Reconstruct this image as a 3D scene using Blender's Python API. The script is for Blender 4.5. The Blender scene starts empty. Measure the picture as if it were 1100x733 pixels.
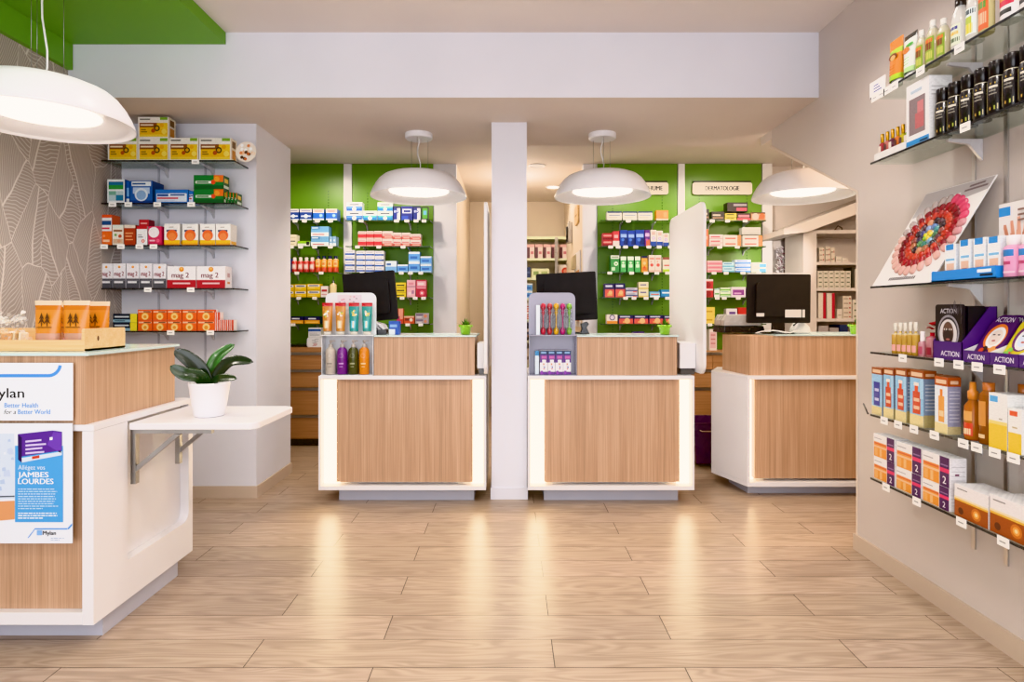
import bpy, math, random
from mathutils import Vector, Matrix

random.seed(7)
SC = bpy.context.scene
COL = SC.collection
PI = math.pi
# photograph geometry: focal length and vanishing point in pixels (1100 x 733), eye height in metres
F, CX, CY, H = 650.0, 547.0, 335.0, 1.37


def PX(px, Y):
    return (px - CX) / F * Y


def PZ(py, Y):
    return H + (CY - py) / F * Y


def lin(h):
    if not isinstance(h, str):
        return tuple(h) + (1.0,) if len(h) == 3 else tuple(h)
    h = h.lstrip('#')
    if len(h) == 3:
        h = ''.join(c * 2 for c in h)
    o = []
    for i in (0, 2, 4):
        c = int(h[i:i + 2], 16) / 255.0
        o.append(c / 12.92 if c <= 0.04045 else ((c + 0.055) / 1.055) ** 2.4)
    return (o[0], o[1], o[2], 1.0)


# ------------------------------------------------------------------ materials
MATS = {}


def nodes(name):
    m = bpy.data.materials.new(name)
    m.use_nodes = True
    nt = m.node_tree
    b = nt.nodes['Principled BSDF']
    return m, nt, b


def N(nt, kind, **kw):
    n = nt.nodes.new(kind)
    for k, v in kw.items():
        setattr(n, k, v)
    return n


def ramp(nt, stops):
    r = nt.nodes.new('ShaderNodeValToRGB')
    e = r.color_ramp.elements
    e[0].position, e[0].color = stops[0][0], lin(stops[0][1])
    e[1].position, e[1].color = stops[1][0], lin(stops[1][1])
    for p, c in stops[2:]:
        k = e.new(p)
        k.color = lin(c)
    return r


def attr_mat(name, rough, metal=0.0, var=0.06, coat=0.0, dim=1.0, lettering=0.0):
    m, nt, b = nodes(name)
    a = N(nt, 'ShaderNodeAttribute', attribute_name='Col')
    tc = N(nt, 'ShaderNodeTexCoord')
    n = N(nt, 'ShaderNodeTexNoise')
    n.inputs['Scale'].default_value = 14.0
    n.inputs['Detail'].default_value = 1.0
    mr = N(nt, 'ShaderNodeMapRange')
    mr.inputs['To Min'].default_value = rough - var
    mr.inputs['To Max'].default_value = rough + var
    L = nt.links.new
    L(tc.outputs['Object'], n.inputs['Vector'])
    L(n.outputs['Fac'], mr.inputs['Value'])
    L(mr.outputs['Result'], b.inputs['Roughness'])
    hs = N(nt, 'ShaderNodeHueSaturation')
    hs.inputs['Value'].default_value = dim
    L(a.outputs['Color'], hs.inputs['Color'])
    L(hs.outputs['Color'], b.inputs['Base Color'])
    if lettering:
        # faint broken rows like small printed text and picture detail
        sp = N(nt, 'ShaderNodeSeparateXYZ')
        L(tc.outputs['Object'], sp.inputs[0])
        ad = N(nt, 'ShaderNodeMath', operation='ADD')
        L(sp.outputs['X'], ad.inputs[0])
        L(sp.outputs['Y'], ad.inputs[1])
        cb = N(nt, 'ShaderNodeCombineXYZ')
        L(ad.outputs[0], cb.inputs['X'])
        L(sp.outputs['Z'], cb.inputs['Y'])
        mp = N(nt, 'ShaderNodeMapping')
        mp.inputs['Scale'].default_value = (75, 210, 1)
        L(cb.outputs[0], mp.inputs['Vector'])
        n2 = N(nt, 'ShaderNodeTexNoise')
        n2.inputs['Scale'].default_value = 1.0
        n2.inputs['Detail'].default_value = 2.0
        L(mp.outputs[0], n2.inputs['Vector'])
        m2 = N(nt, 'ShaderNodeMapRange')
        m2.inputs['From Min'].default_value = 0.40
        m2.inputs['From Max'].default_value = 0.60
        m2.inputs['To Min'].default_value = dim * (1 - lettering)
        m2.inputs['To Max'].default_value = dim * 1.04
        L(n2.outputs['Fac'], m2.inputs['Value'])
        L(m2.outputs[0], hs.inputs['Value'])
    b.inputs['Metallic'].default_value = metal
    b.inputs['Coat Weight'].default_value = coat
    MATS[name] = m


def paint_mat(name, col, rough, bump=0.0, scale=60.0, vary=0.03):
    m, nt, b = nodes(name)
    tc = N(nt, 'ShaderNodeTexCoord')
    n = N(nt, 'ShaderNodeTexNoise')
    n.inputs['Scale'].default_value = 1.3
    n.inputs['Detail'].default_value = 3.0
    c = lin(col)
    d = tuple(x * (1 - vary * 2) for x in c[:3])
    r = ramp(nt, [(0.3, d), (0.7, c)])
    L = nt.links.new
    L(tc.outputs['Object'], n.inputs['Vector'])
    L(n.outputs['Fac'], r.inputs['Fac'])
    L(r.outputs['Color'], b.inputs['Base Color'])
    b.inputs['Roughness'].default_value = rough
    if bump:
        n2 = N(nt, 'ShaderNodeTexNoise')
        n2.inputs['Scale'].default_value = scale
        bp = N(nt, 'ShaderNodeBump')
        bp.inputs['Strength'].default_value = bump
        bp.inputs['Distance'].default_value = 0.002
        L(tc.outputs['Object'], n2.inputs['Vector'])
        L(n2.outputs['Fac'], bp.inputs['Height'])
        L(bp.outputs['Normal'], b.inputs['Normal'])
    MATS[name] = m


def emit_mat(name, col, strength):
    m, nt, b = nodes(name)
    b.inputs['Base Color'].default_value = lin('#ffffff')
    b.inputs['Emission Color'].default_value = lin(col)
    b.inputs['Emission Strength'].default_value = strength
    MATS[name] = m


def glass_mat(name, tint, refl=0.25, rough=0.02, amount=0.6):
    """thin sheet glass or clear plastic: tinted transparency with fresnel reflection"""
    m, nt, b = nodes(name)
    nt.nodes.remove(b)
    out = nt.nodes['Material Output']
    t = N(nt, 'ShaderNodeBsdfTransparent')
    t.inputs['Color'].default_value = lin(tint)
    g = N(nt, 'ShaderNodeBsdfGlossy')
    g.inputs['Roughness'].default_value = rough
    fr = N(nt, 'ShaderNodeLayerWeight')
    fr.inputs['Blend'].default_value = refl
    mul = N(nt, 'ShaderNodeMath', operation='MULTIPLY')
    mul.inputs[1].default_value = amount
    mx = N(nt, 'ShaderNodeMixShader')
    L = nt.links.new
    L(fr.outputs['Fresnel'], mul.inputs[0])
    L(mul.outputs[0], mx.inputs['Fac'])
    L(t.outputs[0], mx.inputs[1])
    L(g.outputs[0], mx.inputs[2])
    L(mx.outputs[0], out.inputs['Surface'])
    MATS[name] = m


def clear_attr_mat(name, alpha, rough=0.12):
    """coloured see-through plastic: Col attribute, part transparent"""
    m, nt, b = nodes(name)
    a = N(nt, 'ShaderNodeAttribute', attribute_name='Col')
    out = nt.nodes['Material Output']
    t = N(nt, 'ShaderNodeBsdfTransparent')
    mx = N(nt, 'ShaderNodeMixShader')
    mx.inputs['Fac'].default_value = alpha
    L = nt.links.new
    L(a.outputs['Color'], b.inputs['Base Color'])
    L(a.outputs['Color'], t.inputs['Color'])
    b.inputs['Roughness'].default_value = rough
    L(t.outputs[0], mx.inputs[1])
    L(b.outputs[0], mx.inputs[2])
    L(mx.outputs[0], out.inputs['Surface'])
    MATS[name] = m


def veneer_mat(name, c0, c1, c2, axis='z', rough=0.45):
    """oak veneer with fine straight grain along one axis"""
    m, nt, b = nodes(name)
    tc = N(nt, 'ShaderNodeTexCoord')
    mp = N(nt, 'ShaderNodeMapping')
    s = {'z': (210, 210, 2.0), 'x': (2.0, 210, 210)}[axis]
    mp.inputs['Scale'].default_value = s
    n = N(nt, 'ShaderNodeTexNoise')
    n.inputs['Scale'].default_value = 1.0
    n.inputs['Detail'].default_value = 2.0
    n.inputs['Roughness'].default_value = 0.6
    mp2 = N(nt, 'ShaderNodeMapping')
    mp2.inputs['Scale'].default_value = tuple(x * 0.16 for x in s)
    n2 = N(nt, 'ShaderNodeTexNoise')
    n2.inputs['Scale'].default_value = 1.0
    n2.inputs['Detail'].default_value = 1.0
    ad = N(nt, 'ShaderNodeMix', data_type='FLOAT')
    ad.inputs['Factor'].default_value = 0.35
    r = ramp(nt, [(0.33, c0), (0.5, c1), (0.68, c2)])
    L = nt.links.new
    L(tc.outputs['Object'], mp.inputs['Vector'])
    L(tc.outputs['Object'], mp2.inputs['Vector'])
    L(mp.outputs[0], n.inputs['Vector'])
    L(mp2.outputs[0], n2.inputs['Vector'])
    L(n.outputs['Fac'], ad.inputs[2])
    L(n2.outputs['Fac'], ad.inputs[3])
    L(ad.outputs[0], r.inputs['Fac'])
    L(r.outputs['Color'], b.inputs['Base Color'])
    b.inputs['Roughness'].default_value = rough
    MATS[name] = m


def floor_mat(name):
    m, nt, b = nodes(name)
    L = nt.links.new
    uv = N(nt, 'ShaderNodeUVMap', uv_map='UVMap')
    a = N(nt, 'ShaderNodeAttribute', attribute_name='Col')
    mp = N(nt, 'ShaderNodeMapping')
    mp.inputs['Scale'].default_value = (1.1, 9.0, 1.0)
    n = N(nt, 'ShaderNodeTexNoise')
    n.inputs['Scale'].default_value = 1.6
    n.inputs['Detail'].default_value = 1.0
    n.inputs['Distortion'].default_value = 0.4
    mul = N(nt, 'ShaderNodeMath', operation='MULTIPLY')
    mul.inputs[1].default_value = 46.0
    sn = N(nt, 'ShaderNodeMath', operation='SINE')
    mp2 = N(nt, 'ShaderNodeMapping')
    mp2.inputs['Scale'].default_value = (4.0, 170.0, 1.0)
    n2 = N(nt, 'ShaderNodeTexNoise')
    n2.inputs['Scale'].default_value = 1.0
    n2.inputs['Detail'].default_value = 3.0
    mp3 = N(nt, 'ShaderNodeMapping')
    mp3.inputs['Scale'].default_value = (0.9, 14.0, 1.0)
    n3 = N(nt, 'ShaderNodeTexNoise')
    n3.inputs['Scale'].default_value = 2.0
    n3.inputs['Detail'].default_value = 4.0
    L(uv.outputs[0], mp.inputs['Vector'])
    L(uv.outputs[0], mp2.inputs['Vector'])
    L(uv.outputs[0], mp3.inputs['Vector'])
    L(mp.outputs[0], n.inputs['Vector'])
    L(mp2.outputs[0], n2.inputs['Vector'])
    L(mp3.outputs[0], n3.inputs['Vector'])
    L(n.outputs['Fac'], mul.inputs[0])
    L(mul.outputs[0], sn.inputs[0])
    mr = N(nt, 'ShaderNodeMapRange')
    mr.inputs['From Min'].default_value = -1.0
    L(sn.outputs[0], mr.inputs['Value'])
    m1 = N(nt, 'ShaderNodeMix', data_type='FLOAT')
    m1.inputs['Factor'].default_value = 0.62
    L(mr.outputs[0], m1.inputs[2])
    L(n2.outputs['Fac'], m1.inputs[3])
    m2 = N(nt, 'ShaderNodeMix', data_type='FLOAT')
    m2.inputs['Factor'].default_value = 0.45
    L(m1.outputs[0], m2.inputs[2])
    L(n3.outputs['Fac'], m2.inputs[3])
    r = ramp(nt, [(0.2, '#8f7b69'), (0.5, '#ad9783'), (0.8, '#c0ac98')])
    L(m2.outputs[0], r.inputs['Fac'])
    mx = N(nt, 'ShaderNodeMix', data_type='RGBA', blend_type='MULTIPLY')
    mx.inputs['Factor'].default_value = 1.0
    L(r.outputs['Color'], mx.inputs[6])
    L(a.outputs['Color'], mx.inputs[7])
    L(mx.outputs[2], b.inputs['Base Color'])
    b.inputs['Roughness'].default_value = 0.3
    b.inputs['Specular IOR Level'].default_value = 0.45
    bp = N(nt, 'ShaderNodeBump')
    bp.inputs['Strength'].default_value = 0.06
    bp.inputs['Distance'].default_value = 0.001
    L(n2.outputs['Fac'], bp.inputs['Height'])
    L(bp.outputs['Normal'], b.inputs['Normal'])
    MATS[name] = m


def leaf_paper_mat(name):
    """taupe wallpaper printed with pale outlined leaves: cells of a voronoi, each with its own turned rib and veins"""
    m, nt, b = nodes(name)
    L = nt.links.new
    tc = N(nt, 'ShaderNodeTexCoord')
    sp = N(nt, 'ShaderNodeSeparateXYZ')
    L(tc.outputs['Object'], sp.inputs[0])
    cb = N(nt, 'ShaderNodeCombineXYZ')
    sy = N(nt, 'ShaderNodeMath', operation='MULTIPLY')
    sy.inputs[1].default_value = 1.55
    L(sp.outputs['Y'], sy.inputs[0])
    L(sy.outputs[0], cb.inputs['X'])
    sz = N(nt, 'ShaderNodeMath', operation='MULTIPLY')
    sz.inputs[1].default_value = 0.8
    L(sp.outputs['Z'], sz.inputs[0])
    L(sz.outputs[0], cb.inputs['Y'])
    ns = N(nt, 'ShaderNodeTexNoise')
    ns.inputs['Scale'].default_value = 3.0
    L(cb.outputs[0], ns.inputs['Vector'])
    wv = N(nt, 'ShaderNodeVectorMath', operation='MULTIPLY_ADD')
    wv.inputs[1].default_value = (0.12, 0.12, 0)
    L(ns.outputs['Color'], wv.inputs[0])
    L(cb.outputs[0], wv.inputs[2])
    SCALE = 2.9
    vo = N(nt, 'ShaderNodeTexVoronoi', voronoi_dimensions='2D')
    vo.inputs['Scale'].default_value = SCALE
    vo.inputs['Randomness'].default_value = 0.85
    L(wv.outputs[0], vo.inputs['Vector'])
    ve = N(nt, 'ShaderNodeTexVoronoi', voronoi_dimensions='2D', feature='DISTANCE_TO_EDGE')
    ve.inputs['Scale'].default_value = SCALE
    ve.inputs['Randomness'].default_value = 0.85
    L(wv.outputs[0], ve.inputs['Vector'])
    sub = N(nt, 'ShaderNodeVectorMath', operation='SUBTRACT')
    L(wv.outputs[0], sub.inputs[0])
    L(vo.outputs['Position'], sub.inputs[1])
    sc = N(nt, 'ShaderNodeSeparateColor')
    L(vo.outputs['Color'], sc.inputs[0])
    ang = N(nt, 'ShaderNodeMath', operation='MULTIPLY_ADD')
    ang.inputs[1].default_value = 1.7
    ang.inputs[2].default_value = -0.85
    L(sc.outputs['Red'], ang.inputs[0])
    rot = N(nt, 'ShaderNodeVectorRotate', rotation_type='Z_AXIS')
    L(sub.outputs[0], rot.inputs['Vector'])
    L(ang.outputs[0], rot.inputs['Angle'])
    s2 = N(nt, 'ShaderNodeSeparateXYZ')
    L(rot.outputs[0], s2.inputs[0])
    ax = N(nt, 'ShaderNodeMath', operation='ABSOLUTE')
    L(s2.outputs['X'], ax.inputs[0])
    k = N(nt, 'ShaderNodeMath', operation='MULTIPLY_ADD')   # y - 0.9|x|
    k.inputs[1].default_value = -0.75
    L(ax.outputs[0], k.inputs[0])
    L(s2.outputs['Y'], k.inputs[2])
    fq = N(nt, 'ShaderNodeMath', operation='MULTIPLY')
    fq.inputs[1].default_value = 290.0
    L(k.outputs[0], fq.inputs[0])
    sn = N(nt, 'ShaderNodeMath', operation='SINE')
    L(fq.outputs[0], sn.inputs[0])
    vein = N(nt, 'ShaderNodeMapRange')
    vein.inputs['From Min'].default_value = 0.55
    vein.inputs['From Max'].default_value = 1.0
    L(sn.outputs[0], vein.inputs['Value'])
    rib = N(nt, 'ShaderNodeMapRange')
    rib.inputs['From Min'].default_value = 0.009
    rib.inputs['From Max'].default_value = 0.004
    L(ax.outputs[0], rib.inputs['Value'])
    edg = N(nt, 'ShaderNodeMapRange')
    edg.inputs['From Min'].default_value = 0.010
    edg.inputs['From Max'].default_value = 0.005
    L(ve.outputs['Distance'], edg.inputs['Value'])
    vm = N(nt, 'ShaderNodeMath', operation='MULTIPLY')
    vm.inputs[1].default_value = 0.75
    L(vein.outputs[0], vm.inputs[0])
    mx1 = N(nt, 'ShaderNodeMath', operation='MAXIMUM')
    mx2 = N(nt, 'ShaderNodeMath', operation='MAXIMUM')
    L(vm.outputs[0], mx1.inputs[0])
    L(rib.outputs[0], mx1.inputs[1])
    L(mx1.outputs[0], mx2.inputs[0])
    L(edg.outputs[0], mx2.inputs[1])
    r = ramp(nt, [(0.0, '#a69b94'), (1.0, '#d9d1cb')])
    L(mx2.outputs[0], r.inputs['Fac'])
    L(r.outputs['Color'], b.inputs['Base Color'])
    b.inputs['Roughness'].default_value = 0.55
    MATS[name] = m


attr_mat('print', 0.42, dim=0.92)
attr_mat('carton', 0.42, dim=0.90, lettering=0.08)
attr_mat('plastic', 0.28, coat=0.2, dim=0.88)
attr_mat('matte', 0.65)
attr_mat('metal', 0.32, metal=1.0)
paint_mat('wall_paint', '#dedee6', 0.7, 0.05)
paint_mat('warm_paint', '#e2d3c0', 0.75, 0.05)
paint_mat('right_paint', '#cac0ba', 0.42, 0.0)
paint_mat('ceiling_paint', '#e4dcd8', 0.8, 0.03)
paint_mat('low_ceiling_paint', '#ddd2ca', 0.8, 0.03)
paint_mat('lime_paint', '#6da436', 0.45, 0.0)
paint_mat('lime_panel', '#5b871a', 0.38, 0.0, vary=0.05)
paint_mat('white_laminate', '#e3e1e3', 0.35, 0.0, vary=0.01)
paint_mat('grey_plinth', '#b9bac6', 0.4, 0.0)
paint_mat('lamp_white', '#ecebef', 0.3, 0.0, vary=0.0)
paint_mat('skirting', '#c9b6a4', 0.5, 0.0, vary=0.06)
veneer_mat('oak', '#a28064', '#b69275', '#c7a58a')
veneer_mat('oak_flat', '#93694a', '#a87c58', '#b98d68', axis='x')
veneer_mat('pine', '#cfa873', '#dfbd8c', '#ead0a4', axis='x')
floor_mat('plank')
leaf_paper_mat('leaf_paper')
emit_mat('lamp_glow', '#fff6ea', 9.0)
emit_mat('strip_glow', '#ffefc4', 13.0)
emit_mat('spot_glow', '#fff2dc', 12.0)
glass_mat('shelf_glass', '#f5faf8', 0.14, amount=0.35)
glass_mat('clear', '#f6f8f8', 0.35, 0.05)
clear_attr_mat('tinted', 0.55)
clear_attr_mat('acrylic', 0.82)
clear_attr_mat('film', 0.30, 0.08)
clear_attr_mat('edge_glass', 0.8, 0.15)


# ------------------------------------------------------------------ mesh builder
TXT = {}


def text_polys(s):
    if s not in TXT:
        cu = bpy.data.curves.new('lettering', 'FONT')
        cu.body = s
        cu.resolution_u = 3
        ob = bpy.data.objects.new('lettering', cu)
        COL.objects.link(ob)
        dg = bpy.context.evaluated_depsgraph_get()
        dg.update()
        ev = ob.evaluated_get(dg)
        me = ev.to_mesh()
        vs = [(v.co.x, v.co.y) for v in me.vertices]
        fs = [tuple(p.vertices) for p in me.polygons]
        ev.to_mesh_clear()
        bpy.data.objects.remove(ob)
        bpy.data.curves.remove(cu)
        TXT[s] = (vs, fs)
    return TXT[s]


class MB:
    def __init__(self, mat='print', col='#ffffff'):
        self.v, self.f, self.c, self.m, self.s, self.mats = [], [], [], [], [], []
        self.mat, self.col = mat, col
        self.uv = None

    def _mi(self, mat):
        mat = mat or self.mat
        if mat not in self.mats:
            self.mats.append(mat)
        return self.mats.index(mat)

    def face(self, idx, col=None, mat=None, smooth=False):
        self.f.append(tuple(idx))
        self.c.append(lin(col if col is not None else self.col))
        self.m.append(self._mi(mat))
        self.s.append(smooth)

    def q(self, pts, col=None, mat=None, smooth=False):
        n = len(self.v)
        self.v += [tuple(p) for p in pts]
        self.face(range(n, n + len(pts)), col, mat, smooth)

    def box(self, x0, x1, y0, y1, z0, z1, col=None, mat=None, fc=None):
        """fc: colours by face: f (y0) b (y1) l (x0) r (x1) t d"""
        n = len(self.v)
        self.v += [(x0, y0, z0), (x1, y0, z0), (x1, y1, z0), (x0, y1, z0), (x0, y0, z1), (x1, y0, z1), (x1, y1, z1), (x0, y1, z1)]
        fc = fc or {}
        for k, i in (('f', (0, 1, 5, 4)), ('r', (1, 2, 6, 5)), ('b', (2, 3, 7, 6)), ('l', (3, 0, 4, 7)), ('t', (4, 5, 6, 7)), ('d', (3, 2, 1, 0))):
            self.face([n + j for j in i], fc.get(k, col), mat)
        return self

    def lathe(self, prof, col=None, mat=None, c=(0, 0, 0), segs=16, sx=1.0, sy=1.0, smooth=True, cols=None, mats=None, caps=True):
        n = len(self.v)
        for r, z in prof:
            for k in range(segs):
                a = 2 * PI * k / segs
                self.v.append((c[0] + r * sx * math.cos(a), c[1] + r * sy * math.sin(a), c[2] + z))
        for i in range(len(prof) - 1):
            cc = cols[i] if cols else col
            mm = mats[i] if mats else mat
            for k in range(segs):
                k2 = (k + 1) % segs
                self.face((n + i * segs + k, n + i * segs + k2, n + (i + 1) * segs + k2, n + (i + 1) * segs + k), cc, mm, smooth)
        if caps:
            if prof[0][0] > 1e-5:
                self.face([n + k for k in range(segs)][::-1], cols[0] if cols else col, mats[0] if mats else mat)
            if prof[-1][0] > 1e-5:
                e = n + (len(prof) - 1) * segs
                self.face([e + k for k in range(segs)], cols[-1] if cols else col, mats[-1] if mats else mat)
        return self

    def tube(self, pts, r, col=None, mat=None, segs=6):
        n = len(self.v)
        P = [Vector(p) for p in pts]
        for i, p in enumerate(P):
            d = (P[min(i + 1, len(P) - 1)] - P[max(i - 1, 0)]).normalized()
            u = d.cross(Vector((0, 0, 1)) if abs(d.z) < 0.9 else Vector((1, 0, 0))).normalized()
            w = d.cross(u)
            rr = r[i] if isinstance(r, (list, tuple)) else r
            for k in range(segs):
                a = 2 * PI * k / segs
                self.v.append(tuple(p + u * rr * math.cos(a) + w * rr * math.sin(a)))
        for i in range(len(P) - 1):
            for k in range(segs):
                k2 = (k + 1) % segs
                self.face((n + i * segs + k, n + i * segs + k2, n + (i + 1) * segs + k2, n + (i + 1) * segs + k), col, mat, True)
        self.face([n + k for k in range(segs)][::-1], col, mat)
        e = n + (len(P) - 1) * segs
        self.face([e + k for k in range(segs)], col, mat)
        return self

    def prism(self, pts, plane, a, b, col=None, mat=None, capcol=None):
        """extrude the 2d outline: plane xz -> along y, yz -> along x, xy -> along z, from a to b"""
        n = len(self.v)
        k = len(pts)
        f = {'xz': lambda p, t: (p[0], t, p[1]), 'yz': lambda p, t: (t, p[0], p[1]), 'xy': lambda p, t: (p[0], p[1], t)}[plane]
        self.v += [f(p, a) for p in pts] + [f(p, b) for p in pts]
        area = sum(pts[i][0] * pts[(i + 1) % k][1] - pts[(i + 1) % k][0] * pts[i][1] for i in range(k))
        flip = (area < 0) != (plane == 'xz')
        A, B = list(range(n, n + k)), list(range(n + k, n + 2 * k))
        self.face(A if flip else A[::-1], capcol or col, mat)
        self.face(B[::-1] if flip else B, capcol or col, mat)
        for i in range(k):
            j = (i + 1) % k
            fc = (n + i, n + j, n + k + j, n + k + i)
            self.face(fc[::-1] if flip else fc, col, mat)
        return self

    def disc(self, cx, cz, rx, rz, y, col, mat=None, segs=18):
        self.q([(cx + rx * math.cos(2 * PI * i / segs), y, cz + rz * math.sin(2 * PI * i / segs)) for i in range(segs)], col, mat)

    def text(self, s, size, o, xd=(1, 0, 0), up=(0, 0, 1), col='#000', align='c', mat=None, slant=0.0, sx=1.0, bold=0.0, fit=0.0):
        vs, fs = text_polys(s)
        if not vs:
            return
        x0, x1 = min(p[0] for p in vs), max(p[0] for p in vs)
        if fit:
            sx = fit / ((x1 - x0) * size)
        off = {'l': -x0, 'c': -(x0 + x1) / 2, 'r': -x1}[align]
        o, xd, up = Vector(o), Vector(xd), Vector(up)
        nrm = xd.cross(up)
        shifts = [0.0] if not bold else [-bold, 0.0, bold]
        for bi, sh in enumerate(shifts):
            n = len(self.v)
            for x, y in vs:
                self.v.append(tuple(o + xd * ((x + off + slant * y) * size * sx + sh * size) + up * (y * size) + nrm * (0.00003 * bi)))
            for f in fs:
                self.face([n + i for i in f], col, mat)

    def build(self, name, parent=None, loc=(0, 0, 0), rz=0.0, bevel=0.0, rot=None, me=None):
        if me is None:
            me = bpy.data.meshes.new(name)
            me.from_pydata(self.v, [], self.f)
            for mt in self.mats:
                me.materials.append(MATS[mt])
            me.polygons.foreach_set('material_index', self.m)
            me.polygons.foreach_set('use_smooth', self.s)
            ca = me.color_attributes.new('Col', 'FLOAT_COLOR', 'CORNER')
            buf = []
            for p, c in zip(self.f, self.c):
                buf += list(c) * len(p)
            ca.data.foreach_set('color', buf)
            if self.uv:
                ul = me.uv_layers.new(name='UVMap')
                ul.data.foreach_set('uv', self.uv)
            me.update()
        o = bpy.data.objects.new(name, me)
        COL.objects.link(o)
        o.parent = parent
        o.location = loc
        o.rotation_euler = rot if rot else (0, 0, rz)
        if bevel:
            b = o.modifiers.new('edge', 'BEVEL')
            b.width = bevel
            b.segments = 2
            b.limit_method = 'ANGLE'
        return o


LABELS = {}


def tag(o, label, cat, group=None):
    w = len(label.replace(',', ' ').split())
    if not 4 <= w <= 16:
        print('LABEL LENGTH', w, label)
    if label in LABELS:
        print('LABEL TWICE', label)
    LABELS[label] = 1
    o['label'], o['category'] = label, cat
    if group:
        o['group'] = group
    return o


def thing(name, label, cat, loc=(0, 0, 0), rz=0.0, group=None):
    o = bpy.data.objects.new(name, None)
    o.empty_display_size = 0.05
    COL.objects.link(o)
    o.location = loc
    o.rotation_euler = (0, 0, rz)
    return tag(o, label, cat, group)


def struct(o):
    o['kind'] = 'structure'
    return o


def rrect(x0, x1, z0, z1, r, n=5, corners='abcd'):
    """rounded rectangle outline, counter-clockwise from lower left; corners: a lower left, b lower right, c upper right, d upper left"""
    out = []
    for key, cx, cz, a0, p in (('a', x0 + r, z0 + r, PI, (x0, z0)), ('b', x1 - r, z0 + r, 1.5 * PI, (x1, z0)), ('c', x1 - r, z1 - r, 0, (x1, z1)), ('d', x0 + r, z1 - r, 0.5 * PI, (x0, z1))):
        if key in corners:
            out += [(cx + r * math.cos(a0 + i / n * PI / 2), cz + r * math.sin(a0 + i / n * PI / 2)) for i in range(n + 1)]
        else:
            out.append(p)
    return out

# ------------------------------------------------------------------ the setting
XL, XR = -2.85, 2.0            # side walls
ZT, ZB, ZR = 3.175, 2.754, 2.945   # front ceiling, bulkhead underside, rear ceiling
YB0, YB1 = 3.911, 5.054        # bulkhead
YP = 6.45                      # rear wall with the green panels
YE = 8.67                      # back room wall


def sbox(name, x0, x1, y0, y1, z0, z1, mat, col='#fff'):
    return struct(MB(mat, col).box(x0, x1, y0, y1, z0, z1).build(name))


# floor: staggered oak-look planks 1.2 x 0.2 m, dark joints
fl = MB('plank')
uv = []
fl.box(-3.2, 4.6, -1.6, 9.0, -0.05, -0.003, '#3b3129', 'matte')
uv += [0.0] * (6 * 4 * 2)
for r in range(-21, 33):
    y0 = 2.528 + 0.2 * r
    off = 0.176 if r % 2 else 0.676
    for k in range(-4, 5):
        x0 = off + 1.2 * k
        x1 = x0 + 1.2
        a, b = max(x0, -3.2) + 0.0016, min(x1, 4.6) - 0.0016
        if b <= a:
            continue
        t = random.uniform(0.86, 1.0)
        w = random.uniform(-0.02, 0.02)
        fl.q([(a, y0 + 0.0013, 0), (b, y0 + 0.0013, 0), (b, y0 + 0.1987, 0), (a, y0 + 0.1987, 0)], (t, t * (1 - abs(w) * 0.3), t * (1 + w)), 'plank')
        u0, v0 = random.uniform(0, 40), random.uniform(0, 40)
        uv += [u0, v0, u0 + b - a, v0, u0 + b - a, v0 + 0.2, u0, v0 + 0.2]
fl.uv = uv
struct(fl.build('floor'))

sbox('ceiling_front', XL - 0.1, XR + 0.1, -1.6, YB0, ZT, ZT + 0.1, 'ceiling_paint')
bk = MB('low_ceiling_paint')
bk.box(XL, XR, YB0, YB1, ZB, ZT + 0.1)
bk.q([(XL, YB0 - 0.002, ZB), (XR, YB0 - 0.002, ZB), (XR, YB0 - 0.002, ZT), (XL, YB0 - 0.002, ZT)], None, 'wall_paint')
struct(bk.build('ceiling_bulkhead'))
sbox('ceiling_side', XR + 0.1, 4.4, 3.4, YB1, ZB, ZB + 0.1, 'low_ceiling_paint')
sbox('ceiling_rear', -3.2, 4.5, YB1, 9.0, ZR, ZR + 0.1, 'low_ceiling_paint')
sbox('wall_left', XL - 0.1, XL, -1.6, YP + 0.1, 0, ZT, 'leaf_paper')
# right wall: full height, cut away on a slope at its far end
rw = MB('right_paint')
rw.prism([(-1.6, 0), (3.467, 0), (3.467, 2.063), (4.61, 2.632), (4.61, ZB), (YB0 + 0.002, ZB), (YB0 + 0.002, ZT), (-1.6, ZT)], 'yz', XR, XR + 0.1)
struct(rw.build('wall_right'))
tr = MB('matte', '#d8c9ba')
tr.prism([(3.468, 0), (3.482, 0), (3.482, 2.056), (4.622, 2.622), (4.615, 2.64), (3.468, 2.063)], 'yz', XR - 0.004, XR + 0.104)
struct(tr.build('trim_1'))
sbox('baseboard_right', XR - 0.014, XR + 0.112, -1.6, 3.495, 0, 0.092, 'skirting')
# short shelving wall on the left with a return into the depth
sbox('wall_pilaster', XL, -1.86, 4.45, 5.147, 0, ZB, 'wall_paint')
bb = MB('skirting')
bb.box(XL, -1.848, 4.438, 4.45, 0, 0.088)
bb.box(-1.86, -1.848, 4.45, 5.147, 0, 0.088)
struct(bb.build('baseboard_pilaster'))
# rear walls
sbox('wall_rear_left', -3.2, -0.565, YP, YP + 0.1, 0, ZR, 'wall_paint')
sbox('wall_rear_centre', 0.79, 2.80, YP, YP + 0.1, 0, ZR, 'wall_paint')
sbox('wall_rear_right', 2.80, 4.5, YP + 0.1, YP + 0.2, 0, ZR, 'right_paint')
sbox('wall_back_room', -1.2, 1.6, YE, YE + 0.1, 0, ZR, 'warm_paint')
sbox('wall_passage_left', -0.665, -0.565, YP + 0.1, YE, 0, ZR, 'warm_paint')
sbox('wall_passage_right', 0.79, 0.89, YP + 0.1, YE, 0, ZR, 'warm_paint')
sbox('wall_far_right', 4.4, 4.5, 3.3, YP + 0.1, 0, ZR, 'right_paint')
sbox('wall_side_room', XR + 0.1, 4.4, 3.2, 3.3, 0, ZB, 'right_paint')
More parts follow.
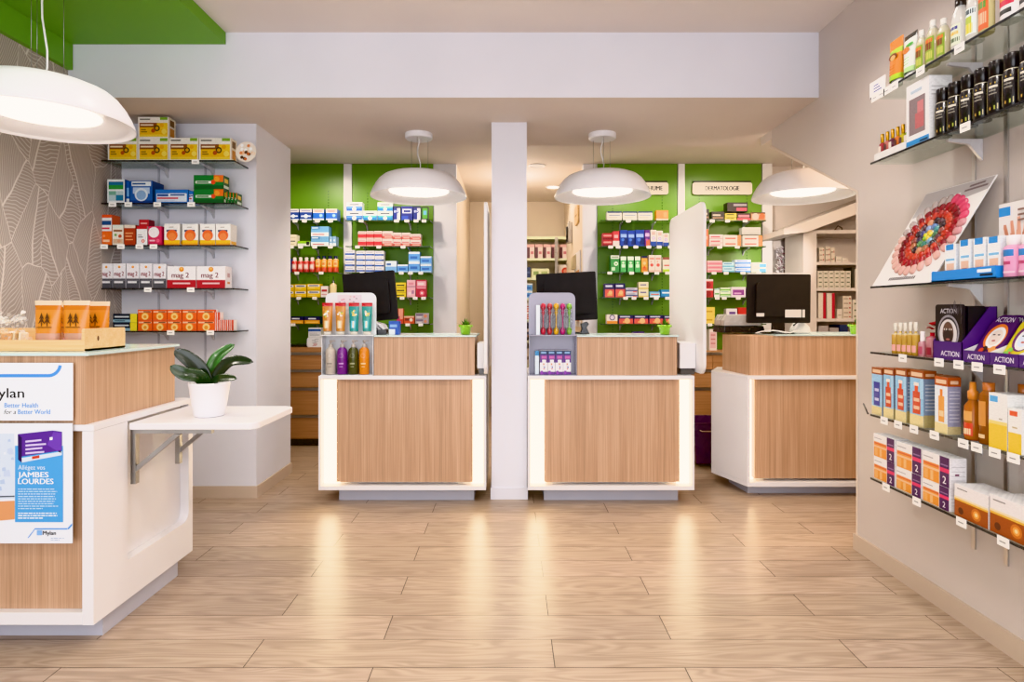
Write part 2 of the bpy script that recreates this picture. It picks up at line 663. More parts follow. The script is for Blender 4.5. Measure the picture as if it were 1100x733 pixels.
# pillar between the two middle counters
pl = MB('wall_paint')
pl.box(-0.129, 0.129, 4.42, 4.66, 0, ZB)
pl.box(-0.136, 0.136, 4.412, 4.668, 0, 0.085)
struct(pl.build('pillar'))
# green ceiling panel and the green band below it along the papered wall
g = MB('lime_paint')
g.box(XL + 0.0, -1.83, -1.6, YB0 - 0.004, 3.097, ZT - 0.002)
struct(g.build('trim_2'))
g = MB('lime_paint')
g.box(XL + 0.001, XL + 0.034, -1.6, YB0 - 0.006, 2.93, 3.094)
struct(g.build('trim_3'))
# sloping soffit of the stair over the side room
so = MB('right_paint')
Ys = 5.75
so.prism([(PX(842, Ys), PZ(252, Ys)), (PX(842, Ys), PZ(246, Ys)), (PX(862, Ys), PZ(240, Ys)), (PX(990, Ys), PZ(190, Ys)), (PX(990, Ys), PZ(205, Ys)), (PX(868, Ys), PZ(249, Ys))], 'xz', Ys, YP + 0.1)
struct(so.build('ceiling_slope'))
# door beside the far right panel
d = MB('right_paint')
Yd = YP + 0.1
d.box(PX(829, Yd), PX(851, Yd), Yd - 0.03, Yd - 0.002, 0, PZ(260, Yd))
struct(d.build('door_1'))
d = MB('matte', '#a2958b')
d.box(PX(826, Yd), PX(853, Yd), Yd - 0.06, Yd - 0.002, PZ(258.5, Yd), PZ(248, Yd))
d.box(PX(847, Yd), PX(853, Yd), Yd - 0.05, Yd - 0.032, 0, PZ(259, Yd), '#d3c6b8')
struct(d.build('trim_4'))


# ------------------------------------------------------------------ counters
def counter(label, X0, X1, bx0, bx1, Yf=4.30, Yback=4.95, zt=0.913):
    """lit pharmacy counter: white carcass, glowing side strips, oak front, raised oak block with a glass top"""
    t = thing('service_counter', label, 'counter', ((X0 + X1) / 2, Yf, 0), group=None)
    ox, oy = (X0 + X1) / 2, Yf

    def P(mb, name, bevel=0.0):
        o = mb.build(name, t, (-ox, -oy, 0), bevel=bevel)
        return o
    zb = 0.10
    m = MB('white_laminate')
    m.box(X0, X1, Yf, Yback, zt - 0.026, zt)
    m.box(X0, X1, Yf, Yback, zb, zb + 0.03)
    m.box(X0, X0 + 0.018, Yf, Yback, zb + 0.03, zt - 0.026)
    m.box(X1 - 0.018, X1, Yf, Yback, zb + 0.03, zt - 0.026)
    m.box(X0 + 0.018, X1 - 0.018, Yf + 0.09, Yf + 0.10, zb + 0.03, zt - 0.026)
    P(m, 'carcass', 0.002)
    w0, w1 = PX(360, Yf) - PX(342, Yf), PX(522, Yf) - PX(507.5, Yf)
    for a, b in ((X0 + 0.0185, X0 + w0 + 0.01), (X1 - w1 - 0.01, X1 - 0.0185)):
        P(MB('strip_glow').box(a, b, Yf + 0.075, Yf + 0.0895, zb + 0.031, zt - 0.027), 'light_strip')
    P(MB('oak').box(X0 + w0, X1 - w1, Yf + 0.03, Yf + 0.074, zb + 0.05, zt - 0.0265), 'front_panel')
    P(MB('grey_plinth').box(X0 + 0.12, X1 - 0.09, Yf + 0.10, Yback - 0.05, 0.0, zb - 0.0005), 'plinth')
    P(MB('oak').box(bx0, bx1, Yf + 0.055, Yback - 0.1, zt + 0.0005, 1.188), 'upper_block')
    P(MB('edge_glass', '#d3e4e2').box(bx0, bx1 + 0.012, Yf + 0.045, Yback - 0.1, 1.189, 1.199), 'glass_top')
    return t


C1 = (PX(342, 4.3), PX(522, 4.3))
C2 = (PX(567, 4.3), PX(746, 4.3))
counter('lit oak and white counter with pump bottles, beside the plant shelf', C1[0], C1[1], PX(400, 4.315) + 0.003, PX(510, 4.36))
counter('lit oak and white counter with lavender display stand, between pillar and partition', C2[0], C2[1], PX(620, 4.315) + 0.003, PX(727, 4.36))

# third counter: its white end panel runs back at an angle
t = thing('service_counter', 'lit oak counter with angled white end panel and flat monitor on top', 'counter', (2.2, 4.47, 0))
Yf = 4.47
A = (PX(803, Yf), Yf)
B = (PX(764, 4.87), 4.87)
XE = 3.2
zb, zt = 0.075, 0.895


def P3(mb, name, bevel=0.0):
    return mb.build(name, t, (-2.2, -4.47, 0), bevel=bevel)


m = MB('white_laminate')
poly = [A, (XE, Yf), (XE, 5.2), (B[0] + 0.16, 5.2), B]
m.prism(poly, 'xy', zt - 0.026, zt)
m.prism(poly, 'xy', zb, zb + 0.035)
dx, dy = A[0] - B[0], A[1] - B[1]
ln = math.hypot(dx, dy)
nx, ny = -dy / ln * 0.018, dx / ln * 0.018
m.prism([A, (A[0] + 0.019, A[1]), (B[0] + 0.019, B[1]), B], 'xy', zb + 0.035, zt - 0.026)
m.prism([B, (B[0] + 0.019, B[1]), (B[0] + 0.179, 5.2), (B[0] + 0.16, 5.2)], 'xy', zb + 0.035, zt - 0.026)
m.prism([(A[0] + 0.0, Yf + 0.10), (XE, Yf + 0.10), (XE, Yf + 0.11), (A[0] + 0.0, Yf + 0.11)], 'xy', zb + 0.035, zt - 0.026)
P3(m, 'carcass', 0.002)
P3(MB('strip_glow').box(A[0] + 0.0195, A[0] + 0.075, Yf + 0.085, Yf + 0.0995, zb + 0.036, zt - 0.027), 'light_strip')
P3(MB('oak').box(A[0] + 0.062, XE, Yf + 0.03, Yf + 0.084, zb + 0.055, zt - 0.027), 'front_panel')
P3(MB('grey_plinth').prism([(A[0] + 0.04, Yf + 0.1), (XE, Yf + 0.1), (XE, 5.1), (B[0] + 0.24, 5.1), (B[0] + 0.14, B[1])], 'xy', 0.0, zb - 0.0005), 'plinth')
a2, b2 = (A[0] + 0.03, Yf + 0.045), (PX(776, 4.95), 4.95)
P3(MB('oak').prism([a2, (XE, Yf + 0.045), (XE, 5.15), (b2[0] + 0.1, 5.15), b2], 'xy', zt + 0.0005, 1.188), 'upper_block')
P3(MB('edge_glass', '#d3e4e2').prism([(a2[0] + 0.19, Yf + 0.035), (XE, Yf + 0.035), (XE, 5.15), (a2[0] + 0.19, 5.15)], 'xy', 1.189, 1.199), 'glass_top')

# privacy partitions at the right end of the two middle counters
for xp, lab in ((-0.165, 'white privacy partition between first lit counter and the pillar, seen edge on'), (1.358, 'tall white privacy partition with rounded corners beside the angled counter')):
    t = thing('privacy_screen', lab, 'partition', (xp, 4.2, 0.93))
    MB('white_laminate').prism(rrect(0, 0.89, 0.001, 1.215, 0.075), 'yz', -0.011, 0.011).build('screen_panel', t, bevel=0.004)
    xb = -0.066 if xp < 0 else -0.125
    MB('white_laminate').box(xb, -0.012, 0.17, 0.42, 0.03, 0.215).build('mounting_box', t, bevel=0.003)
    MB('plastic', '#55504d').box(xb + 0.012, -0.013, 0.19, 0.40, -0.016, 0.0295).build('gap_shade_block', t)  # dark block stands in for the shaded gap under the box


# ------------------------------------------------------------------ front left counter with drop-leaf
t = thing('service_counter', 'oak and white counter with posters, fold-out leaf and wooden sweets tray', 'counter', (-1.69, 2.46, 0))
ox, oy = -1.69, 2.46


def PL(mb, name, bevel=0.0):
    return mb.build(name, t, (-ox, -oy, 0), bevel=bevel)


X0, X1, Y0, Y1, zb, zt = -2.80, -1.69, 2.46, 3.23, 0.095, 0.91
m = MB('white_laminate')
m.box(X0, X1, Y0, Y1, zt - 0.026, zt)
m.box(X0, X1 - 0.0455, Y0, Y1, zb, zb + 0.05)
m.box(X0, X0 + 0.03, Y0, Y1, zb + 0.05, zt - 0.026)
PL(m, 'carcass', 0.002)
# end panel with the rounded recess that takes the leaf when folded
m = MB('white_laminate')
r0, r1, rb = 2.68, 3.19, 0.27
out = [(Y0, zb), (Y1, zb), (Y1, zt - 0.0265), (r1, zt - 0.0265)]
rr = 0.05
out += [(r1 - rr + rr * math.cos(a), rb + rr + rr * math.sin(a)) for a in [-i / 6 * PI / 2 for i in range(7)]]
out += [(r0, rb), (r0, zt - 0.0265), (Y0, zt - 0.0265)]
m.prism(out, 'yz', X1 - 0.045, X1)
m.box(X1 - 0.06, X1 - 0.0455, Y0 + 0.02, Y1, zb + 0.05, zt - 0.03, '#fff')
PL(m, 'end_panel')
PL(MB('oak').box(X0 + 0.03, X1 - 0.05, Y0 + 0.035, Y0 + 0.06, zb + 0.0505, zt - 0.027), 'front_panel')
PL(MB('grey_plinth').box(X0 + 0.05, X1 - 0.03, Y0 + 0.10, Y1 - 0.09, 0, zb - 0.0005), 'plinth')
PL(MB('oak').box(X0, -1.722, Y0, 3.115, zt + 0.0005, 1.190), 'upper_block')
PL(MB('edge_glass', '#d3e4e2').box(X0, -1.705, Y0 - 0.012, 3.13, 1.191, 1.203), 'glass_top')
lf = MB('white_laminate')
lf.prism(rrect(-1.684, -1.12, 2.68, 3.165, 0.05, corners='bc'), 'xy', 0.846, 0.876)
PL(lf, 'drop_leaf', 0.004)
for yb in (2.70, 3.06):
    m = MB('metal', '#a9a8a6')
    m.box(-1.6895, -1.668, yb, yb + 0.028, 0.60, 0.8455)
    m.box(-1.668, -1.33, yb, yb + 0.028, 0.826, 0.8455)
    m.prism([(-1.668, 0.68), (-1.668, 0.655), (-1.47, 0.822), (-1.50, 0.822)], 'xz', yb + 0.006, yb + 0.022)
    PL(m, 'folding_bracket')

# posters hung on its front
def poster_lines(m, x, z0, n, dz, w, y, col, th=0.0035):
    for i in range(n):
        xx = x
        wl = w * (random.uniform(0.86, 1.0) if i < n - 1 else 0.6)
        while xx < x + wl:
            g = random.uniform(0.006, 0.02)
            m.q([(xx, y, z0 - i * dz), (min(xx + g, x + wl), y, z0 - i * dz), (min(xx + g, x + wl), y, z0 - i * dz + th), (xx, y, z0 - i * dz + th)], col)
            xx += g + 0.003


Yq = 2.44
m = MB('print', '#eef2f8')
zu0, zu1 = PZ(452, Yq), PZ(390, Yq)
m.box(-2.40, PX(78, Yq), Yq, Yq + 0.004, zu0, zu1)
y = Yq - 0.0006
zc = PZ(405.5, Yq)
bl = '#4d94dd'
m.q([(-2.40, y, zc), (PX(52, Yq), y, zc), (PX(52, Yq), y, zc + 0.013), (-2.40, y, zc + 0.013)], bl)
cx, cz, R = PX(52, Yq), zc + 0.055, 0.055
arc = [(-PI / 2 + i / 8 * PI / 2.2) for i in range(9)]
for i in range(8):
    a, b = arc[i], arc[i + 1]
    m.q([(cx + R * math.cos(a), y, cz + R * math.sin(a)), (cx + R * math.cos(b), y, cz + R * math.sin(b)), (cx + (R - 0.013) * math.cos(b), y, cz + (R - 0.013) * math.sin(b)), (cx + (R - 0.013) * math.cos(a), y, cz + (R - 0.013) * math.sin(a))], bl)
m.text('Mylan', 0.057, (PX(26, Yq), y, PZ(427.5, Yq)), col='#111111', align='r', bold=0.012, fit=0.152)
m.text('Better Health', 0.027, (PX(5, Yq), y, PZ(438, Yq)), col='#3f8fd8', align='l', fit=PX(41, Yq) - PX(5, Yq), bold=.01)
m.text('for a', 0.027, (PX(4, Yq), y, PZ(445, Yq)), col='#222222', align='l', slant=0.25, fit=PX(17, Yq) - PX(4, Yq))
m.text('Better World', 0.027, (PX(54, Yq), y, PZ(445, Yq)), col='#3f8fd8', align='r', fit=PX(54, Yq) - PX(19.5, Yq), bold=.01)
tag(m.build('banner', None), 'white banner with blue curve and company lettering above the leg-care poster', 'banner')

m = MB('print', '#e9edf4')
zl0, zl1 = PZ(584, Yq), PZ(455, Yq)
xr = PX(77.5, Yq)
m.box(-2.40, xr, Yq, Yq + 0.004, zl0, zl1)
m.q([(-2.40, y, PZ(540, Yq)), (PX(15.5, Yq), y, PZ(536, Yq)), (PX(15.5, Yq), y, PZ(466, Yq)), (-2.40, y, PZ(466, Yq))], '#d3deec')
for i in range(40):
    px, py = random.uniform(-30, 14), random.uniform(470, 530)
    s = random.uniform(1.5, 4)
    yk = y - 0.0001 - i * 0.00001
    m.q([(PX(px - s, Yq), yk, PZ(py + s, Yq)), (PX(px + s, Yq), yk, PZ(py + s, Yq)), (PX(px + s * .6, Yq), yk, PZ(py - s, Yq)), (PX(px - s, Yq), yk, PZ(py - s * .5, Yq))], random.choice(['#b4c6e0', '#e4eaf4', '#c3d0e6']))
m.q([(-2.40, y - 0.0006, PZ(568, Yq)), (PX(16, Yq), y - 0.0006, PZ(558, Yq)), (PX(16, Yq), y - 0.0006, PZ(538, Yq)), (-2.40, y - 0.0006, PZ(544, Yq))], '#d99a6b')
m.q([(-2.40, y - 0.0009, PZ(537, Yq)), (PX(16, Yq), y - 0.0009, PZ(534, Yq)), (PX(16, Yq), y - 0.0009, PZ(532.5, Yq)), (-2.40, y - 0.0009, PZ(535, Yq))], '#5b6470')
y1 = y - 0.0012
m.q([(PX(16.5, Yq), y1, PZ(561, Yq)), (PX(68, Yq), y1, PZ(561, Yq)), (PX(68, Yq), y1, PZ(479, Yq)), (PX(16.5, Yq), y1, PZ(479, Yq))], '#4fa0dc')


def pq(pts, col, yy):
    m.q([(PX(a, Yq), yy, PZ(b, Yq)) for a, b in pts], col)


y2 = y - 0.0018
pq([(20, 494), (24, 497), (67, 489), (67, 464), (57, 462.5), (19.5, 466.5)], '#5a2f94', y2)
pq([(24, 497), (67, 489), (67, 485), (24, 492)], '#d9e6f4', y2 - 0.0003)
pq([(24, 492), (67, 485), (67, 484), (24, 490.6)], '#3a9ad8', y2 - 0.0003)
pq([(20, 467), (24, 470), (24, 497), (20, 494)], '#2a1650', y2 - 0.0003)
pq([(35, 493.5), (43, 492), (43, 489), (35, 490.5)], '#c8452e', y2 - 0.0006)
pq([(51, 478), (66, 487), (67, 465), (58, 464)], '#6f43b0', y2 - 0.0003)
for i, w in enumerate((17, 22, 18, 20)):
    pq([(28, 475.5 + i * 4.2), (28 + w, 473.7 + i * 4.2), (28 + w, 471.9 + i * 4.2), (28, 473.5 + i * 4.2)], '#d8c9ee', y2 - 0.0006)
pq([(54, 473), (57, 472.5), (57, 469.5), (54, 470)], '#ffffff', y2 - 0.0006)
m.text('Allégez vos', 0.026, (PX(20, Yq), y2, PZ(504.5, Yq)), col='#eaf5ff', align='l', fit=.108)
m.text('JAMBES', 0.031, (PX(20, Yq), y2, PZ(512.8, Yq)), col='#ffffff', align='l', bold=0.02, fit=.122)
m.text('LOURDES', 0.031, (PX(20, Yq), y2, PZ(520, Yq)), col='#ffffff', align='l', bold=0.02, fit=.142)
poster_lines(m, PX(20, Yq), PZ(526, Yq), 9, 0.0098, 0.165, y2, '#cfe6f7')
poster_lines(m, PX(20, Yq), PZ(552, Yq), 3, 0.0098, 0.165, y2, '#f2f8fd', 0.0045)
for a, b, c_, d_ in ((36, 568, 36, 571), ):
    pass
pq([(38, 567.6), (73, 567.6), (73, 568.8), (38, 568.8)][::-1], '#4d94dd', y2)
pq([(73, 567.6), (78, 562), (78, 564.5), (74, 568.8)][::-1], '#4d94dd', y2)
pq([(30, 578), (38, 567.6), (38, 568.8), (31, 578)][::-1], '#4d94dd', y2)
pq([(40, 575), (45.5, 575), (45.5, 569.8), (40, 569.8)], '#7fb0e6', y2)
m.text('Mylan', 0.0235, (PX(46.5, Yq), y2, PZ(574.7, Yq)), col='#15151c', align='l', bold=0.015)
poster_lines(m, PX(55, Yq), PZ(578.5, Yq), 2, 0.008, 0.06, y2, '#8fa6c4', 0.002)
tag(m.build('hanging_poster', None), 'pale poster with blue text block and purple carton on counter front', 'poster')


# ------------------------------------------------------------------ pendant lamps
def lamp(label, X, Y, zr=2.261, zceil=ZB, src=[None]):
    if src[0]:
        r0 = src[0]
        t = r0.copy()
        COL.objects.link(t)
        t.location = (X, Y, zr)
        t['label'] = label
        LABELS[label] = 1
        for c in r0.children:
            if c.name.startswith(('canopy', 'cable', 'suspension')):
                continue
            d = c.copy()
            COL.objects.link(d)
            d.parent = t
    else:
        t = thing('pendant_lamp', label, 'lamp', (X, Y, zr), group='white dome pendant lamps')
        src[0] = t
        prof = [(0.0, 0.188), (0.16, 0.187), (0.225, 0.178), (0.27, 0.160), (0.305, 0.130), (0.333, 0.092), (0.355, 0.05), (0.368, 0.018), (0.3715, 0.004), (0.371, 0.0), (0.366, 0.0), (0.362, 0.005), (0.335, 0.012), (0.29, 0.026), (0.25, 0.038), (0.222, 0.05)]
        MB('lamp_white').lathe(prof, segs=64, caps=False).build('shade', t)
        MB('lamp_glow').lathe([(0.0, 0.045), (0.226, 0.045), (0.226, 0.056), (0.0, 0.056)], segs=48, smooth=False, caps=False).build('diffuser', t)
    dz = zceil - zr
    MB('lamp_white').lathe([(0.0, dz - 0.042), (0.098, dz - 0.042), (0.106, dz - 0.034), (0.106, dz - 0.0005)], segs=28, smooth=False).build('canopy', t)
    pts = [(0.012 * math.sin(k * 0.9), 0.006 * math.sin(k * 1.3), 0.187 + (dz - 0.225) * k / 8) for k in range(9)]
    MB('plastic', '#f2f2f2').tube(pts, 0.0045).build('cable', t)
    for k in range(3):
        a = k * 2 * PI / 3 + 0.5
        MB('metal', '#9a9a9a').tube([(0.075 * math.cos(a), 0.075 * math.sin(a), dz - 0.042), (0.075 * math.cos(a), 0.075 * math.sin(a), 0.184)], 0.0016, segs=4).build('suspension_wire', t)
    return t


lamp('white dome pendant lamp above counter with pump bottles', PX(450, 4.71), 4.71)
lamp('white dome pendant lamp above counter with lavender display stand', PX(647, 4.71), 4.71)
lamp('white dome pendant lamp above angled counter, under the sloping wall edge', PX(862, 4.71), 4.71)
lamp('large near white dome pendant lamp under green ceiling, above sweets tray', -2.19, 2.85, zceil=3.097)

# recessed ceiling spots in the passage
for px, py, on in ((594, 201, True), (577, 178, False)):
    Ys_ = (ZR - H) * F / (CY - py)
    t = thing('recessed_spot', ('lit round' if on else 'unlit round') + ' recessed spot in the rear passage ceiling', 'light', (PX(px, Ys_), Ys_, ZR))
    MB('lamp_white').lathe([(0.085, -0.008), (0.095, -0.006), (0.095, 0.0), (0.07, 0.0), (0.07, -0.006), (0.085, -0.008)], segs=28, caps=False).build('trim_ring', t)
    MB('spot_glow' if on else 'lamp_white').lathe([(0.0, -0.003), (0.07, -0.003)], segs=24, smooth=False, caps=False).build('lens', t)

# ------------------------------------------------------------------ shelves
ORD = ['first', 'second', 'third', 'fourth', 'fifth', 'sixth', 'seventh', 'eighth', 'ninth', 'tenth']


def tag_mesh(w, h):
    m = MB('matte', '#f4f2ef')
    m.box(-w / 2, w / 2, -0.002, 0.0, -h, 0)
    m.q([(-w * .3, -0.0024, -h * .62), (w * .25, -0.0024, -h * .62), (w * .25, -0.0024, -h * .45), (-w * .3, -0.0024, -h * .45)], '#9c9a98')
    return m


TAGM = {}


def price_tag(parent, loc, rz, w, h):
    k = (w, h)
    if k not in TAGM:
        o = tag_mesh(w, h).build('price_tag', parent, loc, rz)
        TAGM[k] = o.data
    else:
        o = bpy.data.objects.new('price_tag', TAGM[k])
        COL.objects.link(o)
        o.parent = parent
        o.location = loc
        o.rotation_euler = (0, 0, rz)


class Back:
    """a shelf whose goods face the camera (-Y)"""
    rz = 0.0

    def __init__(s, label, x0, x1, yf, yb, z, tags=(), tagsize=(0.05, 0.03), brackets=(), edge='#2a2b2c', side=True, glass='shelf_glass', group=None):
        s.yf, s.z = yf, z
        s.g = yf + 0.014
        t = thing('glass_shelf', label, 'shelf', ((x0 + x1) / 2, yf, z), group=group)
        ox = (x0 + x1) / 2
        MB(glass).box(x0 - ox, x1 - ox, 0.0032, yb - yf - 0.001, -0.008, 0).build('glass_pane', t)
        m = MB('plastic', edge)
        m.box(x0 - ox, x1 - ox, 0, 0.003, -0.010, 0.0)
        if side:
            m.box(x1 - ox + 0.0002, x1 - ox + 0.003, 0, yb - yf - 0.002, -0.010, 0.0)
        m.build('edge_strip', t)
        for bx in brackets:
            b = MB('plastic', '#cfcfd6')
            dp = yb - yf
            b.prism([(dp - 0.001, -0.0085), (dp * 0.25, -0.0085), (dp * 0.25, -0.016), (dp * 0.8, -0.035), (dp - 0.001, -0.075)], 'yz', bx - ox - 0.006, bx - ox + 0.006)
            b.build('bracket', t)
        for px in tags:
            price_tag(t, (PX(px, yf) - ox, -0.0005, 0.004), 0, *tagsize)

    def span(s, a, b):
        return PX((a + b) / 2, s.g), abs(PX(b, s.g) - PX(a, s.g))

    def zat(s, py, a=0, b=0):
        return PZ(py, s.g)

    def at(s, c, dy=0.0):
        return (c, s.g + dy)


class Right:
    """a shelf on the right wall: goods face the aisle (-X)"""
    rz = -PI / 2

    def __init__(s, label, z, tags=(), y0=1.55, y1=3.0, xf=1.79, tint='shelf_glass', brackets=(2.56,), tagsize=(0.052, 0.034)):
        s.xf, s.z = xf, z
        s.g = xf + 0.015
        t = thing('glass_shelf', label, 'shelf', (xf, y1, z), group=None)
        MB(tint).box(0.0032, XR - xf - 0.001, y0 - y1, 0, -0.008, 0).build('glass_pane', t)
        m = MB('plastic', '#23272a')
        m.box(0, 0.003, y0 - y1, 0, -0.0095, 0.0)
        m.build('edge_strip', t)
        for by in brackets:
            dp = XR - xf
            b = MB('plastic', '#d2ced0')
            b.prism([(dp - 0.001, -0.0085), (dp * 0.3, -0.0085), (dp * 0.3, -0.018), (dp * 0.72, -0.03), (dp - 0.001, -0.10)], 'xz', by - y1 - 0.007, by - y1 + 0.007)
            b.build('bracket', t)
        for px in tags:
            price_tag(t, (-0.0005, xf * F / (px - CX) - y1, 0.004), -PI / 2, *tagsize)

    def Y(s, px):
        return s.g * F / (px - CX)

    def span(s, a, b):
        ya, yb = s.Y(a), s.Y(b)
        return (ya + yb) / 2, abs(ya - yb)

    def zat(s, py, a, b):
        return PZ(py, s.Y(a))

    def at(s, c, dy=0.0):
        return (s.g + dy, c)


# ------------------------------------------------------------------ carton designs (unit square fronts)
def D(body, r=(), c=(), x=(), side=None, top=None, rs=()):
    return dict(b=body, r=r, c=c, x=x, side=side or body, top=top or body, rs=rs)


def lines(x0, x1, zs, th, col):
    return tuple((x0, z, x1, z + th, col) for z in zs)


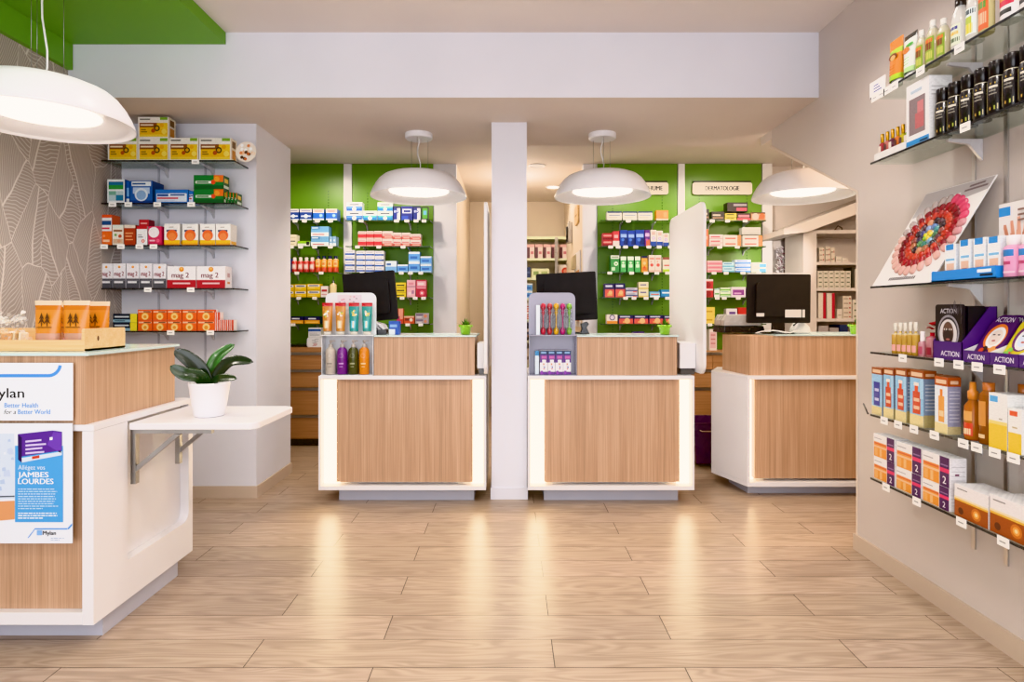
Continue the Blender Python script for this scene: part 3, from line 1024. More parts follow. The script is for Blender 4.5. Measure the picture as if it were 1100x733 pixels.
W = '#f2f1ee'
DES = {
    'bee': D('#f3f0e8', ((.05, .05, .97, .72, '#e9b51d'), (.05, .5, .62, .72, '#8a4a1e'), (.05, .05, .97, .16, '#f2d24a'), (.62, .42, .97, .72, '#f0cb38'), (.08, .58, .5, .65, '#f5e6c8'), (.06, .86, .4, .92, '#6b6a66'), (.72, .86, .97, .99, '#7fae3c'), (.1, .26, .3, .31, '#7a5a20'), (.1, .36, .26, .41, '#7a5a20')), ((.62, .46, .1, '#3c2a1a'), (.62, .46, .055, '#d8a01c'), (.5, .34, .07, '#b0481c'), (.86, .3, .09, '#f6de6a'), (.78, .6, .07, '#e8a81a')), side='#e9dfc6', rs=((.2, .1, .8, .5, '#c9862e'), (.2, .6, .8, .9, '#7a5a30'))),
    'spray': D('#eef2f4', ((.08, .58, .92, .9, '#3f9a4a'), (.08, .76, .92, .9, '#2a6f9e'), (.08, .1, .92, .5, '#bfd6dc'), (.5, .1, .92, .34, '#2f7fa8'), (.1, .34, .5, .5, '#7fb3a0')), side='#1f4f9e'),
    'bluebox': D('#2a5fae', ((.06, .76, .94, .97, '#e6edf4'), (.1, .83, .7, .9, '#3a5f9a'), (.12, .42, .88, .7, '#b9cfea'), (.0, .0, 1, .12, '#1d3f86')), ((.5, .38, .3, '#dbe6f2'), (.5, .36, .22, '#8fb2dc')), side='#173c7c'),
    'pouch': D('#2f74c8', ((.04, .1, .96, .7, '#dfe8f4'), (.06, .5, .4, .66, '#274f9a'), (.42, .5, .94, .72, '#e9eef6'), (.46, .55, .9, .66, '#274f9a'), (.06, .3, .7, .42, '#d0485a'), (.06, .14, .6, .24, '#c8d6ea')), side='#2a5fae'),
    'greenbox': D('#1f7a34', ((.0, .0, 1, .28, '#155a26'), (.68, .52, 1, 1, '#e8702a'), (.06, .4, .62, .58, '#eef4ea'), (.1, .44, .5, .54, '#2a7a3a')), ((.66, .5, .1, '#e8492a'), (.78, .72, .12, '#f0a03a')), side='#135a24', top='#1f7a34', rs=((.1, .1, .9, .3, '#d8e8d4'), (.2, .5, .8, .8, '#e8c02a'))),
    'orangetall': D('#f0f0f0', ((.0, .0, 1, .46, '#ea6a2a'), (.06, .66, .94, .8, '#2b4f86'), (.0, .9, 1, 1, '#e2562a'), (.2, .1, .8, .18, '#f7c9a8'), (.12, .52, .8, .58, '#d8485a')), ((.3, .3, .12, '#f3a06a'),), side='#d85a28'),
    'herbal': D('#efe8da', ((.0, .84, 1, 1, '#e6ece0'), (.05, .08, .95, .3, '#d9b89a'), (.1, .66, .9, .76, '#9a6a4a')), ((.7, .44, .16, '#c8583a'), (.6, .2, .15, '#d89a7a'), (.3, .5, .12, '#7aa860')), side='#d8c8b2'),
    'rust': D('#a8381c', ((.0, .84, 1, 1, '#e6d8c8'), (.1, .55, .8, .62, '#e8a070'), (.1, .4, .7, .47, '#e8a070'), (.1, .24, .8, .3, '#e8a070')), side='#8a2c16'),
    'whitered': D('#f0eff0', ((.0, .86, 1, 1, '#c02a30'), (.15, .4, .6, .46, '#8a8a90'), (.15, .52, .5, .56, '#8a8a90')), ((.62, .22, .16, '#e0604a'), (.62, .22, .08, '#f6e0d8')), side='#e4e0e0'),
    'red': D('#b82630', ((.15, .4, .85, .6, '#e6a0a0'),), side='#8a1a22'),
    'pink': D('#d83a62', ((.0, .0, 1, .1, '#b82448'), (.1, .2, .5, .28, '#f4c8d4')), ((.42, .68, .4, '#f4eef0'), (.72, .24, .13, '#f06a8a')), side='#c0284e', x=(('~', 0, 0, 0, ''),)),
    'vitamin': D('#f4f2ee', ((.0, .0, 1, .24, '#f3c21e'), (.0, .0, 1, .08, '#e8982a'), (.14, .62, .8, .72, '#3c4a72'), (.3, .82, .6, .86, '#c0b8b0')), ((.5, .46, .36, '#ea6a34'), (.5, .40, .25, '#f08a4a')), side='#e6e2dc', rs=((.1, .05, .9, .2, '#f0b01e'),)),
    'maggrey': D('#efedf2', ((.0, .0, 1, .38, '#55565e'), (.1, .2, .8, .28, '#e8e8ec'), (.06, .30, .94, .33, '#7a7b84'), (.02, .38, .98, .41, '#c9c9cf')), ((.5, .86, .1, '#e8952a'), (.5, .89, .05, '#f6c86a')), x=(('mag 2', .48, .5, .26, '#8a2438'),), side='#d4d2da'),
    'magred': D('#f4f2f4', ((.0, .0, 1, .36, '#b51f2c'), (.2, .18, .8, .25, '#f0c8cc'), (.0, .36, 1, .38, '#e08a90')), ((.5, .86, .085, '#e8952a'), (.5, .89, .04, '#f6c86a')), x=(('mag 2', .46, .48, .34, '#7a2434'),), side='#e8e2e4', rs=((.3, .2, .7, .3, '#d8883a'), (.3, .5, .7, .7, '#c8a0a0'))),
    'blackyel': D('#1d2a3a', ((.72, .0, 1, 1, '#e6d83c'), (.06, .55, .66, .72, '#cfd8e0'), (.0, .0, .72, .3, '#8fb8cc'), (.06, .1, .5, .2, '#20303c')), side='#16202c'),
    'orangebar': D('#e85a22', ((.03, .04, .97, .9, '#ea6426'), (.05, .72, .95, .86, '#f2c8a8'), (.4, .74, .9, .84, '#7a3a18')), ((.5, .36, .34, '#f3ab4a'), (.5, .34, .22, '#f8d890'), (.5, .32, .12, '#e89a3a')), side='#f2e8e2', rs=((.0, .0, .4, 1, '#d84a20'),)),
    # green panels
    'navywhite': D('#1c3f8e', ((.0, .72, 1, 1, '#e6e2e4'), (.1, .78, .9, .9, '#8a88a0'), (.1, .3, .9, .42, '#dfe8f4'), (.0, .0, 1, .1, '#c8d2e4')), ((.5, .36, .16, '#eaf0f8'),)),
    'bluewhite': D('#1f62c0', ((.0, .66, 1, 1, '#eee8e4'), (.15, .76, .8, .86, '#e0a890'), (.0, .0, 1, .14, '#e4e8f0')), ((.72, .42, .14, '#a8d8e8'),)),
    'cream': D('#ece4cc', ((.15, .38, .85, .48, '#3a3a36'), (.1, .7, .9, .76, '#b8ae90'), (.1, .12, .7, .2, '#c8be9c'))),
    'lime': D('#eef0e8', ((.0, .5, 1, 1, '#8abf2e'), (.7, .2, .95, .9, '#25282a'), (.06, .1, .6, .3, '#c8d0c8'))),
    'skyblue': D('#6fa6d0', ((.0, .0, 1, .4, '#e8eef2'), (.0, .7, .5, 1, '#4f86b8'), (.1, .14, .75, .24, '#b85a60'), (.06, .8, .4, .9, '#dbe8f2'))),
    'skynarrow': D('#88aed0', ((.0, .0, 1, .3, '#e8eef2'), (.3, .5, .6, .7, '#f4f6f8'))),
    'capsblue': D('#1e55b0', ((.1, .3, .9, .7, '#7ab0e8'), (.0, .0, 1, .2, '#dfe6ee'))),
    'redjar': D('#c23a38', ((.0, .8, 1, 1, '#e8d8d4'), (.1, .6, .9, .72, '#e8867a'), (.0, .0, 1, .2, '#a82a30')), ((.5, .42, .22, '#f2e6e2'), (.5, .42, .12, '#8a1f28'))),
    'yellowjar': D('#f0a42a', ((.0, .86, 1, 1, '#252a4a'), (.0, .0, 1, .3, '#d84a3a'), (.2, .1, .8, .18, '#f4c8b8')), ((.5, .62, .22, '#f8e8b8'), (.5, .58, .12, '#d86a2a'))),
    'yellow': D('#ecc42a', ((.05, .55, .95, .88, '#e8eaf0'), (.15, .64, .85, .8, '#39457a'), (.0, .0, 1, .12, '#d8a820'), (.1, .25, .6, .35, '#f6e48a'))),
    'small_rw': D('#eee6e4', ((.1, .5, .9, .7, '#b83a40'), (.1, .2, .9, .3, '#d89aa0'))),
    'navyorange': D('#1d2550', ((.0, .0, 1, .48, '#ee9c2a'), (.25, .6, .75, .78, '#e8ecf4'), (.1, .12, .9, .3, '#f8cc6a'))),
    'paperwhite': D('#e2e4e8', ((.0, .62, 1, .86, '#2a5aa8'), (.1, .2, .9, .3, '#a8b0b8'), (.1, .4, .7, .46, '#b8bcc2'))),
    'dressing': D('#e8eef6', ((.0, .0, 1, .5, '#2a62b0'), (.2, .66, .8, .8, '#4a4a55'), (.06, .3, .94, .4, '#7ab8e0')), ((.5, .24, .16, '#f4f8fc'),)),
    'dressingteal': D('#eaf2f4', ((.0, .0, 1, .5, '#2a7fc0'), (.2, .66, .8, .8, '#4a4a55'), (.06, .32, .94, .46, '#66c0b0')), ((.5, .22, .15, '#f4f8fc'),)),
    'navycan': D('#1b2a86', ((.55, .0, 1, 1, '#dfe4ee'), (.0, .86, 1, 1, '#16205a'), (.1, .55, .6, .7, '#c8d0ee')), ((.55, .6, .22, '#22308e'), (.55, .62, .1, '#e8ecf8'))),
    'navyfull': D('#1a2888', ((.1, .5, .9, .8, '#e8ecf8'), (.2, .56, .8, .72, '#1a2888'), (.0, .0, .6, .3, '#2a4ab8'))),
    'phone': D('#1e241e', ((.1, .12, .9, .9, '#5aa83a'), (.25, .4, .75, .7, '#6ab0d8'))),
    'redpack': D('#cf2f38', ((.0, .62, 1, 1, '#efe2dc'), (.08, .72, .9, .86, '#d8a098'), (.0, .0, 1, .12, '#e8b8a8'))),
    'redpack2': D('#e8dcd6', ((.0, .0, 1, .4, '#cf5a50'), (.06, .5, .9, .64, '#b8444a'), (.2, .12, .9, .26, '#f0d0c0'))),
    'bluestripe': D('#eeecf0', ((.0, .1, 1, .42, '#2f5fb4'), (.1, .6, .8, .76, '#a8a8b8'), (.75, .12, .95, .4, '#1f3f80'))),
    'sky2': D('#5f9fe2', ((.0, .8, 1, 1, '#e8f0f8'), (.15, .3, .8, .55, '#2f68c0'), (.0, .0, 1, .15, '#a8cdf0'))),
    'skywhite': D('#dce8f2', ((.0, .0, 1, .5, '#7fb4e6'), (.1, .6, .5, .8, '#4a70b0'))),
    'yelblack': D('#e8d02e', ((.15, .35, .85, .6, '#4a4420'), (.0, .0, 1, .14, '#c8a820'))),
    'palepink': D('#ecb8c2', ((.0, .56, 1, .66, '#c08a9a'), (.2, .72, .8, .86, '#d88a9c'), (.55, .2, .85, .4, '#b07aa0'), (.15, .12, .5, .3, '#f4dce0'))),
    'crimson': D('#b8223c', ((.1, .5, 1, .92, '#e8a8b4'), (.0, .56, 1, .64, '#d0607a'), (.2, .7, .8, .84, '#f2dce0')), ((.6, .24, .24, '#e06a7a'), (.6, .24, .1, '#f6e8ea'))),
    'sachet': D('#d8503a', ((.3, .3, 1, 1, '#e8a08a'), (.0, .0, .5, .5, '#b83a6a'))),
    'orangedark': D('#d85a3a', ((.1, .4, .9, .7, '#7a3028'), (.0, .8, 1, 1, '#eac0a8')), ((.7, .5, .16, '#f0e0d0'),)),
    'silverpink': D('#b0a8b0', ((.05, .5, .6, .85, '#7a6a86'), (.1, .15, .5, .4, '#d8d0d8')), ((.78, .45, .2, '#d88a6a'),)),
    'whitecard': D('#e4e0d8', ((.0, .82, 1, 1, '#2a3a62'), (.1, .5, .9, .62, '#7a8090'), (.1, .25, .7, .34, '#b0a89a'))),
    'orange': D('#eca02c', ((.0, .0, 1, .16, '#e8e0d0'), (.6, .3, .9, .8, '#f4c060'))),
    'darkred': D('#b02a34', ((.1, .5, .9, .72, '#e8a8a0'), (.0, .0, 1, .3, '#7a1a24'))),
    'redwhite': D('#c84048', ((.0, .0, 1, .35, '#efe4e2'), (.2, .55, .8, .75, '#f2c8c4'))),
    'royal': D('#1f3f9e', ((.1, .55, .9, .75, '#9ab8e8'), (.5, .1, 1, .5, '#16286a')), ((.4, .4, .2, '#4a78d0'),)),
    'purple': D('#5a2f80', ((.1, .6, .9, .8, '#d8b8e0'), (.3, .0, 1, .4, '#d86a4a')), ((.4, .4, .2, '#b05aa0'),)),
    'tubebox': D('#ece6e2', ((.0, .0, 1, .3, '#2a4a9a'), (.2, .7, .8, .9, '#d0b0a8')), ((.5, .5, .28, '#8a7ab0'), (.5, .5, .15, '#e8dce4'))),
    'greentea': D('#3a9048', ((.0, .8, 1, 1, '#e6e8dc'), (.1, .86, .9, .94, '#8a9a80'), (.1, .1, .5, .3, '#c8e0c0')), ((.62, .5, .24, '#e8f0e0'), (.62, .5, .12, '#6ab060'))),
    'greentube': D('#4fae62', ((.0, .76, 1, 1, '#e4eee0'), (.2, .3, .8, .5, '#d8ecd8')), ((.5, .6, .2, '#d8ecd0'),)),
    'honey': D('#eeb03a', ((.0, .86, 1, 1, '#262a52'), (.1, .1, .9, .3, '#d8702a')), ((.5, .55, .26, '#f8dc9a'), (.5, .3, .16, '#c8402a'))),
    'strawb': D('#efe6dc', ((.1, .74, .9, .86, '#d89a8a'), (.0, .0, 1, .12, '#e4c0b0')), ((.5, .42, .28, '#d8564a'), (.4, .62, .12, '#e8a890'))),
    'whitegreen': D('#ece8da', ((.0, .0, 1, .2, '#a8c83a'), (.15, .4, .85, .5, '#c05a50'), (.0, .84, 1, 1, '#8a4a40'))),
    'plumorange': D('#27235a', ((.05, .0, 1, .58, '#d85a50'), (.1, .74, .8, .88, '#d0d4ea'), (.3, .1, .8, .3, '#f0b060')), ((.6, .34, .2, '#f2c888'),)),
    'silvernavy': D('#c8c8d4', ((.0, .3, 1, .55, '#3a4a86'), (.1, .68, .8, .82, '#8a8aa0'), (.6, .1, .95, .28, '#d86a5a'))),
    'creamstack': D('#ece4c2', ((.15, .5, .8, .7, '#7a7494'), (.0, .0, 1, .2, '#d8c06a'))),
    'bluestrip': D('#8ac4e0', ((.0, .0, 1, .24, '#dfeaf0'), (.1, .4, .9, .6, '#d06a50'), (.0, .84, 1, 1, '#4f92c8'))),
    'cyan': D('#2a86c0', ((.1, .5, .9, .68, '#e8f2f8'), (.0, .0, 1, .16, '#1f6aa0'))),
    'ovalbox': D('#efe8e0', ((.0, .0, 1, .3, '#e8963a'),), ((.5, .68, .3, '#2f2a5e'), (.5, .68, .2, '#d8d0e4'))),
    'blackbox': D('#241f20', ((.1, .5, .7, .66, '#c8b8a8'), (.1, .2, .9, .34, '#8a6a50'))),
    'blackpink': D('#251c20', ((.3, .6, .95, .84, '#8a8088'), (.45, .1, .95, .4, '#d04a60'))),
    'yelbar': D('#e4d23a', ((.1, .4, .8, .7, '#4a4220'), (.0, .84, 1, 1, '#2a2620'))),
    'blackred': D('#3a2024', ((.1, .45, .9, .75, '#e890a0'), (.0, .0, 1, .3, '#d8485a'))),
    'faces': D('#e8b088', ((.0, .8, 1, 1, '#5a3a30'), (.5, .1, .9, .5, '#c86a3a')), ((.28, .45, .26, '#f2dcc8'), (.75, .5, .22, '#d8702a'))),
    'orangestick': D('#e8762e', ((.1, .4, .9, .6, '#f2c8a0'),)),
    'pinkwhite': D('#eee4e2', ((.1, .3, .8, .6, '#c83a4a'), (.0, .0, 1, .14, '#d8a0a0'))),
    'whiteorange': D('#efe8e0', ((.1, .3, .7, .55, '#d86a4a'), (.8, .0, 1, 1, '#e8963a'))),
    'clearbox': D('#c8c4c0', ((.05, .1, .95, .2, '#8a8a88'), (.05, .8, .95, .88, '#e8e6e2'))),
    'pinkbar': D('#ec9aa8', ((.0, .6, 1, .9, '#f2d8d8'), (.1, .2, .9, .4, '#d86a80'))),
    'icebar': D('#b8d8e4', ((.0, .0, 1, .3, '#6ab0cc'), (.1, .55, .8, .75, '#5a8ab0'))),
    'bluebar': D('#d8e4f0', ((.0, .0, 1, .4, '#4a86cc'), (.1, .6, .8, .8, '#5a7ab8'))),
    'lightbar': D('#dcdcd4', ((.55, .0, 1, .7, '#6ab0d8'), (.1, .4, .5, .6, '#9aa8b0'))),
    'redblock': D('#b82832', ((.0, .8, 1, 1, '#ece0e0'),), ((.5, .4, .3, '#8a1a26'),)),
    'mint': D('#e8eee8', ((.1, .3, .9, .5, '#6aa860'), (.0, .8, 1, 1, '#a8d0c8'))),
    'greenwhite': D('#dce8d4', ((.0, .4, 1, .75, '#7ab85a'), (.1, .1, .8, .25, '#8ab0a8'))),
    'purplewhite': D('#e8e0ea', ((.1, .2, .9, .75, '#8a3a8e'), (.2, .3, .7, .45, '#d8a8d8'))),
    'violet': D('#4a2a7a', ((.1, .4, .9, .6, '#c8b0e0'),)),
    'yellowplain': D('#ead060', ((.2, .35, .8, .55, '#c09a3a'),)),
    'purplesq': D('#e8e4ea', ((.25, .15, .85, .8, '#6a4a90'),)),
    'redcap': D('#c0302e', ((.1, .3, .8, .55, '#f0c8b8'),)),
    'listbox': D('#e8dcda', ((.1, .1, .9, .86, '#e0b8ba'), (.2, .3, .8, .36, '#c87a80'), (.2, .5, .8, .56, '#c87a80'), (.2, .7, .8, .76, '#c87a80'))),
    # storage
    'store': D('#d8cbbb', ((.1, .3, .6, .5, '#8a7a6c'), (.68, .3, .9, .6, '#a84a4a'))),
    'store2': D('#dcd2c6', ((.15, .3, .8, .42, '#a89a8c'),)),
    'storegreen': D('#d8cfc0', ((.2, .25, .8, .5, '#4a5a40'),)),
    'binder': D('#dbcfc3', ((.62, .0, 1, 1, '#b01c34'),)),
    'dim': D('#a8a0a0', ((.1, .3, .9, .5, '#7a8090'),)),
    'dimblue': D('#2f3f66', ((.1, .4, .9, .6, '#5a6a90'),)),
    'darkbook': D('#3a3a36', ()),
    'teapack': D('#e8d4cc', ((.0, .0, .4, 1, '#5a2f38'), (.5, .3, .9, .5, '#b86a70'), (.0, .8, 1, 1, '#d8a8a0'))),
    'palegreen': D('#dfe2b8', ((.1, .3, .4, .7, '#8aa060'), (.55, .3, .9, .7, '#a8b878'))),
    'roundred': D('#e8ddd4', (), ((.6, .5, .34, '#c8402e'), (.6, .5, .18, '#e89a80'))),
    # right wall
    'sunbox': D('#8fc0e2', ((.0, .86, 1, 1, '#9a4a1e'), (.1, .89, .9, .96, '#e8c8a8'), (.0, .0, 1, .2, '#e0d09a'), (.22, .22, .78, .62, '#c8482a'), (.36, .62, .6, .72, '#e0582a'), (.3, .72, .66, .78, '#f2e8e0'), (.3, .3, .7, .36, '#f0c8a8'), (.3, .44, .7, .5, '#f0c8a8'), (.75, .5, 1, .86, '#a8d0ea')), side='#7f8fa6', top='#a8602a', rs=((.0, .86, 1, 1, '#9a4a1e'), (.15, .9, .85, .95, '#d8b090'), (.0, .0, 1, .22, '#b0a070')) + lines(.12, .88, (.3, .36, .42, .48, .56, .62, .68, .74), .018, '#c8ccd4')),
    'sunblue': D('#9ac6e6', ((.0, .86, 1, 1, '#9a4a1e'), (.1, .89, .9, .96, '#e8c8a8'), (.0, .0, 1, .18, '#e0d09a'), (.2, .2, .8, .7, '#3a3f9a'), (.3, .3, .7, .36, '#c8c8ea'), (.3, .5, .7, .56, '#c8c8ea')), side='#8f9fb6', top='#a8602a', rs=((.0, .86, 1, 1, '#9a4a1e'),)),
    'sunpale': D('#dfe6ee', ((.0, .84, 1, 1, '#b0501e'), (.1, .88, .9, .95, '#e8c8a8'), (.0, .0, 1, .18, '#e8d8a0'), (.3, .2, .75, .66, '#e8a04a'), (.42, .66, .62, .78, '#e8862a'), (.35, .3, .7, .4, '#f4d8a8')), side='#9a9ab2', top='#b05a22', rs=((.0, .84, 1, 1, '#b0501e'), (.2, .88, .8, .94, '#e8c0a0'), (.0, .0, 1, .14, '#c8b88a')) + lines(.12, .88, (.22, .28, .34, .42, .48, .54, .62, .68, .74), .016, '#d0d0da')),
    'milkyel': D('#efeeec', ((.0, .0, 1, .48, '#edc83a'), (.0, .44, 1, .5, '#f2dc82'), (.06, .84, .5, .95, '#5aa8dc'), (.55, .53, .75, .56, '#b0a8a0')), side='#e6e4e0'),
    'milksmall': D('#efeeec', ((.0, .0, 1, .46, '#edc83a'), (.1, .84, .7, .95, '#e0603a'), (.3, .56, .7, .6, '#c0b090')), side='#e2dfdc', rs=lines(.1, .9, (.2, .3, .4, .5, .6, .7, .8), .02, '#b8b4b0')),
    'two': D('#f0edee', ((.02, .02, .62, .66, '#e8963a'), (.02, .42, .62, .5, '#f6c89a'), (.04, .56, .62, .62, '#d8603a'), (.06, .06, .2, .4, '#f2b060'), (.3, .06, .4, .4, '#f2c080'), (.04, .8, .4, .85, '#b8b4b8'), (.64, .0, .98, 1, '#4b1c58'), (.64, .48, .98, .62, '#e0386a'), (.68, .7, .94, .75, '#8a6a98')), x=(('2', .81, .1, .36, '#f4eef4'),), side='#e8e4e6', rs=lines(.1, .9, (.25, .4, .55, .7), .015, '#b8b0b4') + ((.3, .42, .55, .48, '#7a3a5a'),), top='#ece9ea'),
    'glow': D('#efeaea', ((.0, .0, 1, .5, '#9c4a1a'), (.0, .5, 1, .56, '#e8b848'), (.0, .56, 1, .62, '#f2e2b8'), (.08, .86, .4, .9, '#9a9494')), ((.66, .27, .14, '#c8702a'), (.66, .27, .085, '#f0a848'), (.66, .27, .04, '#ffe6a8'), (.2, .2, .08, '#5a2410')), side='#dcd4d0', top='#e6e2e2'),
    'footbox': D('#efeeee', ((.12, .18, .84, .76, '#8a7a7c'), (.4, .26, .78, .5, '#b86a6c'), (.5, .5, .76, .68, '#c88082'), (.0, .02, 1, .1, '#3a8fcc'), (.6, .03, .95, .06, '#20405a'), (.2, .84, .7, .89, '#b8c4d0')), side='#e2e1e2', rs=lines(.1, .9, (.7, .76, .82), .02, '#b8b6b8')),
    'cream_box': D('#f0f2f4', ((.1, .84, .8, 1, '#2f8ad0'), (.1, .54, .9, .6, '#7ab8e0'), (.15, .2, .85, .46, '#e8c0a8'), (.25, .22, .7, .28, '#b06a50')), side='#dfe3e8', rs=((.4, .1, .9, .3, '#2a3a5a'),)),
}
DES['pink']['x'] = ()


def carton_mesh(des, w, h, d):
    m = MB('carton')
    m.box(-w / 2, w / 2, 0, d, 0, h, des['b'], fc={'l': des['side'], 'r': des['side'], 't': des['top'], 'b': des['side']})
    e = 0.00035
    k = 1
    for x0, z0, x1, z1, c in des['r']:
        m.q([(-w / 2 + x0 * w, -e * k, z0 * h), (-w / 2 + x1 * w, -e * k, z0 * h), (-w / 2 + x1 * w, -e * k, z1 * h), (-w / 2 + x0 * w, -e * k, z1 * h)], c)
        k += 0.25
    for cx, cz, r, c in des['c']:
        rr = min(max(min(r * w, r * h * 1.6), 0.6 * r * min(w, h)), min(cx, 1 - cx) * w, min(cz, 1 - cz) * h)
        m.disc(-w / 2 + cx * w, cz * h, rr, rr, -e * k, c)
        k += 0.25
    for s, cx, cz, sz, c in des['x']:
        if s != '2':
            m.text(s, sz * h, (-w / 2 + cx * w, -e * k, cz * h), col=c, sx=min(1.0, 0.84 * w / (sz * h * 2.6)), bold=0.02)
        else:
            m.text(s, sz * h, (-w / 2 + cx * w, -e * k, cz * h), col=c, bold=0.012)
    k = 1
    for y0, z0, y1, z1, c in des['rs']:
        for sx in (1, -1):
            x = sx * (w / 2 + e * k)
            p = [(x, y0 * d, z0 * h), (x, y1 * d, z0 * h), (x, y1 * d, z1 * h), (x, y0 * d, z1 * h)]
            m.q(p if sx > 0 else p[::-1], c)
        k += 0.25
    return m


ROWS = {1: [''], 2: ['upper', 'lower'], 3: ['top', 'middle', 'bottom'], 4: ['top', 'second-down', 'third-down', 'bottom'], 5: ['top', 'second-down', 'third-down', 'fourth-down', 'bottom']}


def label_for(desc, where, ci, nc, ri=0, nr=1):
    row = ROWS[nr][ri]
    if nc == 1:
        return f'{desc} on {where}' if nr == 1 else f'{desc}, {row} of its stack, on {where}'
    if nr == 1:
        return f'{desc}, {ORD[ci]} from left, on {where}'
    return f'{desc}, {row} in {ORD[ci]} stack from left, {where}'


def fill(shelf, where, desc, des, depth, cols, name='medicine_carton', cat='box', dy=0.0, gap=0.0016, jitter=True):
    """cols: (x0, x1, [y of the top of each box in the stack, top one first])"""
    nc = len(cols)
    made = []
    for ci, (x0, x1, ys) in enumerate(cols):
        c, w = shelf.span(x0, x1)
        w -= gap
        zs = [shelf.zat(y, x0, x1) for y in ys] + [shelf.z + 0.0006]
        nr = len(ys)
        for ri in range(nr):
            h = zs[ri] - zs[ri + 1] - 0.0012
            xy = shelf.at(c, dy + (random.uniform(0, 0.004) if jitter else 0))
            o = carton_mesh(DES[des], w, h, depth).build(name, None, (xy[0], xy[1], zs[ri + 1]), shelf.rz)
            one = nc * nr > 1
            tag(o, label_for(desc, where, ci, nc, ri, nr), cat, f'{desc} boxes on {where}' if one else None)
            made.append(o)
    return made


# lathe bottles: profile in units of (radius, height), colour per band
def bottle_mesh(r, h, bands, mat='plastic', segs=18, sx=1.0, sy=1.0, front=()):
    """bands: (r_rel, z_rel, colour, material) from the bottom up; the colour applies from this ring to the next"""
    m = MB(mat)
    prof = [(b[0] * r, b[1] * h) for b in bands]
    m.lathe(prof, cols=[b[2] for b in bands], mats=[(b[3] if len(b) > 3 else mat) for b in bands], segs=segs, sx=sx, sy=sy)
    return m


def curved_label(m, r, z0, z1, a, col, segs=8, sx=1.0, sy=1.0, mat='print'):
    """label wrapped on the front (-y) of a round body, half angle a"""
    for i in range(segs):
        t0, t1 = -PI / 2 - a + 2 * a * i / segs, -PI / 2 - a + 2 * a * (i + 1) / segs
        m.q([(r * sx * math.cos(t0), r * sy * math.sin(t0), z0), (r * sx * math.cos(t1), r * sy * math.sin(t1), z0), (r * sx * math.cos(t1), r * sy * math.sin(t1), z1), (r * sx * math.cos(t0), r * sy * math.sin(t0), z1)], col, mat, True)


def tube_mesh(w, h, d, body, cap, caph=0.14, bands=()):
    """squeeze tube standing on its cap, crimped flat at the top"""
    m = MB('plastic')
    n, seg = 8, 18
    base = len(m.v)
    ch = caph * h
    for i in range(n + 1):
        t = i / n
        z = ch + (h - ch) * t
        hw = w / 2 * (0.80 + 0.2 * t)
        hd = d / 2 * (1 - t ** 1.6) + 0.0018
        for k in range(seg):
            a = 2 * PI * k / seg
            m.v.append((hw * math.cos(a), hd * math.sin(a) + d / 2, z))
    for i in range(n):
        t = (i + 0.5) / n
        col = body
        for b0, b1, c in bands:
            if b0 <= t <= b1:
                col = c
        for k in range(seg):
            k2 = (k + 1) % seg
            m.face((base + i * seg + k, base + i * seg + k2, base + (i + 1) * seg + k2, base + (i + 1) * seg + k), col, None, True)
    m.face([base + n * seg + k for k in range(seg)], body)
    m.lathe([(w * 0.36, 0), (w * 0.37, ch)], cap, c=(0, d / 2, 0), segs=18, sy=d / w * 1.05, smooth=True)
    return m

# ------------------------------------------------------------------ left wall shelves
LZ = [2.428, 2.13, 1.836, 1.535, 1.236]
LT = [[210], [121, 138, 169, 205.5], [112, 130, 150, 165], [159, 205], [183.5, 226]]
LS = []
LN = ['top', 'second', 'third', 'fourth', 'fifth']
for i in range(5):
    LS.append(Back(f'{LN[i]} of five glass shelves on the wall beside the papered wall', -2.845, -1.92, 4.22, 4.449, LZ[i], LT[i], (0.052, 0.032), (PX(168, 4.3), PX(219, 4.3))))
w = [f'{n} left-wall shelf' for n in LN]
# wall standards behind these shelves
for i, px in enumerate((171, 221)):
    o = MB('plastic', '#c2c2cc').box(PX(px, 4.45) - 0.007, PX(px, 4.45) + 0.007, 4.443, 4.4495, 0.6, 2.6).build('shelf_standard')
    tag(o, 'slim grey slotted upright behind the left-wall shelves, ' + ('nearer the wallpaper' if i == 0 else 'nearer the corner'), 'shelf upright')

fill(LS[0], w[0], 'yellow honey-picture box', 'bee', 0.09, [(115.5, 147.5, [148]), (148, 181, [125.5, 148]), (181.5, 213, [148]), (213.5, 248, [148])])
m = MB('print', '#f4ece2')
m.prism([(0.072 * math.cos(a), 0.075 + 0.075 * math.sin(a)) for a in [i / 20 * 2 * PI for i in range(20)]], 'xz', 0, 0.003, '#f0e6da')
for i in range(26):
    a, r = random.uniform(0, 6.28), random.uniform(0, 0.048)
    m.disc(r * math.cos(a) * 1.2, 0.075 + r * 1.2 * math.sin(a), 0.011, 0.012, -0.0004 - i * 0.00004, random.choice(['#e8915a', '#f2c8a0', '#ffffff', '#c86a3a', '#5a3a2a', '#f6e2cc']), segs=10)
c, _ = LS[0].span(247, 267)
tag(m.build('shelf_card', None, (c + 0.006, 4.26, LZ[0] + 0.0008), 0, rot=(-0.12, 0.35, 0.0)), 'oval white and orange promotional card at end of top left-wall shelf', 'card')

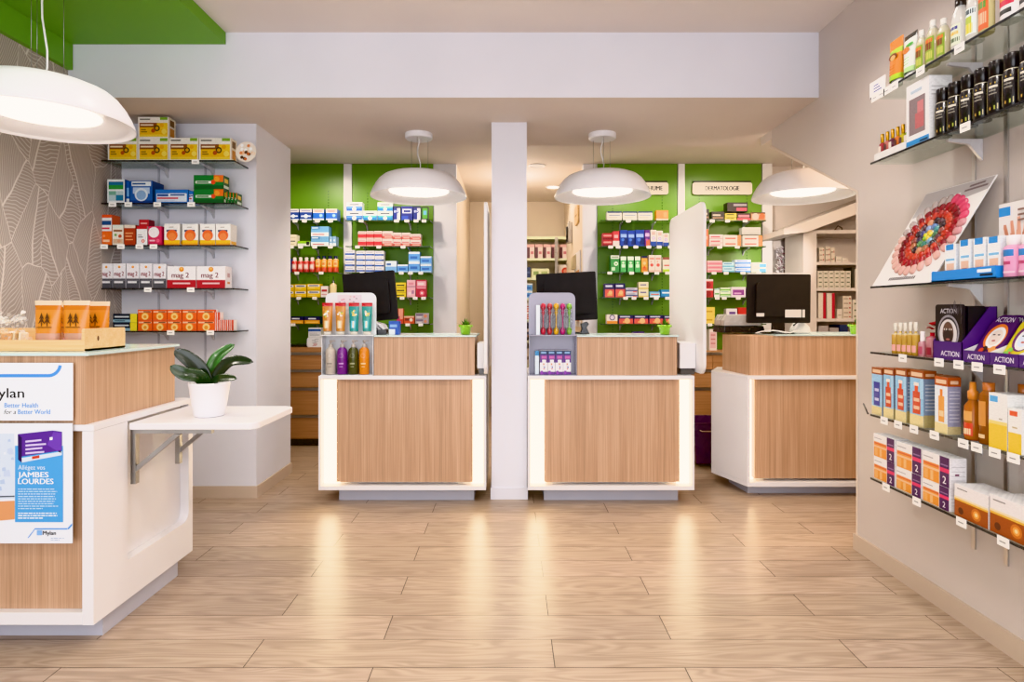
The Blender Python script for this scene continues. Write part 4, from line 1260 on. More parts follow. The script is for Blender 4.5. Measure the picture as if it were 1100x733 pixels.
fill(LS[1], w[1], 'white box with green print', 'spray', 0.11, [(115, 134, [192.5])])
fill(LS[1], w[1], 'narrow blue box edge', 'capsblue', 0.11, [(135.5, 139, [194.5])])
fill(LS[1], w[1], 'large blue and white box', 'bluebox', 0.14, [(139.6, 163.5, [194])])
fill(LS[1], w[1], 'low blue and white pouch box', 'pouch', 0.1, [(166.5, 202, [203.5]), (202.6, 207.4, [205])])
fill(LS[1], w[1], 'green tablet box', 'greenbox', 0.09, [(208, 240, [188, 203.2])])
for k in range(4):
    px = 244.2 + 2.6 * k
    o = carton_mesh(DES['greenbox'], 0.019, 0.085, 0.08).build('medicine_carton', None, (PX(px, 4.29 + 0.0 * k), 4.27 + 0.012 * k, LZ[1] + 0.0006))
    tag(o, f'small green box on end, {ORD[k]} of four beside green stack, {w[1]}', 'box', 'small green end boxes on second left-wall shelf')

fill(LS[2], w[2], 'tall orange and white box', 'orangetall', 0.09, [(108, 120, [230.5])])
fill(LS[2], w[2], 'white herbal box', 'herbal', 0.08, [(120.6, 132.6, [241.5])])
fill(LS[2], w[2], 'rust-brown herbal box', 'rust', 0.08, [(133.2, 145.5, [241.5])])
fill(LS[2], w[2], 'white box with red top', 'whitered', 0.09, [(146.2, 157.8, [243])])
fill(LS[2], w[2], 'bright pink box with white oval', 'pink', 0.09, [(158.8, 173.5, [243])])
o = carton_mesh(DES['red'], 0.068, 0.055, 0.07).build('medicine_carton', None, (PX(155, 4.26), 4.255, LZ[2] + 0.1235 + 0.004))
tag(o, 'small red box lying on the white red-topped box, third left-wall shelf', 'box')
fill(LS[2], w[2], 'yellow and orange vitamin box', 'vitamin', 0.1, [(176, 193, [240.2]), (195.4, 212.6, [240.4]), (214.6, 231, [240.4]), (231.5, 247.4, [240.4])])
fill(LS[3], w[3], 'white and grey magnesium box', 'maggrey', 0.1, [(107, 120.6, [283]), (121.2, 135, [283]), (135.5, 149.4, [283]), (150, 163.5, [283]), (164, 178.3, [283.5])])
fill(LS[3], w[3], 'wide white and red magnesium box', 'magred', 0.1, [(179.3, 210.5, [286]), (211, 242, [286])])
fill(LS[4], w[4], 'slim black and yellow box', 'blackyel', 0.09, [(121, 147, [337, 346.2])])
fill(LS[4], w[4], 'orange lozenge box', 'orangebar', 0.05, [(148, 163.4, [332.6, 344]), (163.8, 179.2, [332.6, 344]), (179.6, 195, [332.6, 344]), (195.4, 211.4, [332.6, 344]), (211.8, 230.6, [332.6, 344])])
for k in range(5):
    o = carton_mesh(DES['orangebar'], 0.016, 0.13 if k == 0 else 0.075, 0.09)
    o.box(-0.0081, 0.0081, -0.0012, -0.0008, 0.0, 0.13 if k == 0 else 0.075, '#f2ece6')
    o.box(-0.004, 0.004, -0.0018, -0.0013, 0.0, 0.13 if k == 0 else 0.075, '#e0562a')
    o = o.build('medicine_carton', None, (PX(234.5 + 2.7 * k, 4.27), 4.242 + 0.014 * k, LZ[4] + 0.0006))
    tag(o, f'white and orange box on end, {ORD[k]} from orange stacks, {w[4]}', 'box', 'white and orange end boxes on fifth left-wall shelf')

# ------------------------------------------------------------------ green panels with shelves
GZ = [2.31, 2.043, 1.776, 1.518, 1.246]
GY = 6.2


def panel(label, px0, px1, zbot):
    x0, x1 = PX(px0, YP), PX(px1, YP)
    t = thing('wall_display_panel', label, 'display panel', ((x0 + x1) / 2, YP - 0.02, zbot), group=None)
    hw = (x1 - x0) / 2
    MB('lime_panel').box(-hw, hw, 0, 0.019, 0, ZR - 0.004 - zbot).build('panel_board', t)
    for s in (-0.62, 0.62):
        r = MB('plastic', '#3c6418')
        for i in range(60):
            z = 0.05 + i * 0.03
            if z < ZR - zbot - 0.3:
                r.box(s * hw - 0.005, s * hw + 0.005, -0.0006, 0.0, z, z + 0.015)
        r.build('slot_rail', t)
    return t


panel('green shelf panel next to the pilaster, with red and yellow bottles', 285, 369.5, 1.03)
panel('green shelf panel behind the tilted monitor of the first counter', 379, 465.5, 0.98)
panel('green shelf panel with cold-remedy sign behind the second counter', 641.5, 727, 1.0)
panel('green shelf panel under the dermatology sign', 735, 817, 0.95)
for a, b, lab in ((370, 378.6, 'between the two green panels behind the first counter'), (727.6, 734.6, 'between the two signed green panels'), (817.6, 828, 'right of the dermatology shelves')):
    o = MB('white_laminate').box(PX(a, YP), PX(b, YP), YP - 0.035, YP - 0.001, 0.0, ZR - 0.004).build('divider_post')
    tag(o, 'pale vertical divider post ' + lab, 'post')


def gshelf(panelname, px0, px1, tags, z):
    out = []
    for i, zz in enumerate(z):
        out.append(Back(f'{LN[i]} glass shelf of {panelname} panel', PX(px0, GY), PX(px1, GY), GY, YP - 0.022, zz, tags[i], (0.046, 0.028), (PX(px0 + 22, 6.35), PX(px1 - 22, 6.35)), edge='#2e4a20', side=True))
    return out


A = gshelf('far-left green', 296, 362, [[317, 327, 341, 355], [304, 313, 323, 338, 355], [319, 345], [308, 321, 338], [315]], GZ)
wa = [f'{n} far-left panel shelf' for n in LN]
fill(A[0], wa[0], 'navy and white box', 'navywhite', 0.12, [(297, 308, [224.5]), (309, 321, [224.5]), (322, 335, [224.5])])
fill(A[0], wa[0], 'bright blue and white box', 'bluewhite', 0.12, [(336, 348, [224.5]), (350, 362, [224.5])])
fill(A[1], wa[1], 'cream box with black mark', 'cream', 0.1, [(302, 309, [253.4]), (311, 318.5, [252])])
fill(A[1], wa[1], 'flat lime and black box', 'lime', 0.1, [(319.6, 333, [259])])
fill(A[1], wa[1], 'pale blue dressing box', 'skyblue', 0.1, [(334, 353.2, [243.2, 254])])
fill(A[1], wa[1], 'narrow pale blue box', 'skynarrow', 0.1, [(353.8, 357, [254]), (357.4, 361, [254])])
fill(A[2], wa[2], 'dark blue capsule box', 'capsblue', 0.1, [(302, 311, [277.5])])


def gbottle(shelf, where, desc, pxs, w_px, ytop, bands, names='bottle', front=None, extra=None):
    src = None
    for i, px in enumerate(pxs):
        c, ww = shelf.span(px - w_px / 2, px + w_px / 2)
        h = shelf.zat(ytop, px, px) - shelf.z - 0.001
        if src is None:
            m = bottle_mesh(ww / 2 - 0.0012, h, bands)
            if front:
                for z0, z1, a, col in front:
                    curved_label(m, ww / 2 - 0.0008, z0 * h, z1 * h, a, col)
            if extra:
                extra(m, ww, h)
            o = m.build(names, None)
            src = o.data
        else:
            o = bpy.data.objects.new(names, src)
            COL.objects.link(o)
        xy = shelf.at(c, ww / 2)
        o.location = (xy[0], xy[1], shelf.z + 0.0006)
        o.rotation_euler = (0, 0, shelf.rz)
        n = len(pxs)
        tag(o, f'{desc}, {ORD[i]} from left, on {where}' if n > 1 else f'{desc} on {where}', names.split('_')[-1], f'{desc}s on {where}' if n > 1 else None)


gbottle(A[2], wa[2], 'red syrup bottle with pale cap', [315.5, 322, 328.3, 334.6], 6.2, 276.5, [(.96, 0, '#a8262e'), (1, .03, '#c23a38'), (1, .74, '#d8a8a0'), (.6, .8, '#e6dcd8'), (.6, 1, '#e6dcd8')], front=[(.2, .55, .9, '#e8b8b0'), (.3, .48, .5, '#f2e8e4')])
gbottle(A[2], wa[2], 'amber syrup bottle with dark cap', [341, 347.4, 353.8, 360], 6.2, 275, [(.96, 0, '#d84a3a'), (1, .03, '#d8503a'), (1, .3, '#f0a42a'), (1, .76, '#e8c07a'), (.62, .82, '#252a4a'), (.62, 1, '#252a4a')], front=[(.36, .68, .8, '#f8dc90'), (.44, .6, .5, '#e07a2a')])
fill(A[3], wa[3], 'yellow and navy lozenge box', 'yellow', 0.1, [(303, 315.6, [305.6, 312.4]), (316.4, 329, [305.4, 312.2]), (330, 344, [305, 311.8])])
fill(A[3], wa[3], 'small white and maroon box', 'small_rw', 0.08, [(344.6, 352, [307.4])])
gbottle(A[3], wa[3], 'cream spray bottle with dark nozzle', [357], 7.5, 297, [(.96, 0, '#e8c27a'), (1, .02, '#ead6a4'), (1, .6, '#d8b884'), (.4, .68, '#3a3a38'), (.4, .8, '#3a3a38'), (.14, .82, '#3a3a38'), (.14, 1, '#3a3a38')], front=[(.12, .5, .9, '#f0dca8')])
fill(A[4], wa[4], 'navy and orange box', 'navyorange', 0.1, [(296, 308.6, [340]), (309.4, 326, [340]), (327, 343.5, [340])])

B = gshelf('left-centre green', 371, 462, [[388, 426, 437, 447, 455.5], [384, 407, 433], [389, 431, 441, 452], [432, 446, 455], [438, 452]], GZ)
wb = [f'{n} left-centre panel shelf' for n in LN]
fill(B[0], wb[0], 'white and blue dressing box', 'dressing', 0.1, [(372, 389, [217.2, 226.6])])
fill(B[0], wb[0], 'single white and teal box', 'dressingteal', 0.1, [(389.6, 405, [226.6])])
fill(B[0], wb[0], 'white and turquoise box', 'dressingteal', 0.1, [(405.5, 421.8, [217.4, 226.6])])
fill(B[0], wb[0], 'navy box with white side', 'navycan', 0.08, [(422.5, 430, [221.5]), (444, 451.6, [221.5])])
fill(B[0], wb[0], 'wide navy box with oval mark', 'navyfull', 0.08, [(431, 443.4, [221.5])])
fill(B[0], wb[0], 'dark box with green screen print', 'phone', 0.05, [(453, 460, [222])])
fill(B[1], wb[1], 'red and white tablet box', 'redpack', 0.1, [(384.6, 393.2, [248.6, 256.4]), (393.6, 401.6, [248.4, 256.2]), (402, 410.2, [248.2, 256.2])])
fill(B[1], wb[1], 'pale box with red band', 'redpack2', 0.1, [(410.6, 421.8, [248.4, 256.4]), (422.2, 431, [250, 257]), (431.4, 440.6, [250, 257]), (441, 452, [251.4, 257.6])])
fill(B[2], wb[2], 'white and blue striped box', 'bluestripe', 0.09, [(370.6, 381, [268.6, 274.6, 280.6, 286.6]), (382.6, 392.2, [269.4, 275.2, 281, 286.8]), (392.6, 402.2, [269.4, 275.2, 281, 286.8]), (402.6, 412.4, [269.6, 275.4, 281.2, 287])])
fill(B[2], wb[2], 'pale blue and white box', 'skywhite', 0.09, [(414, 426, [280.4])])
fill(B[2], wb[2], 'low sky blue box', 'sky2', 0.09, [(426.6, 438.2, [284.2])])
fill(B[2], wb[2], 'sky blue box', 'sky2', 0.09, [(438.8, 450.8, [270.6, 281.2]), (451.4, 463.4, [275.4, 284])])
fill(B[3], wb[3], 'yellow and black slim box', 'yelblack', 0.08, [(424.4, 436, [303.6, 309.2, 314.8])])
fill(B[3], wb[3], 'tall pale pink box', 'palepink', 0.09, [(437, 446.2, [300.8])])
fill(B[3], wb[3], 'tall crimson box', 'crimson', 0.09, [(446.6, 457.6, [300.6])])
fill(B[4], wb[4], 'red and pink sachet box', 'sachet', 0.06, [(426, 433, [331.5])])
fill(B[4], wb[4], 'orange box with dark band', 'orangedark', 0.08, [(433.6, 445, [339.6])])
fill(B[4], wb[4], 'silver and pink box', 'silverpink', 0.08, [(446, 460, [336.4, 342.4])])

Cc = gshelf('right-centre green', 645, 724, [[675], [656, 664, 672, 683, 697, 708, 720], [655, 678.5, 694, 705.5, 717], [672, 681, 694, 705, 717], []], GZ)
wc = [f'{n} right-centre panel shelf' for n in LN]
fill(Cc[0], wc[0], 'white card box with navy top', 'whitecard', 0.1, [(652.4, 668, [227]), (669, 684.4, [227]), (685.4, 701, [227])])
fill(Cc[0], wc[0], 'orange box with silver end', 'orange', 0.08, [(705, 718, [226])])
fill(Cc[1], wc[1], 'dark red box', 'darkred', 0.1, [(647.4, 658, [250.4, 257.6])])
fill(Cc[1], wc[1], 'red and white box', 'redwhite', 0.1, [(658.4, 665.4, [248.4])])
fill(Cc[1], wc[1], 'royal blue box', 'royal', 0.1, [(666, 674, [247.2]), (674.4, 682, [247.6]), (682.6, 692.2, [247])])
fill(Cc[1], wc[1], 'purple box', 'purple', 0.1, [(692.6, 698.2, [247])])
fill(Cc[1], wc[1], 'white and blue box with swirl', 'tubebox', 0.1, [(699, 705.2, [247]), (705.6, 712, [248]), (712.4, 718.6, [250.6])])
fill(Cc[2], wc[2], 'green herbal box', 'greentea', 0.1, [(656, 665.4, [274.4])])
fill(Cc[2], wc[2], 'slim green and white box', 'greentube', 0.1, [(666.6, 672.8, [275.6]), (674.2, 680.8, [275.6]), (682, 688, [275.6])])
fill(Cc[2], wc[2], 'honey yellow box', 'honey', 0.1, [(689, 695.6, [275])])
fill(Cc[2], wc[2], 'white box with strawberry print', 'strawb', 0.1, [(697, 703.4, [274.2]), (703.8, 710.4, [274.2])])
fill(Cc[2], wc[2], 'white box with green foot', 'whitegreen', 0.1, [(712, 720.4, [276.4])])
fill(Cc[3], wc[3], 'navy and coral box', 'plumorange', 0.1, [(649.4, 660, [304.6]), (660.6, 671.6, [304.4])])
fill(Cc[3], wc[3], 'silver and navy box', 'silvernavy', 0.1, [(672.4, 685, [309, 314.6])])
fill(Cc[3], wc[3], 'cream box with lilac print', 'creamstack', 0.09, [(686, 696.6, [303, 310.6])])
fill(Cc[3], wc[3], 'pale blue strip box', 'bluestrip', 0.1, [(698, 709, [313.2])])
fill(Cc[3], wc[3], 'cyan box', 'cyan', 0.1, [(710, 723, [311.2])])
fill(Cc[4], wc[4], 'white box with navy oval', 'ovalbox', 0.09, [(652, 663.4, [338])])
fill(Cc[4], wc[4], 'navy and coral box', 'plumorange', 0.09, [(664.4, 680, [338.6]), (680.6, 696.4, [338.6]), (697, 712.4, [338.6]), (713, 724, [338.8])])

Dd = gshelf('far-right green', 741, 823, [[765, 781.5, 800.5], [773, 792], [767, 780, 798, 815], [770.5, 778, 793], [762.5]], GZ)
wd = [f'{n} far-right panel shelf' for n in LN]
fill(Dd[0], wd[0], 'black box with tan print', 'blackbox', 0.1, [(755, 762, [224.6]), (764.4, 778.4, [227.2])])
fill(Dd[0], wd[0], 'yellow and black slim box', 'yelbar', 0.1, [(779, 791.4, [228.6, 233.2])])
fill(Dd[0], wd[0], 'black box with pink foot', 'blackred', 0.1, [(792, 806.4, [229])])
o = carton_mesh(DES['blackpink'], 0.21, 0.095, 0.11)
o = o.build('medicine_carton', None, (PX(793, GY), GY + 0.018, GZ[0] + 0.0006 + 0.088), 0)
tag(o, 'large black box with pink print resting on smaller boxes, top far-right panel shelf', 'box')
fill(Dd[0], wd[0], 'tan box with portrait print', 'faces', 0.1, [(807.4, 822.4, [228])])
fill(Dd[1], wd[1], 'orange upright box', 'orangestick', 0.08, [(752, 761, [246.4])])
fill(Dd[1], wd[1], 'white and red flat box', 'pinkwhite', 0.09, [(762, 776.6, [252, 256.6, 261.2])])
fill(Dd[1], wd[1], 'white and orange box', 'whiteorange', 0.09, [(777.2, 796, [252.6, 258.8]), (798, 819, [253.2, 259])])
o = carton_mesh(DES['clearbox'], 0.19, 0.075, 0.09).build('medicine_carton', None, (PX(808, GY), GY + 0.016, GZ[1] + 0.0006 + 0.118), 0)
tag(o, 'grey see-through box resting on the white and orange stack, second far-right panel shelf', 'box')
fill(Dd[2], wd[2], 'pink flat box', 'pinkbar', 0.09, [(760, 775.8, [280, 284.4, 288.4])])
fill(Dd[2], wd[2], 'ice blue flat box', 'icebar', 0.09, [(776.4, 789, [281.6, 287])])
fill(Dd[2], wd[2], 'blue flat box', 'bluebar', 0.09, [(789.6, 806.6, [279, 283.6, 288.2])])
fill(Dd[2], wd[2], 'grey and blue flat box', 'lightbar', 0.09, [(807.4, 823, [282, 287.2])])
fill(Dd[3], wd[3], 'red square box with white top', 'redblock', 0.09, [(755, 766.2, [300, 310.2])])
fill(Dd[3], wd[3], 'white and green small box', 'mint', 0.09, [(767.4, 773, [310])])
fill(Dd[3], wd[3], 'green and white box', 'greenwhite', 0.09, [(773.6, 785, [309, 314.6])])
fill(Dd[3], wd[3], 'white box with purple square', 'purplewhite', 0.09, [(785.6, 801, [308.4])])
fill(Dd[3], wd[3], 'narrow violet box', 'violet', 0.09, [(801.6, 806, [308.6])])
fill(Dd[4], wd[4], 'plain yellow box', 'yellowplain', 0.09, [(756, 768, [330, 338.6])])
fill(Dd[4], wd[4], 'low crimson box', 'darkred', 0.08, [(769, 779, [342.6])])
fill(Dd[4], wd[4], 'white box with plum square', 'purplesq', 0.08, [(780.4, 792, [331.6])])
fill(Dd[4], wd[4], 'red box with pale band', 'redcap', 0.08, [(793, 808, [330.4])])

# signs
for px0, px1, txt, tx, lab in ((668, 718, 'RHUME', 702.5, 'rounded cream sign for colds, half hidden behind the middle lamp'), (744, 808, 'DERMATOLOGIE', 776, 'rounded cream sign with dermatology lettering on green panel')):
    Ysg = 6.40
    m = MB('print', '#e6dccd')
    x0, x1 = PX(px0, Ysg), PX(px1, Ysg)
    m.prism(rrect(x0, x1, PZ(209, Ysg), PZ(196, Ysg), 0.025), 'xz', Ysg, Ysg + 0.028)
    m.box(x0 + 0.01, x1 - 0.01, Ysg + 0.004, Ysg + 0.03, PZ(195.6, Ysg), PZ(194.2, Ysg), '#2c3022')
    m.text(txt, 0.068, (PX(tx, Ysg), Ysg - 0.001, PZ(204.6, Ysg)), col='#1d1a18', bold=0.032, fit=(0.36 if len(txt) > 6 else 0.185))
    tag(m.build('wall_sign'), lab, 'sign')

# drawer cabinets below the panels
def drawers(label, px0, px1, Yf, ztop, rows, ncol, zk):
    x0, x1 = PX(px0, Yf), PX(px1, Yf)
    t = thing('drawer_cabinet', label, 'cabinet', ((x0 + x1) / 2, Yf, 0))
    hw = (x1 - x0) / 2
    m = MB('oak_flat')
    m.box(-hw, hw, 0.02, YP - Yf - 0.038, zk, ztop)
    m.build('carcass', t)
    MB('plastic', '#241d1b').box(-hw, hw, 0.05, 0.07, 0, zk - 0.0005).build('kick_board', t)
    cw = 2 * hw / ncol
    for c in range(ncol):
        for z1, z0 in rows:
            xa, xb = -hw + c * cw + 0.002, -hw + (c + 1) * cw - 0.002
            d = MB('oak_flat').box(xa, xb, 0, 0.0195, z0 + 0.001, z1 - 0.03).build('drawer', t)
            MB('metal', '#b8b4b0').box(xa, xb, -0.006, 0.0195, z1 - 0.0295, z1 - 0.002).build('handle', d)


Yf = 6.14
rows = [(PZ(a, Yf), PZ(b, Yf)) for a, b in ((378.5, 397), (397, 416.5), (416.5, 446), (446, 471))]
drawers('oak drawer cabinet with metal handle strips below panels beside the pilaster', 285, 466, Yf, PZ(373.5, Yf), rows, 2, 0.075)
drawers('oak drawer cabinet seen through the gap between second and angled counters', 641, 828, Yf, PZ(377, Yf), rows, 3, 0.075)
zc = PZ(377, Yf)
# goods on the drawer cabinets
m = carton_mesh(DES['paperwhite'], 0.13, 0.10, 0.12)
tag(m.build('medicine_carton', None, (PX(338, 6.2), 6.2, PZ(373.5, Yf) + 0.10)), 'white box with blue band on packets above the oak drawers', 'box')
m = MB('matte', '#d8dade')
m.prism(rrect(-0.08, 0.08, 0.0, 0.098, 0.02), 'xz', 0, 0.12)
for k in range(7):
    x = random.uniform(-0.06, 0.03)
    z = 0.01 + k * 0.011
    m.q([(x, -0.0006, z), (x + 0.04, -0.0006, z + 0.004), (x + 0.04, -0.0006, z + 0.009), (x, -0.0006, z + 0.005)], random.choice(['#8a9098', '#a8484a', '#50565e', '#f2f2f4']))
tag(m.build('packet_bundle', None, (PX(338, 6.2), 6.2, PZ(373.5, Yf) + 0.0008)), 'bundle of clear wrapped white packets on the drawers behind display stand', 'packets')
m = MB('plastic', '#1c1b1c')
m.prism([(-0.16, 0), (0.16, 0), (0.15, 0.022), (-0.15, 0.03)], 'xz', 0, 0.12)
tag(m.build('document_tray', None, (PX(313, 6.2), 6.2, PZ(373.5, Yf) + 0.0008)), 'flat black tray lying on oak drawers next to the pilaster', 'tray')
m = carton_mesh(DES['listbox'], PX(770, 6.2) - PX(762, 6.2), PZ(354, 6.2) - zc, 0.1)
tag(m.build('medicine_carton', None, (PX(766, 6.2), 6.2, zc + 0.0006)), 'upright pale pink printed box on the drawers by the partition', 'box')
m = carton_mesh(DES['navyorange'], 0.12, 0.05, 0.08)
for k in range(2):
    o = carton_mesh(DES['violet'], 0.055, 0.04, 0.08).build('medicine_carton', None, (PX(683 + 6.4 * k, 6.2), 6.2, zc + 0.0006 + 0.15))
    tag(o, 'small dark navy box above second counter glass, ' + ('left' if k == 0 else 'right') + ' of the pair', 'box')
o = carton_mesh(DES['dim'], 0.3, 0.149, 0.14).build('medicine_carton', None, (PX(686, 6.2), 6.19, zc + 0.0006))
tag(o, 'grey box under two navy boxes, mostly behind second counter', 'box')

# ------------------------------------------------------------------ right wall shelves
RN = ['top', 'second', 'third', 'fourth', 'fifth', 'lowest']
RZ = [2.431, 2.108, 1.495, 1.172, 0.863, 0.549]
RT = [[940, 947, 953, 961, 989, 1031], [1037], [], [970, 1009, 1030, 1050, 1074], [950, 965, 982, 1004, 1035, 1049.5, 1069, 1089], [952, 985, 1033, 1078]]
RS = [Right(f'{RN[i]} glass shelf on the right wall', RZ[i], RT[i]) for i in range(6)]
wr = [f'{n} right-wall shelf' for n in RN]
for i, by in enumerate((2.60, 2.43)):
    o = MB('metal', '#cfcbc8').box(XR - 0.006, XR - 0.0006, by - 0.009, by + 0.009, 0.35, 2.75).build('shelf_standard')
    tag(o, ('farther' if i == 0 else 'nearer') + ' slim pale slotted upright on the right wall behind shelves', 'shelf upright')

# top shelf
m = MB('print', '#f4f2f2')
m.prism([(-0.062, 0), (0.062, 0), (0.062, 0.075), (-0.062, 0.075)], 'xz', 0, 0.003)
for i in range(3):
    m.q([(-0.03, -0.0004, 0.02 + i * 0.014), (0.034 - i * 0.012, -0.0004, 0.02 + i * 0.014), (0.034 - i * 0.012, -0.0004, 0.026 + i * 0.014), (-0.03, -0.0004, 0.026 + i * 0.014)], '#6a6a9a')
tag(m.build('price_card', None, (1.80, RS[0].Y(943.5), RZ[0] + 0.0006), -PI / 2), 'white price card standing at far end of top right-wall shelf', 'card')


def rtube(shelf, where, desc, px0, px1, ytop, body, cap, bands, art):
    c, ww = shelf.span(px0, px1)
    h = shelf.zat(ytop, px0, px0) - shelf.z - 0.001
    m = tube_mesh(ww, h, 0.045, body, cap, 0.13, bands)
    for a in art:
        a(m, ww, h)
    o = m.build('squeeze_tube', None, (shelf.g, c, shelf.z + 0.0006), shelf.rz)
    tag(o, f'{desc} on {where}', 'tube')


def tsurf(z, h, d=0.045, cap=0.13):
    t = max(0.0, (z / h - cap) / (1 - cap))
    return d / 2 - (d / 2 * (1 - t ** 1.6) + 0.0018)


def eye_art(m, w, h):
    m.disc(0, 0.62 * h, w * .3, h * .07, tsurf(.55 * h, h) - .001, '#7a3a1e')
    m.disc(0, 0.60 * h, w * .18, h * .05, tsurf(.55 * h, h) - .0015, '#e8b870')
    for i in range(4):
        yy = tsurf((.24 + .06 * i) * h, h) + .0005
        m.q([(-w * .2, yy, (.24 + .06 * i) * h), (w * .15, yy, (.25 + .06 * i) * h), (w * .15, yy, (.27 + .06 * i) * h), (-w * .2, yy, (.26 + .06 * i) * h)], '#c06a20')


rtube(RS[0], wr[0], 'orange squeeze tube with green band', 951, 965.5, 47, '#ea8f2e', '#f0eee8', ((0, .08, '#a8c83a'), (.68, .8, '#a8c04a')), [eye_art])


def leaf_art(m, w, h):
    m.disc(-w * .1, 0.64 * h, w * .26, h * .07, tsurf(.57 * h, h) - .001, '#d8823a')
    m.disc(w * .1, 0.74 * h, w * .3, h * .04, tsurf(.7 * h, h) - .001, '#5aa84a')
    for i in range(3):
        yy = tsurf((.3 + .07 * i) * h, h) + .0005
        m.q([(-w * .2, yy, (.3 + .07 * i) * h), (w * .15, yy, (.31 + .07 * i) * h), (w * .15, yy, (.33 + .07 * i) * h), (-w * .2, yy, (.32 + .07 * i) * h)], '#7ab86a')


rtube(RS[0], wr[0], 'white squeeze tube with green print', 966.5, 980.5, 41, '#eef0ea', '#f2f2f0', ((.05, .12, '#b8dc9a'), (.86, 1, '#3a3a34')), [leaf_art])


def rbottle(shelf, where, desc, px0, px1, ytop, bands, name='bottle', labels=(), sx=1.0, sy=1.0, mat='plastic', dy=0.0, cat='bottle', n=None, group=None):
    c, ww = shelf.span(px0, px1)
    h = shelf.zat(ytop, px0, px1) - shelf.z - 0.001
    r = ww / 2 - 0.001
    m = bottle_mesh(r, h, bands, mat=mat, sx=1.0, sy=sy)
    for l in labels:
        curved_label(m, r * 1.012, l[0] * h, l[1] * h, l[2], l[3], sy=sy)
    o = m.build(name, None, (shelf.g + r * sy + dy, c, shelf.z + 0.0006), shelf.rz)
    tag(o, f'{desc} on {where}', cat, group)
    return o


clear_b = [(.94, 0, '#d8cfae', 'tinted'), (1, .03, '#ddd6b8', 'tinted'), (1, .66, '#e2ddc6', 'tinted'), (.62, .8, '#dcdcd4', 'tinted'), (.42, .86, '#eceae4', 'plastic'), (.44, .88, '#f0eee8', 'plastic'), (.44, 1, '#f0eee8', 'plastic')]
grn = ((.08, .62, .95, '#86a03a'), (.14, .3, .7, '#b8b85a'), (.34, .5, .6, '#7a3a1e'), (.5, .58, .7, '#e06a2a'))
for i, (a, b, y) in enumerate(((980.5, 990, 36), (990.5, 1002, 26), (1002.5, 1013.5, 24))):
    rbottle(RS[0], wr[0], f'clear oil bottle with green label, {ORD[i]} from the tubes,', a, b, y, clear_b, labels=grn, sy=0.75, group='clear oil bottles on top right-wall shelf')
milk = [(.92, 0, '#eae6e2', 'tinted'), (1, .02, '#ecebe6', 'tinted'), (1, .55, '#ecebe8', 'tinted'), (.9, .7, '#ecebe8', 'tinted'), (.55, .84, '#e8e8e6', 'tinted'), (.55, .86, '#2a2522'), (.6, .87, '#2a2522'), (.6, 1, '#2a2522')]
rbottle(RS[0], wr[0], 'clear bottle with black cap and speckled print', 1017, 1030, 4, milk, labels=((.1, .5, .9, '#d8dcc8'), (.16, .24, .8, '#5a6a4a'), (.3, .36, .7, '#e8c040'), (.4, .46, .6, '#4a4a8a')))
rbottle(RS[0], wr[0], 'clear bottle with black cap and yellow flower label', 1033, 1046, -14, milk, labels=((.12, .56, 1.0, '#dce6e6'), (.14, .3, .6, '#d8cc3a'), (.3, .42, .5, '#a8b84a'), (.46, .54, .9, '#3a4a50')))
rbottle(RS[0], wr[0], 'amber oil bottle with orange label', 1047, 1061, -34, [(.94, 0, '#d8cfa0', 'tinted'), (1, .03, '#d8cfa0', 'tinted'), (1, .72, '#d8cfa0', 'tinted'), (.45, .86, '#e8e4d8'), (.45, 1, '#e8e4d8')], labels=((.06, .6, .9, '#e86a2a'), (.14, .3, .7, '#f2c8a0'), (.36, .46, .6, '#5a8a3a')), sy=0.7)
rbottle(RS[0], wr[0], 'white bottle with red fruit print', 1068, 1088, -44, [(.96, 0, '#f0eeee'), (1, .02, '#f0eeee'), (1, .7, '#f0eeee'), (.4, .84, '#e8e4e4'), (.4, 1, '#e8e4e4')], labels=((.22, .56, .9, '#c8304a'), (.1, .17, .7, '#3a3a38'), (.3, .42, .5, '#e8a03a')), sy=0.8)
rbottle(RS[0], wr[0], 'white bottle with dark berry print', 1089, 1110, -60, [(.96, 0, '#efeaea'), (1, .02, '#efeaea'), (1, .7, '#efeaea'), (.4, .84, '#e8e4e4'), (.4, 1, '#e8e4e4')], labels=((.2, .52, .9, '#7a3a48'), (.1, .16, .7, '#3a3a38')), sy=0.8)

